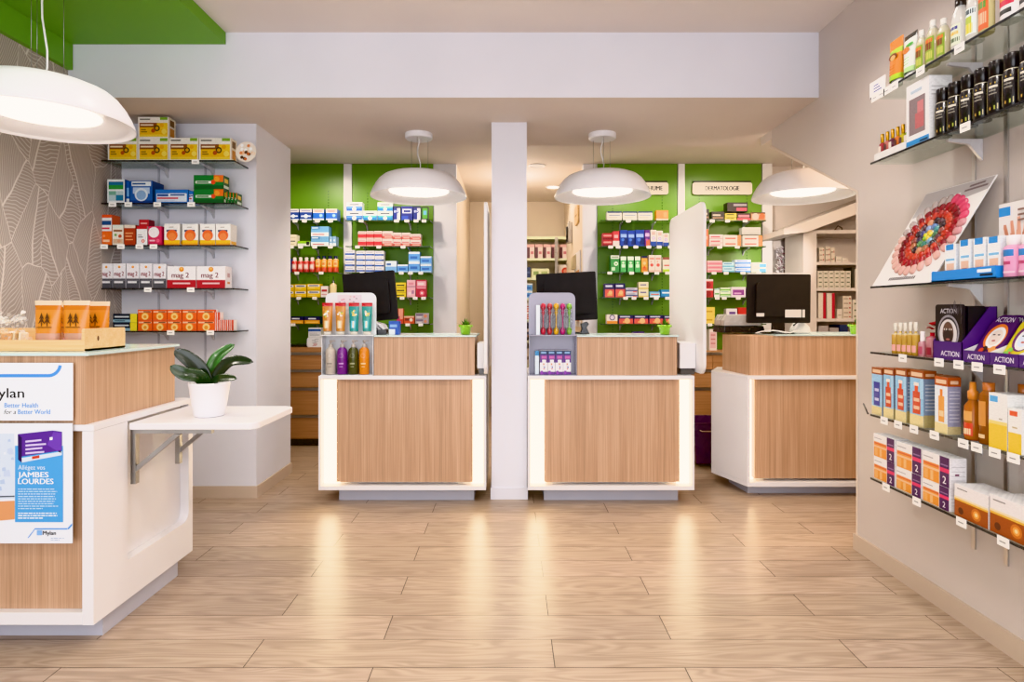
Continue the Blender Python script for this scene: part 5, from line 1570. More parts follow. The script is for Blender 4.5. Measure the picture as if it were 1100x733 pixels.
# second shelf: vials in a tray, foot-care box, black bottles
c, ww = RS[1].span(940, 973.6)
m = MB('plastic', '#f2f0ee')
m.box(-ww / 2, ww / 2, 0, 0.05, 0, 0.004)
m.box(-ww / 2, ww / 2, 0, 0.003, 0.004, 0.036)
m.box(-ww / 2, ww / 2, 0.047, 0.05, 0.004, 0.036)
m.box(-ww / 2, -ww / 2 + 0.003, 0.003, 0.047, 0.004, 0.036)
m.box(ww / 2 - 0.003, ww / 2, 0.003, 0.047, 0.004, 0.036)
tag(m.build('vial_tray', None, (RS[1].g - 0.004, c, RZ[1] + 0.0006), -PI / 2), 'white open tray holding gold-capped perfume vials on second right-wall shelf', 'tray')
cols = ['#c25a60', '#d88a80', '#7a4a5a', '#e08a4a', '#d8c84a', '#9ab84a']
for i in range(6):
    px = 943.5 + 5.5 * i
    Yv = RS[1].Y(px)
    m = MB('plastic')
    hh = 0.125
    m.lathe([(0.0125, 0), (0.0135, 0.01 * hh), (0.0135, 0.6 * hh), (0.006, 0.66 * hh), (0.0075, 0.67 * hh), (0.0075, hh)], cols=[cols[i], cols[i], cols[i], '#b98a2a', '#c9992f'], mats=['tinted', 'tinted', 'tinted', 'metal', 'metal'], segs=12)
    m.box(-0.009, 0.009, -0.0142, -0.0136, 0.3 * hh, 0.52 * hh, random.choice(['#e8dcd0', '#5a3a3a']), 'print')
    o = m.build('perfume_vial', None, (RS[1].g + 0.02, Yv, RZ[1] + 0.0050), -PI / 2)
    tag(o, f'{["red", "coral", "plum", "orange", "yellow", "green"][i]} perfume vial with gold cap in the white shelf tray', 'vial', 'gold-capped vials in white tray')
fill(RS[1], wr[1], 'white foot-care carton with window print', 'footbox', 0.10, [(974, 998.5, [94])], name='cosmetic_carton', dy=-0.004)
blk = [(.96, 0, '#171416'), (1, .02, '#191618'), (1, .66, '#191618'), (.86, .70, '#d8d0b8'), (.86, .715, '#151214'), (.9, .72, '#151214'), (.9, .98, '#1d191b'), (.84, 1, '#1d191b')]
src = None
for i in range(8):
    Y0b = 2.564 - 0.0705 * i
    if src is None:
        r, h = 0.0305, 0.205
        m = bottle_mesh(r, h, blk)
        for z0, z1, t0, t1, cc in ((.08, .62, -2.75, -2.55, '#d8cf9a'), (.08, .62, -0.62, -0.48, '#e6d890'), (.5, .54, -2.2, -1.2, '#d8d0c0'), (.44, .46, -2.2, -1.4, '#8a8478'), (.38, .40, -2.2, -1.3, '#8a8478'), (.10, .17, -1.6, -1.45, '#a8ae4a'), (.10, .15, -2.1, -1.95, '#c8a04a'), (.10, .2, -1.25, -1.17, '#d8c890'), (.57, .6, -2.0, -1.9, '#c8a84a'), (.57, .6, -1.5, -1.4, '#c8a84a')):
            for s in range(4):
                a0, a1 = 0.55 + t0 + (t1 - t0) * s / 4, 0.55 + t0 + (t1 - t0) * (s + 1) / 4
                rr = r * 1.012
                m.q([(rr * math.cos(a0), rr * math.sin(a0), z0 * h), (rr * math.cos(a1), rr * math.sin(a1), z0 * h), (rr * math.cos(a1), rr * math.sin(a1), z1 * h), (rr * math.cos(a0), rr * math.sin(a0), z1 * h)], cc, 'print', True)
        o = m.build('shampoo_bottle', None)
        src = o.data
    else:
        o = bpy.data.objects.new('shampoo_bottle', src)
        COL.objects.link(o)
    o.location = (RS[1].g + 0.036, Y0b, RZ[1] + 0.0006)
    o.rotation_euler = (0, 0, -PI / 2)
    tag(o, f'black bottle with gold lettering, {ORD[i]} from the foot-care carton, second right-wall shelf', 'bottle', 'black bottles on second right-wall shelf')

# third shelf: nail colour board, polish boxes in blue tray, hand card, pink remover bottles
ya, yb = 3.0, 2.60
t = thing('nail_colour_board', 'leaning white board with a large wheel of coloured nail tips', 'display board', (1.80, ya, RZ[2] + 0.0012))
up = Vector((0.165, -0.15, 0.43))
L_ = up.length
upn = up.normalized()
ud_ = Vector((0.01, -0.40, 0)).normalized()
nrm = -ud_.cross(upn).normalized()
if nrm.x > 0:
    nrm = -nrm


def bp(u, v, o=0.0):
    return tuple(ud_ * u + upn * v + nrm * o)


WB = ya - yb
m = MB('print', '#ece8e6')
m.v += [bp(0, 0), bp(WB, 0), bp(WB, L_), bp(0, L_), bp(0, 0, -0.005), bp(WB, 0, -0.005), bp(WB, L_, -0.005), bp(0, L_, -0.005)]
for f in ((0, 1, 2, 3), (7, 6, 5, 4), (0, 4, 5, 1), (1, 5, 6, 2), (2, 6, 7, 3), (3, 7, 4, 0)):
    m.face(f)
m.q([bp(0.003, L_ - 0.13, .0005), bp(WB - 0.003, L_ - 0.06, .0005), bp(WB - 0.003, L_ - 0.003, .0005), bp(0.003, L_ - 0.003, .0005)], '#b9b3b3')
for u0, u1, v0, cc in ((.40, .62, -.062, '#f6f2f2'), (.66, .96, -.048, '#7a6a6c'), (.70, .90, -.030, '#7a6a6c')):
    m.q([bp(WB * u0, L_ + v0, .001), bp(WB * u1, L_ + v0 + .006, .001), bp(WB * u1, L_ + v0 + .016, .001), bp(WB * u0, L_ + v0 + .010, .001)], cc)
for i in range(14):
    u0 = 0.1 + i * 0.013
    m.q([bp(u0, .024, .0006), bp(u0 + .009, .024, .0006), bp(u0 + .011, .040, .0006), bp(u0 + .002, .040, .0006)], '#55484a')
m.build('board', t)
cu, cv = WB * 0.5, L_ * 0.50
tipm = {}


def tip_mesh(ln, wd):
    k = (round(ln, 3), round(wd, 3))
    m = MB('plastic')
    n = 12
    rings = [(1.0, 0.0), (0.96, 0.004), (0.7, 0.0075), (0.0, 0.009)]
    b = []
    for s, z in rings:
        b.append(len(m.v))
        for j in range(n):
            a = 2 * PI * j / n
            ca, sa = math.cos(a), math.sin(a)
            ca = math.copysign(abs(ca) ** .7, ca)
            sa = math.copysign(abs(sa) ** .7, sa)
            m.v.append((s * ln / 2 * ca, s * wd / 2 * sa, z))
    return m, b, n


def add_tip(r, th, ln, wd, col):
    m, b, n = tip_mesh(ln, wd)
    for i in range(3):
        for j in range(n):
            j2 = (j + 1) % n
            m.face((b[i] + j, b[i] + j2, b[i + 1] + j2, b[i + 1] + j), col, None, True)
    ud, vd = math.cos(th), math.sin(th)
    o = m.build('nail_tip', t)
    X_ = (ud_ * ud + upn * vd).normalized()
    Z_ = nrm
    Y_ = Z_.cross(X_)
    M = Matrix((X_, Y_, Z_)).transposed().to_4x4()
    M.translation = Vector(bp(cu + r * ud, cv + r * vd, 0.0008))
    o.matrix_local = M


def mixc(a, b, f):
    a, b = a.lstrip('#'), b.lstrip('#')
    return '#' + ''.join('%02x' % int(int(a[i:i + 2], 16) * (1 - f) + int(b[i:i + 2], 16) * f) for i in (0, 2, 4))


for k in range(28):
    th = 2 * PI * k / 28
    d = (math.cos(th - 0.9) + 1) / 2
    col = '#d2486a' if d > .93 else mixc('#d8aaa0', '#b87882', max(0, math.sin(th + .6)))
    if 0.45 * PI < th < 1.0 * PI:
        col = mixc('#b8a8a4', '#a89a98', random.random())
    add_tip(0.172, th, 0.050, 0.037, col)
for k in range(24):
    th = 2 * PI * (k + .5) / 24
    add_tip(0.138, th, 0.044, 0.037, random.choice(['#7e1420', '#8e1a26', '#a01e28', '#6e1420']))
for k in range(20):
    th = 2 * PI * k / 20
    add_tip(0.104, th, 0.040, 0.034, random.choice(['#b03426', '#bc4230', '#b44834', '#a42c26']))
for k in range(14):
    th = 2 * PI * (k + .5) / 14
    add_tip(0.073, th, 0.036, 0.034, random.choice(['#8a4a42', '#a86a4a', '#5a3a42', '#3a2a30', '#c88a6a']))
for k in range(9):
    th = 2 * PI * k / 9
    add_tip(0.044, th, 0.032, 0.031, ['#3f6a4a', '#4a8a8a', '#5a7aa8', '#8a9ac0', '#4a4a7a', '#39344a', '#5a8a5a', '#3a7a6a', '#7aa0b8'][k])
for k in range(5):
    th = 2 * PI * (k + .3) / 5
    add_tip(0.016, th, 0.024, 0.022, ['#e8d84a', '#e8b83a', '#d8d03a', '#8ab04a', '#e0c84a'][k])

c, ww = RS[2].span(1002.5, 1072)
m = MB('print', '#2f86d2')
m.box(-ww / 2, ww / 2, 0, 0.056, 0, 0.004)
m.prism([(-ww / 2, 0), (ww / 2, 0), (ww / 2, 0.046), (-ww / 2, 0.042)], 'xz', 0, 0.003)
m.box(-ww / 2, -ww / 2 + 0.003, 0.003, 0.056, 0.004, 0.045)
m.box(ww / 2 - 0.003, ww / 2, 0.003, 0.056, 0.004, 0.045)
m.q([(ww * .24, -0.0006, .024), (ww * .44, -0.0006, .024), (ww * .44, -0.0006, .036), (ww * .24, -0.0006, .036)], '#e8f2fa')
m.q([(ww * .28, -0.0006, .010), (ww * .46, -0.0006, .010), (ww * .46, -0.0006, .019), (ww * .28, -0.0006, .019)], '#16283c')
tag(m.build('display_tray', None, (RS[2].g - 0.008, c, RZ[2] + 0.0008), -PI / 2), 'bright blue tray holding four nail-care cartons on third right-wall shelf', 'tray')
for i, (a, b, y) in enumerate(((1012, 1023.5, 263.5), (1027.5, 1039, 258.5), (1042.5, 1055, 256.5), (1057.5, 1071, 255))):
    c, ww = RS[2].span(a, b)
    h = RS[2].zat(y, a, a) - RZ[2] - 0.006
    o = carton_mesh(DES['cream_box'], ww, h, 0.035).build('cosmetic_carton', None, (RS[2].g + 0.012, c, RZ[2] + 0.0056), -PI / 2)
    tag(o, f'white and blue nail-care carton in blue tray, {ORD[i]} from the colour board', 'box', 'nail-care cartons in blue tray')
m = MB('print', '#e6e0de')
cwid = 0.19
m.box(-cwid / 2, cwid / 2, 0, 0.003, 0, 0.30)
e = -0.0004
m.q([(-cwid / 2, e, .25), (-.04, e, .25), (-.04, e, .285), (-cwid / 2, e, .285)], '#2f8ad0')
for i in range(5):
    x = -.07 + i * 0.027
    top = .24 - abs(i - 2) * 0.012
    m.prism([(x, .05), (x + .02, .05), (x + .026, .16), (x + .022 + .006 * (i - 2), top), (x + .010 + .006 * (i - 2), top), (x + .002, .15)], 'xz', e - 0.0004 * (i + 1), e, ['#c88a70', '#d89a80', '#e0a890', '#c9866c', '#d49478'][i])
    m.q([(x + .008, e - .004, top - .05), (x + .012, e - .004, top - .05), (x + .014 + .006 * (i - 2), e - .004, top - .01), (x + .010 + .006 * (i - 2), e - .004, top - .01)], '#f2d8cc')
for i in range(3):
    m.q([(.0, e - .005, .262 - i * .02), (.08, e - .005, .262 - i * .02), (.08, e - .005, .27 - i * .02), (.0, e - .005, .27 - i * .02)], '#8a6a60')
tag(m.build('display_card', None, (1.955, 2.32, RZ[2] + 0.0012), -PI / 2, rot=(0.0, 0, -PI / 2)), 'pale display card with a hands picture behind the blue tray', 'card')
pk = [(.94, 0, '#e8a0c4', 'plastic'), (1, .02, '#e8a4c8'), (1, .72, '#eab0cc'), (.68, .77, '#f4f0f2'), (.72, .78, '#f4f0f2'), (.72, 1, '#f6f2f4')]
for i, (a, b) in enumerate(((1072.5, 1088.5), (1089, 1105))):
    rbottle(RS[2], wr[2], f'pink remover bottle with white cap, {"left" if i == 0 else "right"} of the pair,', a, b, 254 - i, pk, labels=((.5, .66, .8, '#3a7ab8'), (.3, .38, .5, '#b04a70'), (.1, .14, .9, '#f2d0e0')), group='pink remover bottles')

# fourth shelf: perfume bottles, red-flower bottle, mask box, masks in trays
pb = [(.92, 0, '#c9a24a', 'tinted'), (1, .03, '#d2ad58', 'tinted'), (1, .62, '#e6d8b0', 'tinted'), (.35, .68, '#c8a84a', 'metal'), (.35, .72, '#f0ece0', 'tinted'), (.5, .74, '#f2eee4', 'tinted'), (.5, 1, '#f2eee4', 'tinted')]
for i, (a, b, y) in enumerate(((956, 961, 347), (961.4, 966.4, 346.5), (966.8, 971.8, 346.5), (972.2, 977.2, 346), (977.6, 982.8, 346))):
    rbottle(RS[3], wr[3], f'small yellow perfume bottle, {ORD[i]} from far end,', a, b, y, pb, labels=((.1, .3, .9, '#e8a8a0'),), group='small yellow perfume bottles')
rbottle(RS[3], wr[3], 'small rose perfume bottle with white cap', 984, 990, 356, [(.94, 0, '#d8a0a8', 'tinted'), (1, .03, '#d8a0a8', 'tinted'), (1, .55, '#d8a8b0', 'tinted'), (.5, .62, '#f0e8e8'), (.5, 1, '#f4f0f0')], labels=((.1, .4, .9, '#a84a60'),))
o = rbottle(RS[3], wr[3], 'rose bottle topped with a red fabric flower', 991.5, 1000, 357, [(.94, 0, '#c88a90', 'tinted'), (1, .03, '#c88a90', 'tinted'), (1, .8, '#c8707a', 'tinted'), (.4, .86, '#b8202c'), (.4, 1, '#b8202c')], labels=((.1, .4, .8, '#8a2a3a'),))
m = MB('matte')
for i in range(26):
    a, b_ = random.uniform(0, 6.28), random.uniform(-.6, 1.2)
    d = Vector((math.cos(a) * math.cos(b_), math.sin(a) * math.cos(b_), math.sin(b_)))
    s = d.cross(Vector((0.1, 0.2, 1))).normalized()
    c0 = d * 0.009
    c1 = d * random.uniform(.022, .030)
    m.q([tuple(c0), tuple((c0 + c1) / 2 + s * .011), tuple(c1), tuple((c0 + c1) / 2 - s * .011)], random.choice(['#a81c28', '#c22834', '#8a141e']))
m.build('fabric_flower', o, (0, 0, RS[3].zat(351, 996, 996) - RZ[3]))

# black and purple mask box, open display
c, ww = RS[3].span(1004.8, 1036)
h = RS[3].zat(327.5, 1005, 1005) - RZ[3]
t = thing('mask_display_box', 'black and purple face-mask display box with a masked face picture', 'display box', (RS[3].g - 0.010, c, RZ[3] + 0.0006), -PI / 2)
m = MB('print', '#3b1c58')
w2 = ww / 2
dpt = 0.14
m.prism([(-w2, 0), (w2, 0), (w2, h * .33), (-w2, h * .33)], 'xz', 0, 0.003, '#472270')
m.prism([(0, 0), (dpt, 0), (dpt, h * 0.96), (dpt * .8, h * .96), (0, h * .33)], 'yz', -w2, -w2 + 0.003, '#472270')
m.prism([(0, 0), (dpt, 0), (dpt, h * 0.96), (dpt * .8, h * .96), (0, h * .33)], 'yz', w2 - 0.003, w2, '#472270')
m.box(-w2, w2, dpt - .003, dpt, 0, h * .96)
m.box(-w2, w2, 0.003, dpt - .003, 0, 0.003)
m.text('ACTION', 0.030, (w2 * .2, -0.0006, h * .07), col='#e8e0f0', bold=.01, sx=.9)
m.build('box_tray', t)
m = MB('print', '#161418')
m.prism(rrect(-w2 + .006, w2 - .006, 0.004, h, 0.012, corners='cd'), 'xz', 0.006, 0.018, '#17151a')
m.text('ACTION', 0.027, (0, 0.0054, h * .84), col='#d8d4dc', sx=.9)
m.disc(0, h * .5, w2 * .74, h * .31, 0.0052, '#8e8a92', segs=28)
m.disc(0, h * .5, w2 * .64, h * .27, 0.0048, '#2a262c', segs=28)
m.disc(0, h * .47, w2 * .6, h * .26, 0.0044, '#cfcacb', segs=28)
m.disc(0, h * .48, w2 * .38, h * .21, 0.0040, '#5e463d', segs=24)
m.disc(0, h * .44, w2 * .33, h * .13, 0.0038, '#2e2526', segs=24)
for sx in (-1, 1):
    m.disc(sx * w2 * .17, h * .55, w2 * .12, h * .018, 0.0034, '#d9cdc6')
    m.disc(sx * w2 * .17, h * .55, w2 * .045, h * .017, 0.0031, '#241a1a')
m.disc(0, h * .37, w2 * .14, h * .018, 0.0034, '#a3625c')
for i in range(18):
    x = random.uniform(0, w2 * .9)
    z = random.uniform(.62, .94) * h
    m.q([(x, .0050, z), (x + .002, .0050, z), (x + .003, .0050, z + .03), (x + .001, .0050, z + .03)], '#5a565e')
m.build('mask_sachet', t)
m = MB('print', '#1b181d')
m.prism(rrect(-w2 + .007, w2 - .007, 0.004, h * .97, 0.012, corners='cd'), 'xz', 0.03, 0.10, '#17151a')
m.build('mask_sachet', t)


def mask_tray(label, px0, px1, cols, art, y_top):
    c, ww = RS[3].span(px0, px1)
    w2 = ww / 2
    t = thing('mask_display_box', label, 'display box', (RS[3].g - 0.010, c, RZ[3] + 0.0006), -PI / 2)
    m = MB('print', '#472270')
    hh = 0.046
    m.box(-w2, w2, 0, 0.003, 0, hh)
    m.prism([(0.003, 0), (0.16, 0), (0.16, hh * 2.4), (0.003, hh)], 'yz', -w2, -w2 + .003, '#e4e0de')
    m.prism([(0.003, 0), (0.16, 0), (0.16, hh * 2.4), (0.003, hh)], 'yz', w2 - .003, w2, '#e4e0de')
    m.box(-w2 + .003, w2 - .003, .003, .16, 0, .003)
    m.text('ACTION', 0.028, (0, -0.0006, 0.013), col='#e8e0f0', bold=.01, sx=.8)
    m.build('box_tray', t)
    h = RS[3].zat(y_top, px1, px1) - RZ[3]
    for j in range(2):
        m = MB('print', cols[0])
        m.prism(rrect(-w2 + .006, w2 - .006, 0, h, 0.05, corners='cd'), 'xz', 0, .010)
        e = -0.0005
        zc_ = h * .52
        m.disc(0, zc_, w2 * .72, h * .28, e, cols[1], segs=24)
        m.disc(0.004, zc_ - .004, w2 * .58, h * .23, e * 2, '#efece8', segs=24)
        m.disc(0.004, zc_ - .004, w2 * .42, h * .17, e * 3, cols[2], segs=24)
        m.disc(-w2 * .14, zc_ + h * .04, w2 * .10, h * .014, e * 4, '#5a4a48')
        m.disc(w2 * .2, zc_ + h * .04, w2 * .10, h * .014, e * 4, '#5a4a48')
        m.disc(0.004, zc_ - h * .09, w2 * .14, h * .02, e * 4, '#b86a60')
        m.text('ACTION', 0.03, (0, e * 2, h * .84), col='#e8e0e8', sx=.75)
        for i in range(10):
            m.disc(random.uniform(-w2 * .7, w2 * .7), random.uniform(.1, .26) * h, .012, .012, e * 4 - i * .00005, random.choice(cols[3]), segs=9)
        m.build('mask_sachet', t, (0, 0.02 + .035 * j, 0.01), rot=(-0.55, 0, 0))


mask_tray('open mask tray with purple and orange face sachets', 1037, 1066, ('#4b1f5e', '#e07a34', '#e8d8cc', ['#c84a2a', '#3a2a20', '#e89a4a']), None, 333)
mask_tray('open mask tray with yellow and green face sachets', 1067, 1097, ('#c9b62a', '#6a2f66', '#cfd6e4', ['#5a9a3a', '#7ab84a', '#c83a4a']), None, 333)
mask_tray('open mask tray with orange sachets cut by the photo edge', 1098, 1130, ('#3a2430', '#e07a34', '#e8d0b8', ['#e07a34', '#c84a2a']), None, 345)

# fifth shelf
fill(RS[4], wr[4], 'sun-care carton with violet bottle print', 'sunblue', 0.055, [(936.5, 947.5, [394])], name='cosmetic_carton', dy=-0.004)
fill(RS[4], wr[4], 'blue sun-care carton', 'sunbox', 0.055, [(949, 960, [394.5]), (962, 974, [395]), (977.5, 992.5, [396.5])], name='cosmetic_carton', dy=-0.004)
fill(RS[4], wr[4], 'pale sun-care carton with amber print', 'sunpale', 0.055, [(1005, 1019, [403.5])], name='cosmetic_carton', dy=-0.004)
for i in range(4):
    o = carton_mesh(DES['sunbox'], 0.08, 0.228, 0.055).build('cosmetic_carton', None, (RS[4].g + 0.072, 2.93 - 0.098 * i, RZ[4] + 0.0006), -PI / 2)
    tag(o, f'blue sun-care carton in the back row, {ORD[i]} from far end, fifth right-wall shelf', 'box', 'back row sun-care cartons')
am = [(.92, 0, '#b8622a', 'tinted'), (1, .03, '#c87a34', 'tinted'), (1, .58, '#c87a34', 'tinted'), (.5, .68, '#c87a34', 'tinted'), (.5, .70, '#d88a3a'), (.62, .71, '#d88a3a'), (.62, .84, '#d88a3a'), (.4, .86, '#d88a3a'), (.36, 1, '#d88a3a')]
rbottle(RS[4], wr[4], 'orange oil spray bottle with red and cream label', 1031, 1043.5, 409.5, am, labels=((.08, .3, .9, '#c8432a'), (.1, .2, .7, '#f0d8b0'), (.34, .5, .8, '#d8a05a')))
am2 = [(.92, 0, '#9a5520', 'tinted'), (1, .02, '#a86428', 'tinted'), (1, .8, '#b8702e', 'tinted'), (.62, .86, '#b8702e', 'tinted'), (.62, .88, '#b86a30'), (.64, 1, '#b86a30')]
rbottle(RS[4], wr[4], 'tall brown oil bottle', 1046.5, 1060.5, 410, am2, labels=((.3, .7, .6, '#c88a48'), (.1, .16, .5, '#e8c898')))
rbottle(RS[4], wr[4], 'brown oil bottle behind the yellow carton', 1062, 1073, 412, am2, labels=((.3, .7, .6, '#c88a48'),), dy=0.085)
fill(RS[4], wr[4], 'white and yellow milk carton', 'milkyel', 0.09, [(1062.5, 1082.5, [421])], name='cosmetic_carton', dy=-0.004)
fill(RS[4], wr[4], 'small white and yellow carton', 'milksmall', 0.09, [(1083.5, 1098, [438])], name='cosmetic_carton', dy=-0.004)

# lowest shelf
fill(RS[5], wr[5], 'white carton with purple number-two band', 'two', 0.068, [(939, 962, [465, 489.5]), (963, 990.5, [473.5, 501]), (991.5, 1021, [483, 513.5])], name='supplement_carton', dy=-0.004)
fill(RS[5], wr[5], 'white and copper carton', 'glow', 0.12, [(1026, 1062.5, [519]), (1063.5, 1108, [530])], name='supplement_carton', dy=-0.004)
# small dark price rail sticking out at the far end of the fifth shelf
m = MB('plastic', '#4a4038')
m.tube([(1.79, 3.02, RZ[4] - 0.002), (1.815, 3.10, RZ[4] + 0.035)], 0.004)
tag(m.build('price_rail'), 'short dark price rail sticking out past the fifth right-wall shelf', 'rail')

# ------------------------------------------------------------------ counter displays
def stand(label, px0, px1, col, mat, zledge=0.914, Yf=4.315):
    x0, x1 = PX(px0, Yf), PX(px1, Yf)
    t = thing('display_stand', label, 'display stand', ((x0 + x1) / 2, Yf, zledge), group=None)
    w2 = (x1 - x0) / 2
    zt = PZ(314, Yf) - zledge
    zm = PZ(360, Yf) - zledge
    MB(mat, col).prism(rrect(-w2, w2, 0.0, zt, 0.045, corners='cd'), 'xz', 0.125, 0.131).build('back_panel', t)
    MB(mat, col).box(-w2, w2, 0.004, 0.1245, zm - 0.006, zm).build('middle_shelf', t)
    for s in (-1, 1):
        MB(mat, col).prism([(0.03, 0), (0.1245, 0), (0.1245, zm - 0.0065), (0.03, zm - 0.0065)], 'yz', s * w2 - 0.002 - s * .002, s * w2 + 0.002 - s * .002).build('side_panel', t)
    MB(mat, col).box(-w2, w2, 0.0, 0.1245, 0.0, 0.004).build('base', t)
    return t, (x0 + x1) / 2, w2, zledge + zm, zledge + 0.005


t, cx, w2, zm, zb = stand('white two-tier counter stand with squeeze tubes above pump bottles', 344, 400, '#eef0f4', 'plastic')
m = MB('print', '#e6dce4')
m.box(-w2 * .52, w2 * .42, 0.1185, 0.1235, zm - 0.914 + .215, zm - 0.914 + .29)
for i in range(12):
    m.disc(random.uniform(-w2 * .45, w2 * .35), zm - 0.914 + random.uniform(.225, .28), .008, .006, .1181 - i * .00003, random.choice(['#d8a8b8', '#c8b8c8', '#e8d0c8', '#b8a8b0']), segs=9)
m.build('header_card', t)
tz = PZ(325.5, 4.35) - zm
spx = (351.5, 365.5, 380, 394)
for i, (px, body, c2, lab) in enumerate(zip(spx, ('#cf8c40', '#cf9044', '#2f9a96', '#349a94'), ('#f4d8a0', '#f4d8a0', '#5ac0d8', '#5ac0c8'), ('amber squeeze tube with red crimp, at the left end of the stand', 'amber squeeze tube with red crimp, next to the teal tubes', 'teal squeeze tube with red crimp, next to the amber tubes', 'teal squeeze tube with red crimp, at the right end of the stand'))):
    m = tube_mesh(0.078, tz, 0.045, body, '#e4ded2', 0.11, ((.88, 1, '#c4303a'),))
    for k in range(14):
        a, rr = random.uniform(0, 6.28), random.uniform(0, .02)
        zq = tz * .66 + rr * 1.3 * math.sin(a)
        m.disc(rr * math.cos(a), zq, .007, .007, tsurf(zq - .007, tz, .045, .11) - .0006 + (-.0001) * k, random.choice(['#f6f0d8', '#f4e27a', '#ffffff', '#e8c84a', '#8ab04a']), segs=8)
    ya_, yb_ = tsurf(tz * .2, tz, .045, .11) - .001, tsurf(tz * .44, tz, .045, .11) - .001
    m.q([(-.014, ya_, tz * .2), (.014, ya_, tz * .2), (.016, yb_, tz * .44), (-.016, yb_, tz * .44)], c2)
    m.q([(-.006, ya_ - .0006, tz * .22), (.006, ya_ - .0006, tz * .22), (.006, yb_ - .0006, tz * .42), (-.006, yb_ - .0006, tz * .42)], '#f2ead8')
    o = m.build('squeeze_tube', None, (PX(px, 4.36), 4.345, zm + 0.0006))
    tag(o, lab, 'tube')
ph = PZ(365.5, 4.37) - zb
for i, (px, c, c2, lab) in enumerate(zip((355.3, 367.7, 379.6, 391.3), ('#c8beb2', '#7a2f8e', '#4a4e26', '#e08a24'), ('#8a8278', '#c89ad8', '#a8ac86', '#f8dca8'), ('beige', 'purple', 'olive green', 'orange'))):
    r = 0.0365
    m = bottle_mesh(r, ph, [(.9, 0, c), (1, .02, c), (1, .66, c), (.86, .74, c), (.42, .79, '#b4aca6'), (.44, .80, '#b4aca6'), (.44, .87, '#b4aca6'), (.16, .88, '#b4aca6'), (.16, .94, '#b4aca6'), (.3, .945, '#b4aca6'), (.3, 1, '#b4aca6')])
    m.prism([(0.0, ph * .945), (0.034, ph * .965), (0.034, ph * .985), (0.0, ph)], 'xz', -.005, .005, '#b4aca6', 'plastic')
    for k in range(16):
        a = 2 * PI * k / 16
        a2 = 2 * PI * (k + 1) / 16
        R1, R2 = .014, .0155
        zc_ = ph * .55
        m.q([(R1 * math.cos(a), -r * 1.01, zc_ + R1 * math.sin(a)), (R2 * math.cos(a), -r * 1.01, zc_ + R2 * math.sin(a)), (R2 * math.cos(a2), -r * 1.01, zc_ + R2 * math.sin(a2)), (R1 * math.cos(a2), -r * 1.01, zc_ + R1 * math.sin(a2))], c2, 'print')
    curved_label(m, r * 1.006, ph * .3, ph * .34, .5, c2)
    curved_label(m, r * 1.006, ph * .22, ph * .24, .35, c2)
    o = m.build('pump_bottle', None, (PX(px, 4.365), 4.365, zb + 0.0006))
    tag(o, f'{lab} pump bottle on the lower tier of the white counter stand', 'bottle')

t, cx, w2, zm, zb = stand('lavender-grey translucent counter stand with colourful capsules above purple cartons', 568.5, 620, '#a9a6b8', 'acrylic')
ch = PZ(326, 4.35) - zm
cc = ['#c8354a', '#c2424a', '#e8b42a', '#c0307a', '#8abf4a']
for i in range(5):
    px = 583.5 + 7.0 * i
    m = MB('plastic')
    col = cc[i]
    m.lathe([(.012, 0), (.016, .012), (.020, .028), (.016, .042), (.007, .052), (.005, .06), (.005, ch * .60), (.011, ch * .68), (.012, ch * .72), (.008, ch * .76), (.016, ch * .82), (.020, ch * .89), (.017, ch * .96), (.006, ch)], col, segs=14)
    o = m.build('capsule_toy', None, (PX(px, 4.36), 4.36, zm + 0.0006))
    s = MB('clear').lathe([(.022, .03), (.022, ch * .88)], segs=14, caps=False).build('clear_sleeve', o)
    tag(o, f'{["red", "brick red", "yellow", "magenta", "lime green"][i]} knobbed stick in a clear sleeve on the lavender stand', 'novelty')
m = MB('acrylic', '#e6eef4')
m.box(-.013, .013, 0, .05, 0, ch * .94)
tag(m.build('leaflet_holder', None, (PX(579.5, 4.36) - 0.012, 4.34, zm + 0.0006)), 'pale upright leaflet block beside the coloured sticks', 'leaflets')
bh = PZ(377, 4.33) - zb
for i in range(4):
    px = 584 + 8.4 * i
    m = carton_mesh(D('#efeef2', ((0, .84, 1, 1, '#16305a'), (.15, .88, .85, .95, '#8ab0d8'), (0, .5, 1, .84, '#5a2a86'), (.2, .66, .9, .78, '#c060a8'), (.3, .5, .8, .62, '#f0f0f4'), (0, 0, 1, .12, '#6a2a8e'), (.1, .0, .4, .16, '#8a3aa8')), ((.55, .36, .16, '#d8d0d8'), (.5, .44, .1, '#c8782a'), (.6, .3, .1, '#3a5aa0'), (.55, .24, .08, '#d8483a'))), 0.0535, bh, 0.075)
    o = m.build('toothbrush_carton', None, (PX(px, 4.34), 4.335, zb + 0.0006))
    tag(o, f'purple and white carton, {ORD[i]} from left, on lower tier of lavender stand', 'box', 'purple cartons on lavender stand')
o = carton_mesh(D('#dce8f0', ((0, .8, 1, 1, '#3a8ac0'),)), 0.028, bh * .98, 0.05).build('toothbrush_carton', None, (PX(577, 4.34), 4.36, zb + 0.0006))
tag(o, 'pale end carton with blue top beside the purple cartons', 'box')


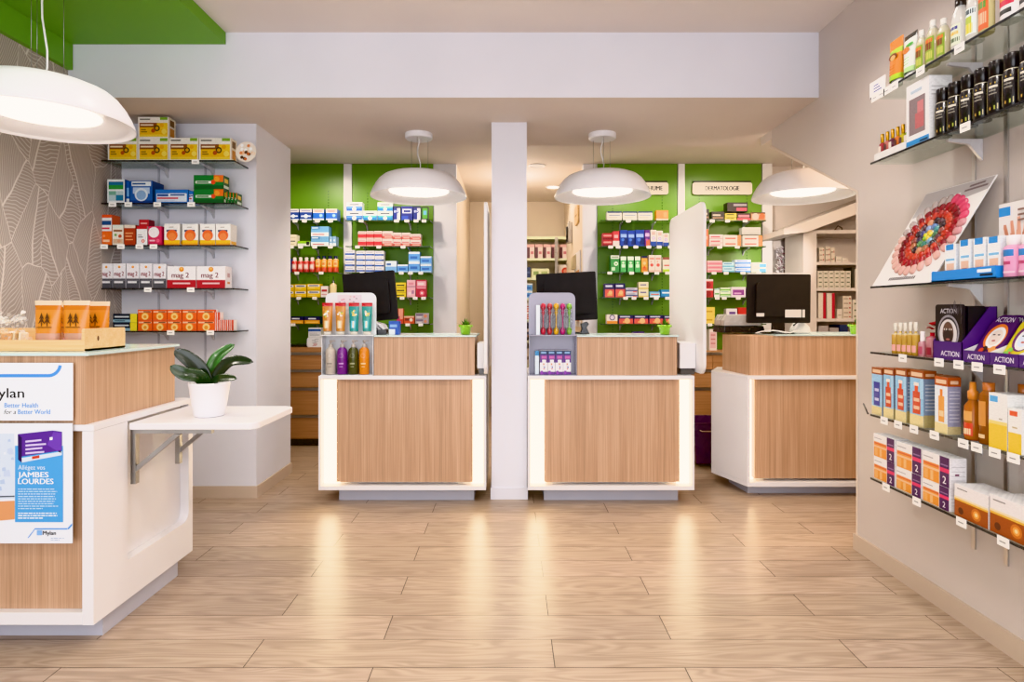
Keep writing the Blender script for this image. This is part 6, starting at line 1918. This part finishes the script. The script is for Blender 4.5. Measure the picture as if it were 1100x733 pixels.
# ------------------------------------------------------------------ monitors and desk things
def monitor(label, X, Y, z, w, h, zc, rot, stickers=(), lip=False):
    t = thing('computer_monitor', label, 'monitor', (X, Y, z))
    m = MB('matte', '#0d090b')
    o_, i_ = rrect(-w / 2, w / 2, -h / 2, h / 2, .012), None
    m.prism(o_, 'xz', 0, 0.03)
    m.prism(rrect(-w * .38, w * .38, -h * .36, h * .34, .03), 'xz', -0.022, 0.0)
    if lip:
        m.box(-w / 2, w / 2, -0.004, 0.031, h / 2 + .0003, h / 2 + .009, '#d8d4d2')
    hs = m.build('housing', t, (0, 0, zc - z), rot=rot)
    MB('plastic', '#0c0c10').box(-w * .47, w * .47, .0301, .0308, -h * .44, h * .46).build('screen', hs)
    for sx, sz, sw, sh in stickers:
        MB('print', '#d6d0cc').box(sx - sw / 2, sx + sw / 2, -0.0228, -0.0221, sz - sh / 2, sz + sh / 2).build('sticker', hs)
    MB('plastic', '#1a1618').prism([(-.05, 0.012), (.05, 0.012), (.04, zc - z - h * .1), (-.04, zc - z - h * .1)], 'xz', .012, .035).build('stand_neck', t)
    MB('plastic', '#1a1618').lathe([(0.0, .012), (.11, .012), (.125, .006), (.125, .0)][::-1], c=(0, .02, 0), segs=28, sy=.8).build('stand_base', t)
    return t


ym = 4.72
sc = ym / F
monitor('black monitor seen from behind, on the counter with pump bottles', PX(397.5, ym), ym, 1.2, 56 * sc, 53 * sc, PZ(319, ym), (0.0, -0.085, 0.0))
monitor('black monitor seen from behind, over the lavender counter stand', PX(609, ym), ym, 1.2, 64 * sc, 52 * sc, PZ(319, ym), (0.0, -0.05, 0.0))
ym = 4.70
sc = ym / F
monitor('black monitor with white stickers seen from behind, on the angled counter', PX(837, ym), ym, 1.2, 67.5 * sc, 52.5 * sc, PZ(321, ym), (0.02, 0.0, 0.0), ((-.155, -.125, .06, .026), (.10, -.115, .125, .06), (.18, -.115, .02, .06)), True)

# grey printer to the left of it
t = thing('receipt_printer', 'grey flat printer beside the stickered monitor on the angled counter', 'printer', (PX(799, 4.85), 4.84, 1.2))
w2 = 22 * 4.8 / F
MB('plastic', '#c6c0ba').prism([(-w2 * .95, .055), (w2 * .9, .055), (w2 * .9, .095), (w2 * .6, .148), (-w2 * .8, .148), (-w2 * .95, .10)], 'xz', 0.02, .26).build('body', t, bevel=.006)
MB('plastic', '#151315').prism([(-w2, 0), (w2 * 1.05, 0), (w2 * .95, .054), (-w2 * .95, .054)], 'xz', 0, .27).build('base_unit', t, bevel=.004)
MB('plastic', '#c8c4c0').box(-w2 * .9, w2 * .85, .0185, .0199, .085, .093).build('cover_seam', t)
m = MB('plastic', '#dcd8d6')
m.tube([(PX(812 + 6 * k, 4.62), 4.62 + .02 * math.sin(k), 1.206 + .02 * abs(math.sin(k * .55))) for k in range(9)], .005)
tag(m.build('cable'), 'white cable lying in front of the stickered monitor stand', 'cable')
t = thing('telephone', 'white curved telephone right of the stickered monitor stand', 'telephone', (PX(862, 4.75), 4.75, 1.2))
MB('plastic', '#e4e0de').prism([(-.06, 0), (.07, 0), (.06, .05), (.02, .085), (-.03, .08), (-.06, .03)], 'xz', 0, .1).build('body', t, bevel=.01)
MB('plastic', '#2a2628').tube([(-.05, .05, .06), (-.02, .03, .085), (.02, .02, .075)], .006).build('cord', t)
t = thing('card_terminal', 'white and grey device with black base beside the first monitor', 'device', (PX(396, 4.47), 4.47, 1.2))
MB('plastic', '#c9c6c8').prism([(-.16, .035), (.12, .035), (.10, .075), (.02, .10), (-.12, .095), (-.16, .07)], 'xz', 0, .15).build('body', t, bevel=.008)
MB('plastic', '#1c1a1c').box(-.16, .13, .0, .15, 0, .034).build('base_unit', t)
for k in range(5):
    MB('plastic', '#3a3638').tube([(-.05 + .03 * k, -.004, .07), (-.06 + .035 * k, -.006, .055), (-.02 + .03 * k, -.004, .04)], .004).build('cord', t)
o = carton_mesh(D('#1f4fae', ((0, 0, .6, .4, '#e6eaf0'), (.1, .55, .8, .75, '#8ab0e0'))), .075, .10, .07).build('tissue_box', None, (PX(423.5, 4.5), 4.49, 1.2))
tag(o, 'small blue and white box beside the first monitor on the counter glass', 'box')
t = thing('barcode_scanner', 'small black scanner stand on glass right of the second monitor', 'scanner', (PX(628, 4.6), 4.6, 1.2))
MB('plastic', '#191719').prism([(-.035, 0), (.04, 0), (.03, .02), (.015, .05), (.035, .075), (.02, .095), (-.03, .08), (-.02, .04)], 'xz', 0, .05).build('body', t, bevel=.004)

# small green pots
first = None
for px, Y, py, lab in ((500, 4.5, 359, 'small lime pot with a seedling on first counter glass'), (714, 4.5, 359, 'small lime pot with a seedling on second counter glass'), (919, 4.62, 359, 'small lime pot on the angled counter, half hidden by the right wall')):
    if first is None:
        t = thing('potted_seedling', lab, 'plant', (PX(px, Y), Y, 1.2))
        m = MB('plastic', '#9ccc3e')
        m.lathe([(.026, 0), (.034, .002), (.042, .066), (.045, .068), (.045, .072), (.038, .072), (.036, .055), (0, .055)], segs=20, caps=False)
        for k in range(7):
            a = 2 * PI * k / 7
            m.lathe([(.0, .072), (.013, .07), (.012, .058), (.005, .055)], c=(.042 * math.cos(a), .042 * math.sin(a), 0), segs=8, caps=False)
        m.build('pot', t)
        m = MB('matte')
        for k in range(26):
            a, b = random.uniform(0, 6.28), random.uniform(.2, 1.4)
            d = Vector((math.cos(a) * math.cos(b), math.sin(a) * math.cos(b), math.sin(b)))
            s = d.cross(Vector((.1, .2, 1))).normalized() * .008
            p0 = Vector((0, 0, .055))
            p1 = p0 + d * random.uniform(.05, .08)
            m.q([tuple(p0), tuple((p0 + p1) / 2 + s), tuple(p1), tuple((p0 + p1) / 2 - s)], random.choice(['#5a8a2e', '#7aa83e', '#3f6a26', '#a85a4a']))
        m.build('foliage', t)
        first = t
        t['group'] = 'small lime pots on the counters'
    else:
        o = first.copy()
        COL.objects.link(o)
        o.location = (PX(px, Y), Y, 1.2)
        o['label'] = lab
        for c in first.children:
            d = c.copy()
            COL.objects.link(d)
            d.parent = o

# ------------------------------------------------------------------ orchid on the drop leaf
t = thing('potted_orchid', 'dark-leaved plant in a round white pot on the fold-out leaf', 'plant', (PX(225, 2.87), 2.87, 0.877))
MB('lamp_white').lathe([(.0, .0), (.062, .0), (.068, .004), (.080, .08), (.087, .135), (.0905, .15), (.0905, .158), (.087, .160), (.083, .156), (.080, .13), (0, .128)], segs=36, caps=False).build('pot', t)
MB('matte', '#3a2c22').lathe([(0, .1355), (.079, .1355)], segs=24, caps=False, smooth=False).build('soil', t)


def leaf(base, pts, wid, col, under):
    """broad strap leaf along pts with a folded midrib"""
    m = MB('plastic')
    P = [Vector(p) for p in pts]
    n = 14
    path = []
    for i in range(n + 1):
        s = i / n * (len(P) - 1)
        k = min(int(s), len(P) - 2)
        f = s - k
        p0, p1, p2, p3 = P[max(k - 1, 0)], P[k], P[k + 1], P[min(k + 2, len(P) - 1)]
        path.append(0.5 * ((2 * p1) + (p2 - p0) * f + (2 * p0 - 5 * p1 + 4 * p2 - p3) * f * f + (3 * p1 - p0 - 3 * p2 + p3) * f ** 3))
    rows = []
    for i, p in enumerate(path):
        d = (path[min(i + 1, n)] - path[max(i - 1, 0)]).normalized()
        side = d.cross(Vector((0.1, -0.85, 0.5))).normalized()
        up = side.cross(d)
        u = i / n
        wv = wid * (0.30 + 0.70 * math.sin(PI * min(1, u * .86 + .1)) ** .8) * (1 if u < .8 else math.sqrt(max(0, 1 - ((u - .8) / .2) ** 2)))
        row = []
        for j in range(7):
            s = (j - 3) / 3
            row.append(len(m.v))
            m.v.append(tuple(p + side * wv * s + up * (abs(s) ** 1.2) * wv * .22))
        rows.append(row)
    for i in range(n):
        for j in range(6):
            cl = mixc(col, '#1c2a16', .35 if j in (2, 3) else 0.0)
            m.face((rows[i][j], rows[i][j + 1], rows[i + 1][j + 1], rows[i + 1][j]), cl, None, True)
    o = m.build('leaf', t)
    md = o.modifiers.new('thickness', 'SOLIDIFY')
    md.thickness = .003


def lp(px, py, dy=0.0):
    Y = 2.87 + dy
    return (PX(px, Y) - PX(225, 2.87), dy, PZ(py, Y) - .877)


b0 = (0, 0, .13)
leaf(b0, [b0, lp(216, 398, -.02), lp(200, 384, -.05), lp(187, 377, -.07)], .035, '#1b2817', None)
leaf(b0, [b0, lp(214, 405, -.05), lp(198, 402, -.09), lp(183, 393, -.11)], .034, '#203a1a', None)
leaf(b0, [b0, lp(228, 396, .02), lp(235, 382, .05), lp(252, 370, .08)], .030, '#2f6424', None)
leaf(b0, [b0, lp(236, 399, .0), lp(250, 388, .0), lp(272, 389, -.01)], .030, '#1d2a19', None)
leaf(b0, [b0, lp(232, 408, -.06), lp(243, 406, -.08), lp(254, 407, -.10)], .020, '#20361a', None)
leaf(b0, [b0, lp(222, 405, .03), lp(216, 396, .06), lp(210, 392, .09)], .022, '#1f3618', None)

# ------------------------------------------------------------------ tray of sweets
t = thing('wooden_tray', 'pale wooden tray with low front on the front counter glass', 'tray', (-2.2, 2.55, 1.204))
xr = -1.79 + 2.2
MB('pine').box(-.5, xr, 0, .27, 0, .008).build('base', t)
MB('pine').box(-.5, xr - .0125, 0, .012, .0085, .046).build('front_rail', t)
MB('pine').box(-.5, xr - .0125, .258, .27, .0085, .09).build('back_rail', t)
m = MB('pine')
m.prism(rrect(0, .27, .0, .094, .008), 'yz', xr - .012, xr)
m.build('side_board', t)
m = MB('matte', '#7a4a2a')
m.q([(xr + .0004, .085 + .007 * math.cos(a), .05 + .012 * math.sin(a)) for a in [2 * PI * i / 10 for i in range(10)]], '#6a3f24')
m.build('wood_knot', t)


def bag(label, px, Yb, ytop, wpx):
    z0 = 1.204 + .012
    h = PZ(ytop, Yb) - z0
    w = wpx * Yb / F
    t = thing('sweet_bag', label, 'bag', (PX(px, Yb), Yb, z0), group='orange sweet bags in the wooden tray')
    m = MB('plastic', '#d98a2e')
    n, k = 10, 14
    rows = []
    for i in range(n + 1):
        u = i / n
        hw = w / 2 * (.80 + .2 * u)
        hd = .026 * (1 - u ** 2) + .0012
        row = []
        for j in range(k):
            a = 2 * PI * j / k
            c, s = math.cos(a), math.sin(a)
            row.append(len(m.v))
            m.v.append((hw * math.copysign(abs(c) ** .6, c), hd * s, h * u))
        rows.append(row)
    for i in range(n):
        for j in range(k):
            j2 = (j + 1) % k
            u = (i + .5) / n
            if u < .3:
                m.face((rows[i][j], rows[i][j2], rows[i + 1][j2], rows[i + 1][j]), '#e8c0a8', 'tinted', True)
            else:
                m.face((rows[i][j], rows[i][j2], rows[i + 1][j2], rows[i + 1][j]), '#f0dcc0' if u > .93 else ('#c9761e' if .8 < u < .9 else '#dd9034'), None, True)
    m.face(rows[0][::-1], '#e8c0a8', 'tinted')
    # printed tree symbol
    y = -.020
    for dx in (-.012, .012):
        m.prism([(dx - .002, h * .45), (dx + .002, h * .45), (dx + .002, h * .55), (dx + .014, h * .50), (dx + .003, h * .62), (dx + .010, h * .60), (dx + .0, h * .74), (dx - .010, h * .60), (dx - .003, h * .62), (dx - .014, h * .50), (dx - .002, h * .55)], 'xz', y - .004, y - .0035, '#5a3410', 'print')
    m.box(-.032, .032, y - .005, y - .0035, h * .42, h * .435, '#5a3410', 'print')
    m.build('pouch', t)
    s = MB('plastic')
    for q in range(22):
        r = random.uniform(.007, .011)
        s.lathe([(0, -r), (r * .8, -r * .6), (r, 0), (r * .8, r * .6), (0, r)], random.choice(['#d8a0a0', '#c88a86', '#e6c0b8', '#d8b090']), c=(random.uniform(-w * .36, w * .36), random.uniform(-.014, .012), random.uniform(.012, h * .26)), segs=8, caps=False)
    return t, s


for args in (('orange sweet bag with tree emblem, front one nearest the loose packets', 52, 2.62, 323, 29.5), ('orange sweet bag with tree emblem, front one in the middle', 82.5, 2.63, 323, 29.5), ('orange sweet bag beside the tray side board, behind the middle bag', 103, 2.765, 324, 31), ('orange sweet bag mostly hidden behind the other bags', 66, 2.765, 325, 30)):
    t, s = bag(*args)
    s.build('sweets', t)['kind'] = 'stuff'

# cellophane packets of biscuits at the left
for i, (px, Yb, ry, lab) in enumerate(((1, 2.625, .3, 'cellophane packet with green oval sticker lying at tray end'), (21, 2.625, -.2, 'cellophane packet of pale biscuits between stickered packet and orange bags'), (9, 2.745, .1, 'crumpled clear cellophane packet at the back of the tray'))):
    t = thing('biscuit_packet', lab, 'packet', (PX(px, Yb), Yb, 1.214), group=None)
    m = MB('plastic')
    for k in range(5):
        a = ry + random.uniform(-.5, .5)
        bx = MB('matte')
        cxk = -.026 + .008 * k
        colk = random.choice(['#e8dcc0', '#d8b890', '#c8a070', '#f0ead8', '#b08a5a'])
        m.prism([(cxk, .004), (cxk + .010, .004), (cxk + .018, .062), (cxk + .009, .066)], 'xz', -.022, .022, colk, 'matte')
    m.build('biscuits', t)
    w = MB('film', '#f6f6f4')
    for k in range(46):
        a, b = random.uniform(0, 6.28), random.uniform(0, 1.5)
        R = .026
        p = Vector((R * math.cos(a) * math.cos(b), .024 * math.sin(a) * math.cos(b), .012 + .125 * math.sin(b) * random.uniform(.8, 1.15)))
        s1 = Vector((random.uniform(-1, 1), random.uniform(-1, 1), random.uniform(-1, 1))).normalized() * .022
        s2 = Vector((random.uniform(-1, 1), random.uniform(-1, 1), random.uniform(-1, 1))).normalized() * .016
        q = [p, p + s1, p + s1 * .6 + s2, p + s2]
        w.q([(v.x, v.y, max(v.z, .002)) for v in q])
    w.build('cellophane', t)
    if i == 0:
        st = MB('print')
        st.disc(0, .05, .026, .022, -.034, '#f2f2ec')
        st.disc(0, .05, .014, .006, -.0345, '#6aa04a')
        st.build('sticker', t)

# ------------------------------------------------------------------ purple shopping basket in the gap
t = thing('shopping_basket', 'purple plastic shopping basket with tall dark pull bar on the floor', 'basket', (1.775, 5.47, 0))
m = MB('plastic', '#4e2547')


def ring(z, w, d):
    i = len(m.v)
    m.v += [(-w, -d, z), (w, -d, z), (w, d, z), (-w, d, z)]
    return i


R_ = [ring(.03, .13, .15), ring(.38, .165, .20), ring(.40, .18, .215), ring(.40, .158, .195), ring(.05, .122, .142)]
for a, b in zip(R_, R_[1:]):
    for k in range(4):
        k2 = (k + 1) % 4
        m.face((a + k, a + k2, b + k2, b + k))
m.face([R_[0] + k for k in (3, 2, 1, 0)])
m.face([R_[-1] + k for k in range(4)])
m.build('body', t, bevel=.006)
MB('plastic', '#d8b8a0').tube([(-.165, -.02, .40), (-.168, -.06, .36), (-.10, -.215, .33), (.10, -.215, .33)], .006).build('carry_handle', t)
MB('plastic', '#4a2a26').box(-.13, -.085, .19, .215, .05, .96).build('pull_bar', t)
for sx in (-1, 1):
    MB('plastic', '#1a181a').lathe([(.03, -.01), (.03, .01)], c=(0, 0, 0), segs=14).build('wheel', t, (sx * .09, .13, .031), rot=(0, PI / 2, 0))

# ------------------------------------------------------------------ storage cabinet at the far right
Yc = 5.95
t = thing('storage_cabinet', 'pale open storage cabinet with stacked boxes beyond the angled counter', 'cabinet', (PX(898, Yc), Yc, 0))
x0, x1 = PX(874, Yc) - PX(898, Yc), PX(975, Yc) - PX(898, Yc)
zt = PZ(251, Yc)
m = MB('white_laminate')
m = MB('right_paint')
m.box(x0, x0 + .03, 0, .40, 0, zt)
m.box(x1 - .03, x1, 0, .40, 0, zt)
m.box(x0 + .03, x1 - .03, .385, .40, 0, zt)
m.box(x0 + .0, x1, 0, .40, zt + .0005, zt + .035)
m.build('carcass', t)
MB('right_paint').prism([(x0 - .10, .0), (x0 - .001, 0), (x0 - .001, .40), (x0 - .10, .40)], 'xy', 0, zt + .03).build('side_panel', t)
SZ = [PZ(281.5, Yc), PZ(309.5, Yc), PZ(342.5, Yc), PZ(372, Yc)]
for z in SZ:
    MB('right_paint').box(x0 + .031, x1 - .031, .002, .384, z - .028, z).build('shelf_board', t)


class Store:
    rz = 0.0

    def __init__(s, z):
        s.z, s.g, s.yf = z, Yc + .03, Yc

    span, zat, at = Back.span, Back.zat, Back.at


S4 = [Store(z) for z in SZ]
ws = [f'{n} storage cabinet shelf' for n in LN]
fill(S4[0], ws[0], 'small beige carton', 'store', .1, [(880, 886, [266, 271, 276]), (886.6, 892, [265, 270.4, 276]), (892.6, 897, [266, 274])], name='stock_carton')
fill(S4[0], ws[0], 'low beige carton', 'store2', .1, [(898, 904.5, [275.5]), (905, 911, [277])], name='stock_carton')
fill(S4[1], ws[1], 'beige stock carton', 'storegreen', .1, [(878.5 + 6 * i, 884 + 6 * i, [291, 295.7, 300.3, 305]) for i in range(6)], name='stock_carton')
fill(S4[1], ws[1], 'dark upright folder', 'darkbook', .15, [(915, 917.6, [287])], name='document_folder', cat='folder')
fill(S4[1], ws[1], 'pale upright box', 'store2', .12, [(918.4, 926, [289])], name='stock_carton')
fill(S4[2], ws[2], 'tall pale box with red stripe', 'binder', .2, [(879, 887.4, [314.5]), (888.4, 897, [315])], name='stock_carton')
fill(S4[2], ws[2], 'small pale carton', 'store2', .1, [(899.5, 905, [332])], name='stock_carton')
fill(S4[2], ws[2], 'pale square carton', 'store', .1, [(905.6, 915, [318, 323, 328, 333, 338]), ], name='stock_carton')
fill(S4[2], ws[2], 'pale end carton', 'storegreen', .1, [(915.8, 925, [322, 329, 336])], name='stock_carton')
fill(S4[3], ws[3], 'grey-blue file box', 'dim', .2, [(879, 890, [350]), (891, 901, [352])], name='file_box')
fill(S4[3], ws[3], 'dark blue file box', 'dimblue', .2, [(902, 911, [349])], name='file_box')
# loose cable on top of the cabinet
m = MB('plastic', '#5a4f4a')
m.tube([(PX(899, 6.0), 6.05, zt + .042), (PX(903, 6.0), 6.05, zt + .09), (PX(908, 6.0), 6.06, zt + .07), (PX(909, 6.0), 6.08, zt + .042)], .006)
tag(m.build('cable'), 'thin dark cable looping over the storage cabinet top', 'cable')

# silver tinsel curtain in the doorway
m = MB('matte')
Yt = 6.40
for k in range(420):
    x = PX(random.uniform(833.5, 842.5), Yt)
    z = PZ(random.uniform(266, 372), Yt)
    a = random.uniform(0, 3.14)
    s = random.uniform(.012, .03)
    yy = Yt + random.uniform(-.03, .03)
    m.q([(x - s * math.cos(a), yy, z - s * math.sin(a)), (x + s * math.cos(a), yy - .006, z + s * math.sin(a)), (x + s * math.cos(a) + .008, yy, z + s * math.sin(a) + .006), (x - s * math.cos(a) + .008, yy + .006, z - s * math.sin(a) + .006)], random.choice(['#f4f2f4', '#c8c0c8', '#ffffff', '#e0d8de', '#8a5a68', '#8a848a']))
o = m.build('hanging_tinsel_garland')
tag(o, 'sparkling silver tinsel garland hanging by the door beyond the angled counter', 'garland')
o['kind'] = 'stuff'

# ------------------------------------------------------------------ passage to the back room
Yb = 8.30
t = thing('shelving_unit', 'pale green edged shelving unit at the end of the passage', 'shelving unit', (PX(585, Yb), Yb, 0))
x0, x1 = PX(538, Yb) - PX(585, Yb), PX(617, Yb) - PX(585, Yb)
zt = PZ(257, Yb)
m = MB('matte', '#c9cfae')
m.box(x0, x0 + .035, 0, .34, 0, zt)
m.box(x1 - .035, x1, 0, .34, 0, zt)
m.box(x0, x1, 0, .34, zt + .0005, zt + .035)
m.box(x0 + .036, x1 - .036, .325, .34, 0, zt, '#cdbfa8')
m.build('carcass', t)
BZ = [PZ(y, Yb) for y in (277.5, 298.5, 320.5, 343, 366, 392)]
for z in BZ:
    MB('matte', '#d3d8bc').box(x0 + .036, x1 - .036, .002, .324, z - .03, z).build('shelf_board', t)


class BackS:
    rz = 0.0

    def __init__(s, z):
        s.z, s.g = z, Yb + .03

    span, zat, at = Back.span, Back.zat, Back.at


Q = [BackS(z) for z in BZ]
wq = [f'{n} passage shelf' for n in LN]
fill(Q[0], wq[0], 'pink and brown tea packet', 'teapack', .1, [(566 + 8.8 * i, 574 + 8.8 * i, [262.5]) for i in range(5)], name='tea_packet', cat='packet')
fill(Q[1], wq[1], 'pale green and white box', 'palegreen', .1, [(571, 590, [288.5])])
fill(Q[1], wq[1], 'small navy box', 'dimblue', .1, [(564, 570, [287])])
fill(Q[1], wq[1], 'white box with round red print', 'roundred', .1, [(600, 612.5, [284.5])])
fill(Q[1], wq[1], 'flat white and red box', 'pinkwhite', .1, [(591, 599, [294])])
fill(Q[2], wq[2], 'blue and white box', 'sky2', .1, [(564, 572, [304.5, 313])])
fill(Q[3], wq[3], 'white and crimson box', 'redpack2', .1, [(564, 573, [325.5, 335])])
fill(Q[4], wq[4], 'dark brown box', 'blackbox', .1, [(564, 572, [347])])
o = carton_mesh(DES['store'], .25, .22, .2).build('stock_carton', None, (PX(574, Yb), Yb + .03, BZ[5] + .001))
tag(o, 'beige carton low on the passage shelving beside the pillar', 'box')
# things on the passage side wall
m = MB('pine')
yw = 6.95
m.prism(rrect(yw - .17, yw + .17, PZ(241, yw), PZ(222, yw), .03), 'yz', .765, .788)
m.box(.7635, .7645, yw - .1, yw + .1, PZ(233, yw), PZ(231, yw), '#5a3a20', 'print')
tag(m.build('wooden_sign'), 'small wooden plaque hanging on the passage side wall', 'sign')
t = thing('mounted_leaflet_rack', 'narrow wall rack of orange and green leaflets in the passage', 'rack', (.787, 6.95, 1.2))
m = MB('white_laminate')
m.box(-.012, 0, -.30, .30, 0, .85)
m.build('back_board', t)
for k in range(4):
    lm = MB('print', ['#d8824a', '#8aa84a', '#e0a060', '#c8b890'][k])
    lm.prism([(-.06, .02), (-.05, .16), (-.0125, .19), (-.0125, .02)], 'xz', -.25 + (.3 if k % 2 else 0), -.05 + (.3 if k % 2 else 0))
    lm.build('leaflet_pocket', t, (0, 0, .05 + .2 * k))
m = MB('plastic', '#9a938c')
m.box(.62, .66, 8.2, 8.24, 0, 2.38)
tag(m.build('pole'), 'slim grey upright pole beside the passage shelving unit', 'pole')
t = thing('wall_phone', 'grey wall telephone with black handset on passage wall', 'telephone', (.786, 7.6, PZ(256, 7.6)))
MB('plastic', '#a8a29c').box(-.05, 0, -.08, .08, -.06, .2).build('body', t, bevel=.008)
MB('plastic', '#2a2726').box(-.075, -.051, -.05, .0, -.06, .14).build('handset', t, bevel=.008)

# ------------------------------------------------------------------ light, camera, look
def area(name, loc, rot, sx, sy, power, col='#ffffff'):
    l = bpy.data.lights.new(name, 'AREA')
    l.shape = 'RECTANGLE'
    l.size, l.size_y = sx, sy
    l.energy = power
    l.color = lin(col)[:3]
    o = bpy.data.objects.new(name, l)
    COL.objects.link(o)
    o.location = loc
    o.rotation_euler = rot
    return o


def point(name, loc, power, r=0.08, col='#ffffff'):
    l = bpy.data.lights.new(name, 'POINT')
    l.energy = power
    l.shadow_soft_size = r
    l.color = lin(col)[:3]
    o = bpy.data.objects.new(name, l)
    COL.objects.link(o)
    o.location = loc
    return o


def spot(name, loc, power, ang=2.2, r=0.08, col='#ffffff', rot=(0, 0, 0)):
    l = bpy.data.lights.new(name, 'SPOT')
    l.energy = power
    l.spot_size = ang
    l.spot_blend = 0.6
    l.shadow_soft_size = r
    l.color = lin(col)[:3]
    o = bpy.data.objects.new(name, l)
    COL.objects.link(o)
    o.location = loc
    o.rotation_euler = rot
    return o


# shop front daylight behind the camera
area('shopfront_light', (-0.4, -1.5, 1.6), (PI / 2, 0, 0), 4.6, 2.8, 100, '#f4f6ff')
# unseen spots added under the ceiling to light the sales floor
for x in (-1.3, 0.2, 1.3):
    for y in (0.4, 1.7, 2.9):
        spot('ceiling_fill_spot', (x, y, 3.08 if x < -1.8 else 3.16), 52, 2.5, 0.12, '#fff9f4')
# pendant bulbs
for X, Y in ((PX(450, 4.71), 4.71), (PX(647, 4.71), 4.71), (PX(862, 4.71), 4.71), (-2.19, 2.85)):
    spot('pendant_bulb', (X, Y, 2.261), 26, 2.7, 0.2, '#fff4e6')
# unseen spots added to light the green panels from in front
for x in (-2.0, -1.2, 1.3, 2.2):
    spot('rear_fill_spot', (x, 5.55, ZR - 0.03), 50, 2.4, 0.06, '#fff0dc', (0.35, 0, 0))
spot('rear_fill_spot', (2.6, 5.1, 2.05), 70, 0.7, 0.05, '#fff4e8', (1.38, 0, -0.12))  # added spot without a fitting, aimed to brighten the tinsel
spot('passage_spot', (0.55, 7.64, ZR - 0.02), 30, 2.6, 0.07, '#fff2e0')
point('passage_fill', (0.1, 7.0, 2.7), 22, 0.15, '#fff0de')
point('side_room_fill', (3.1, 4.0, 2.45), 55, 0.15, '#ffe8cc')  # added lamp hidden behind the right wall, lifts the side room

wd_ = bpy.data.worlds.new('soft daylight')
SC.world = wd_
wd_.use_nodes = True
bg = wd_.node_tree.nodes['Background']
bg.inputs[0].default_value = (0.95, 0.97, 1.0, 1)
bg.inputs[1].default_value = 1.3

cam = bpy.data.cameras.new('camera')
cam.sensor_width = 36.0
cam.lens = F / 1100 * 36.0
cam.shift_x = (550 - CX) / 1100
cam.shift_y = -(366.5 - CY) / 1100
cam.clip_start = 0.05
co = bpy.data.objects.new('camera', cam)
COL.objects.link(co)
co.location = (0, 0, H)
co.rotation_euler = (PI / 2, 0, 0)
SC.camera = co
SC.view_settings.view_transform = 'Khronos PBR Neutral'
SC.view_settings.look = 'None'
SC.view_settings.exposure = 0.30
try:
    SC.cycles.max_bounces = 8
    SC.cycles.transparent_max_bounces = 16
    SC.cycles.caustics_reflective = False
    SC.cycles.caustics_refractive = False
    SC.cycles.use_denoising = True
    SC.cycles.sample_clamp_indirect = 4.0
except Exception:
    pass
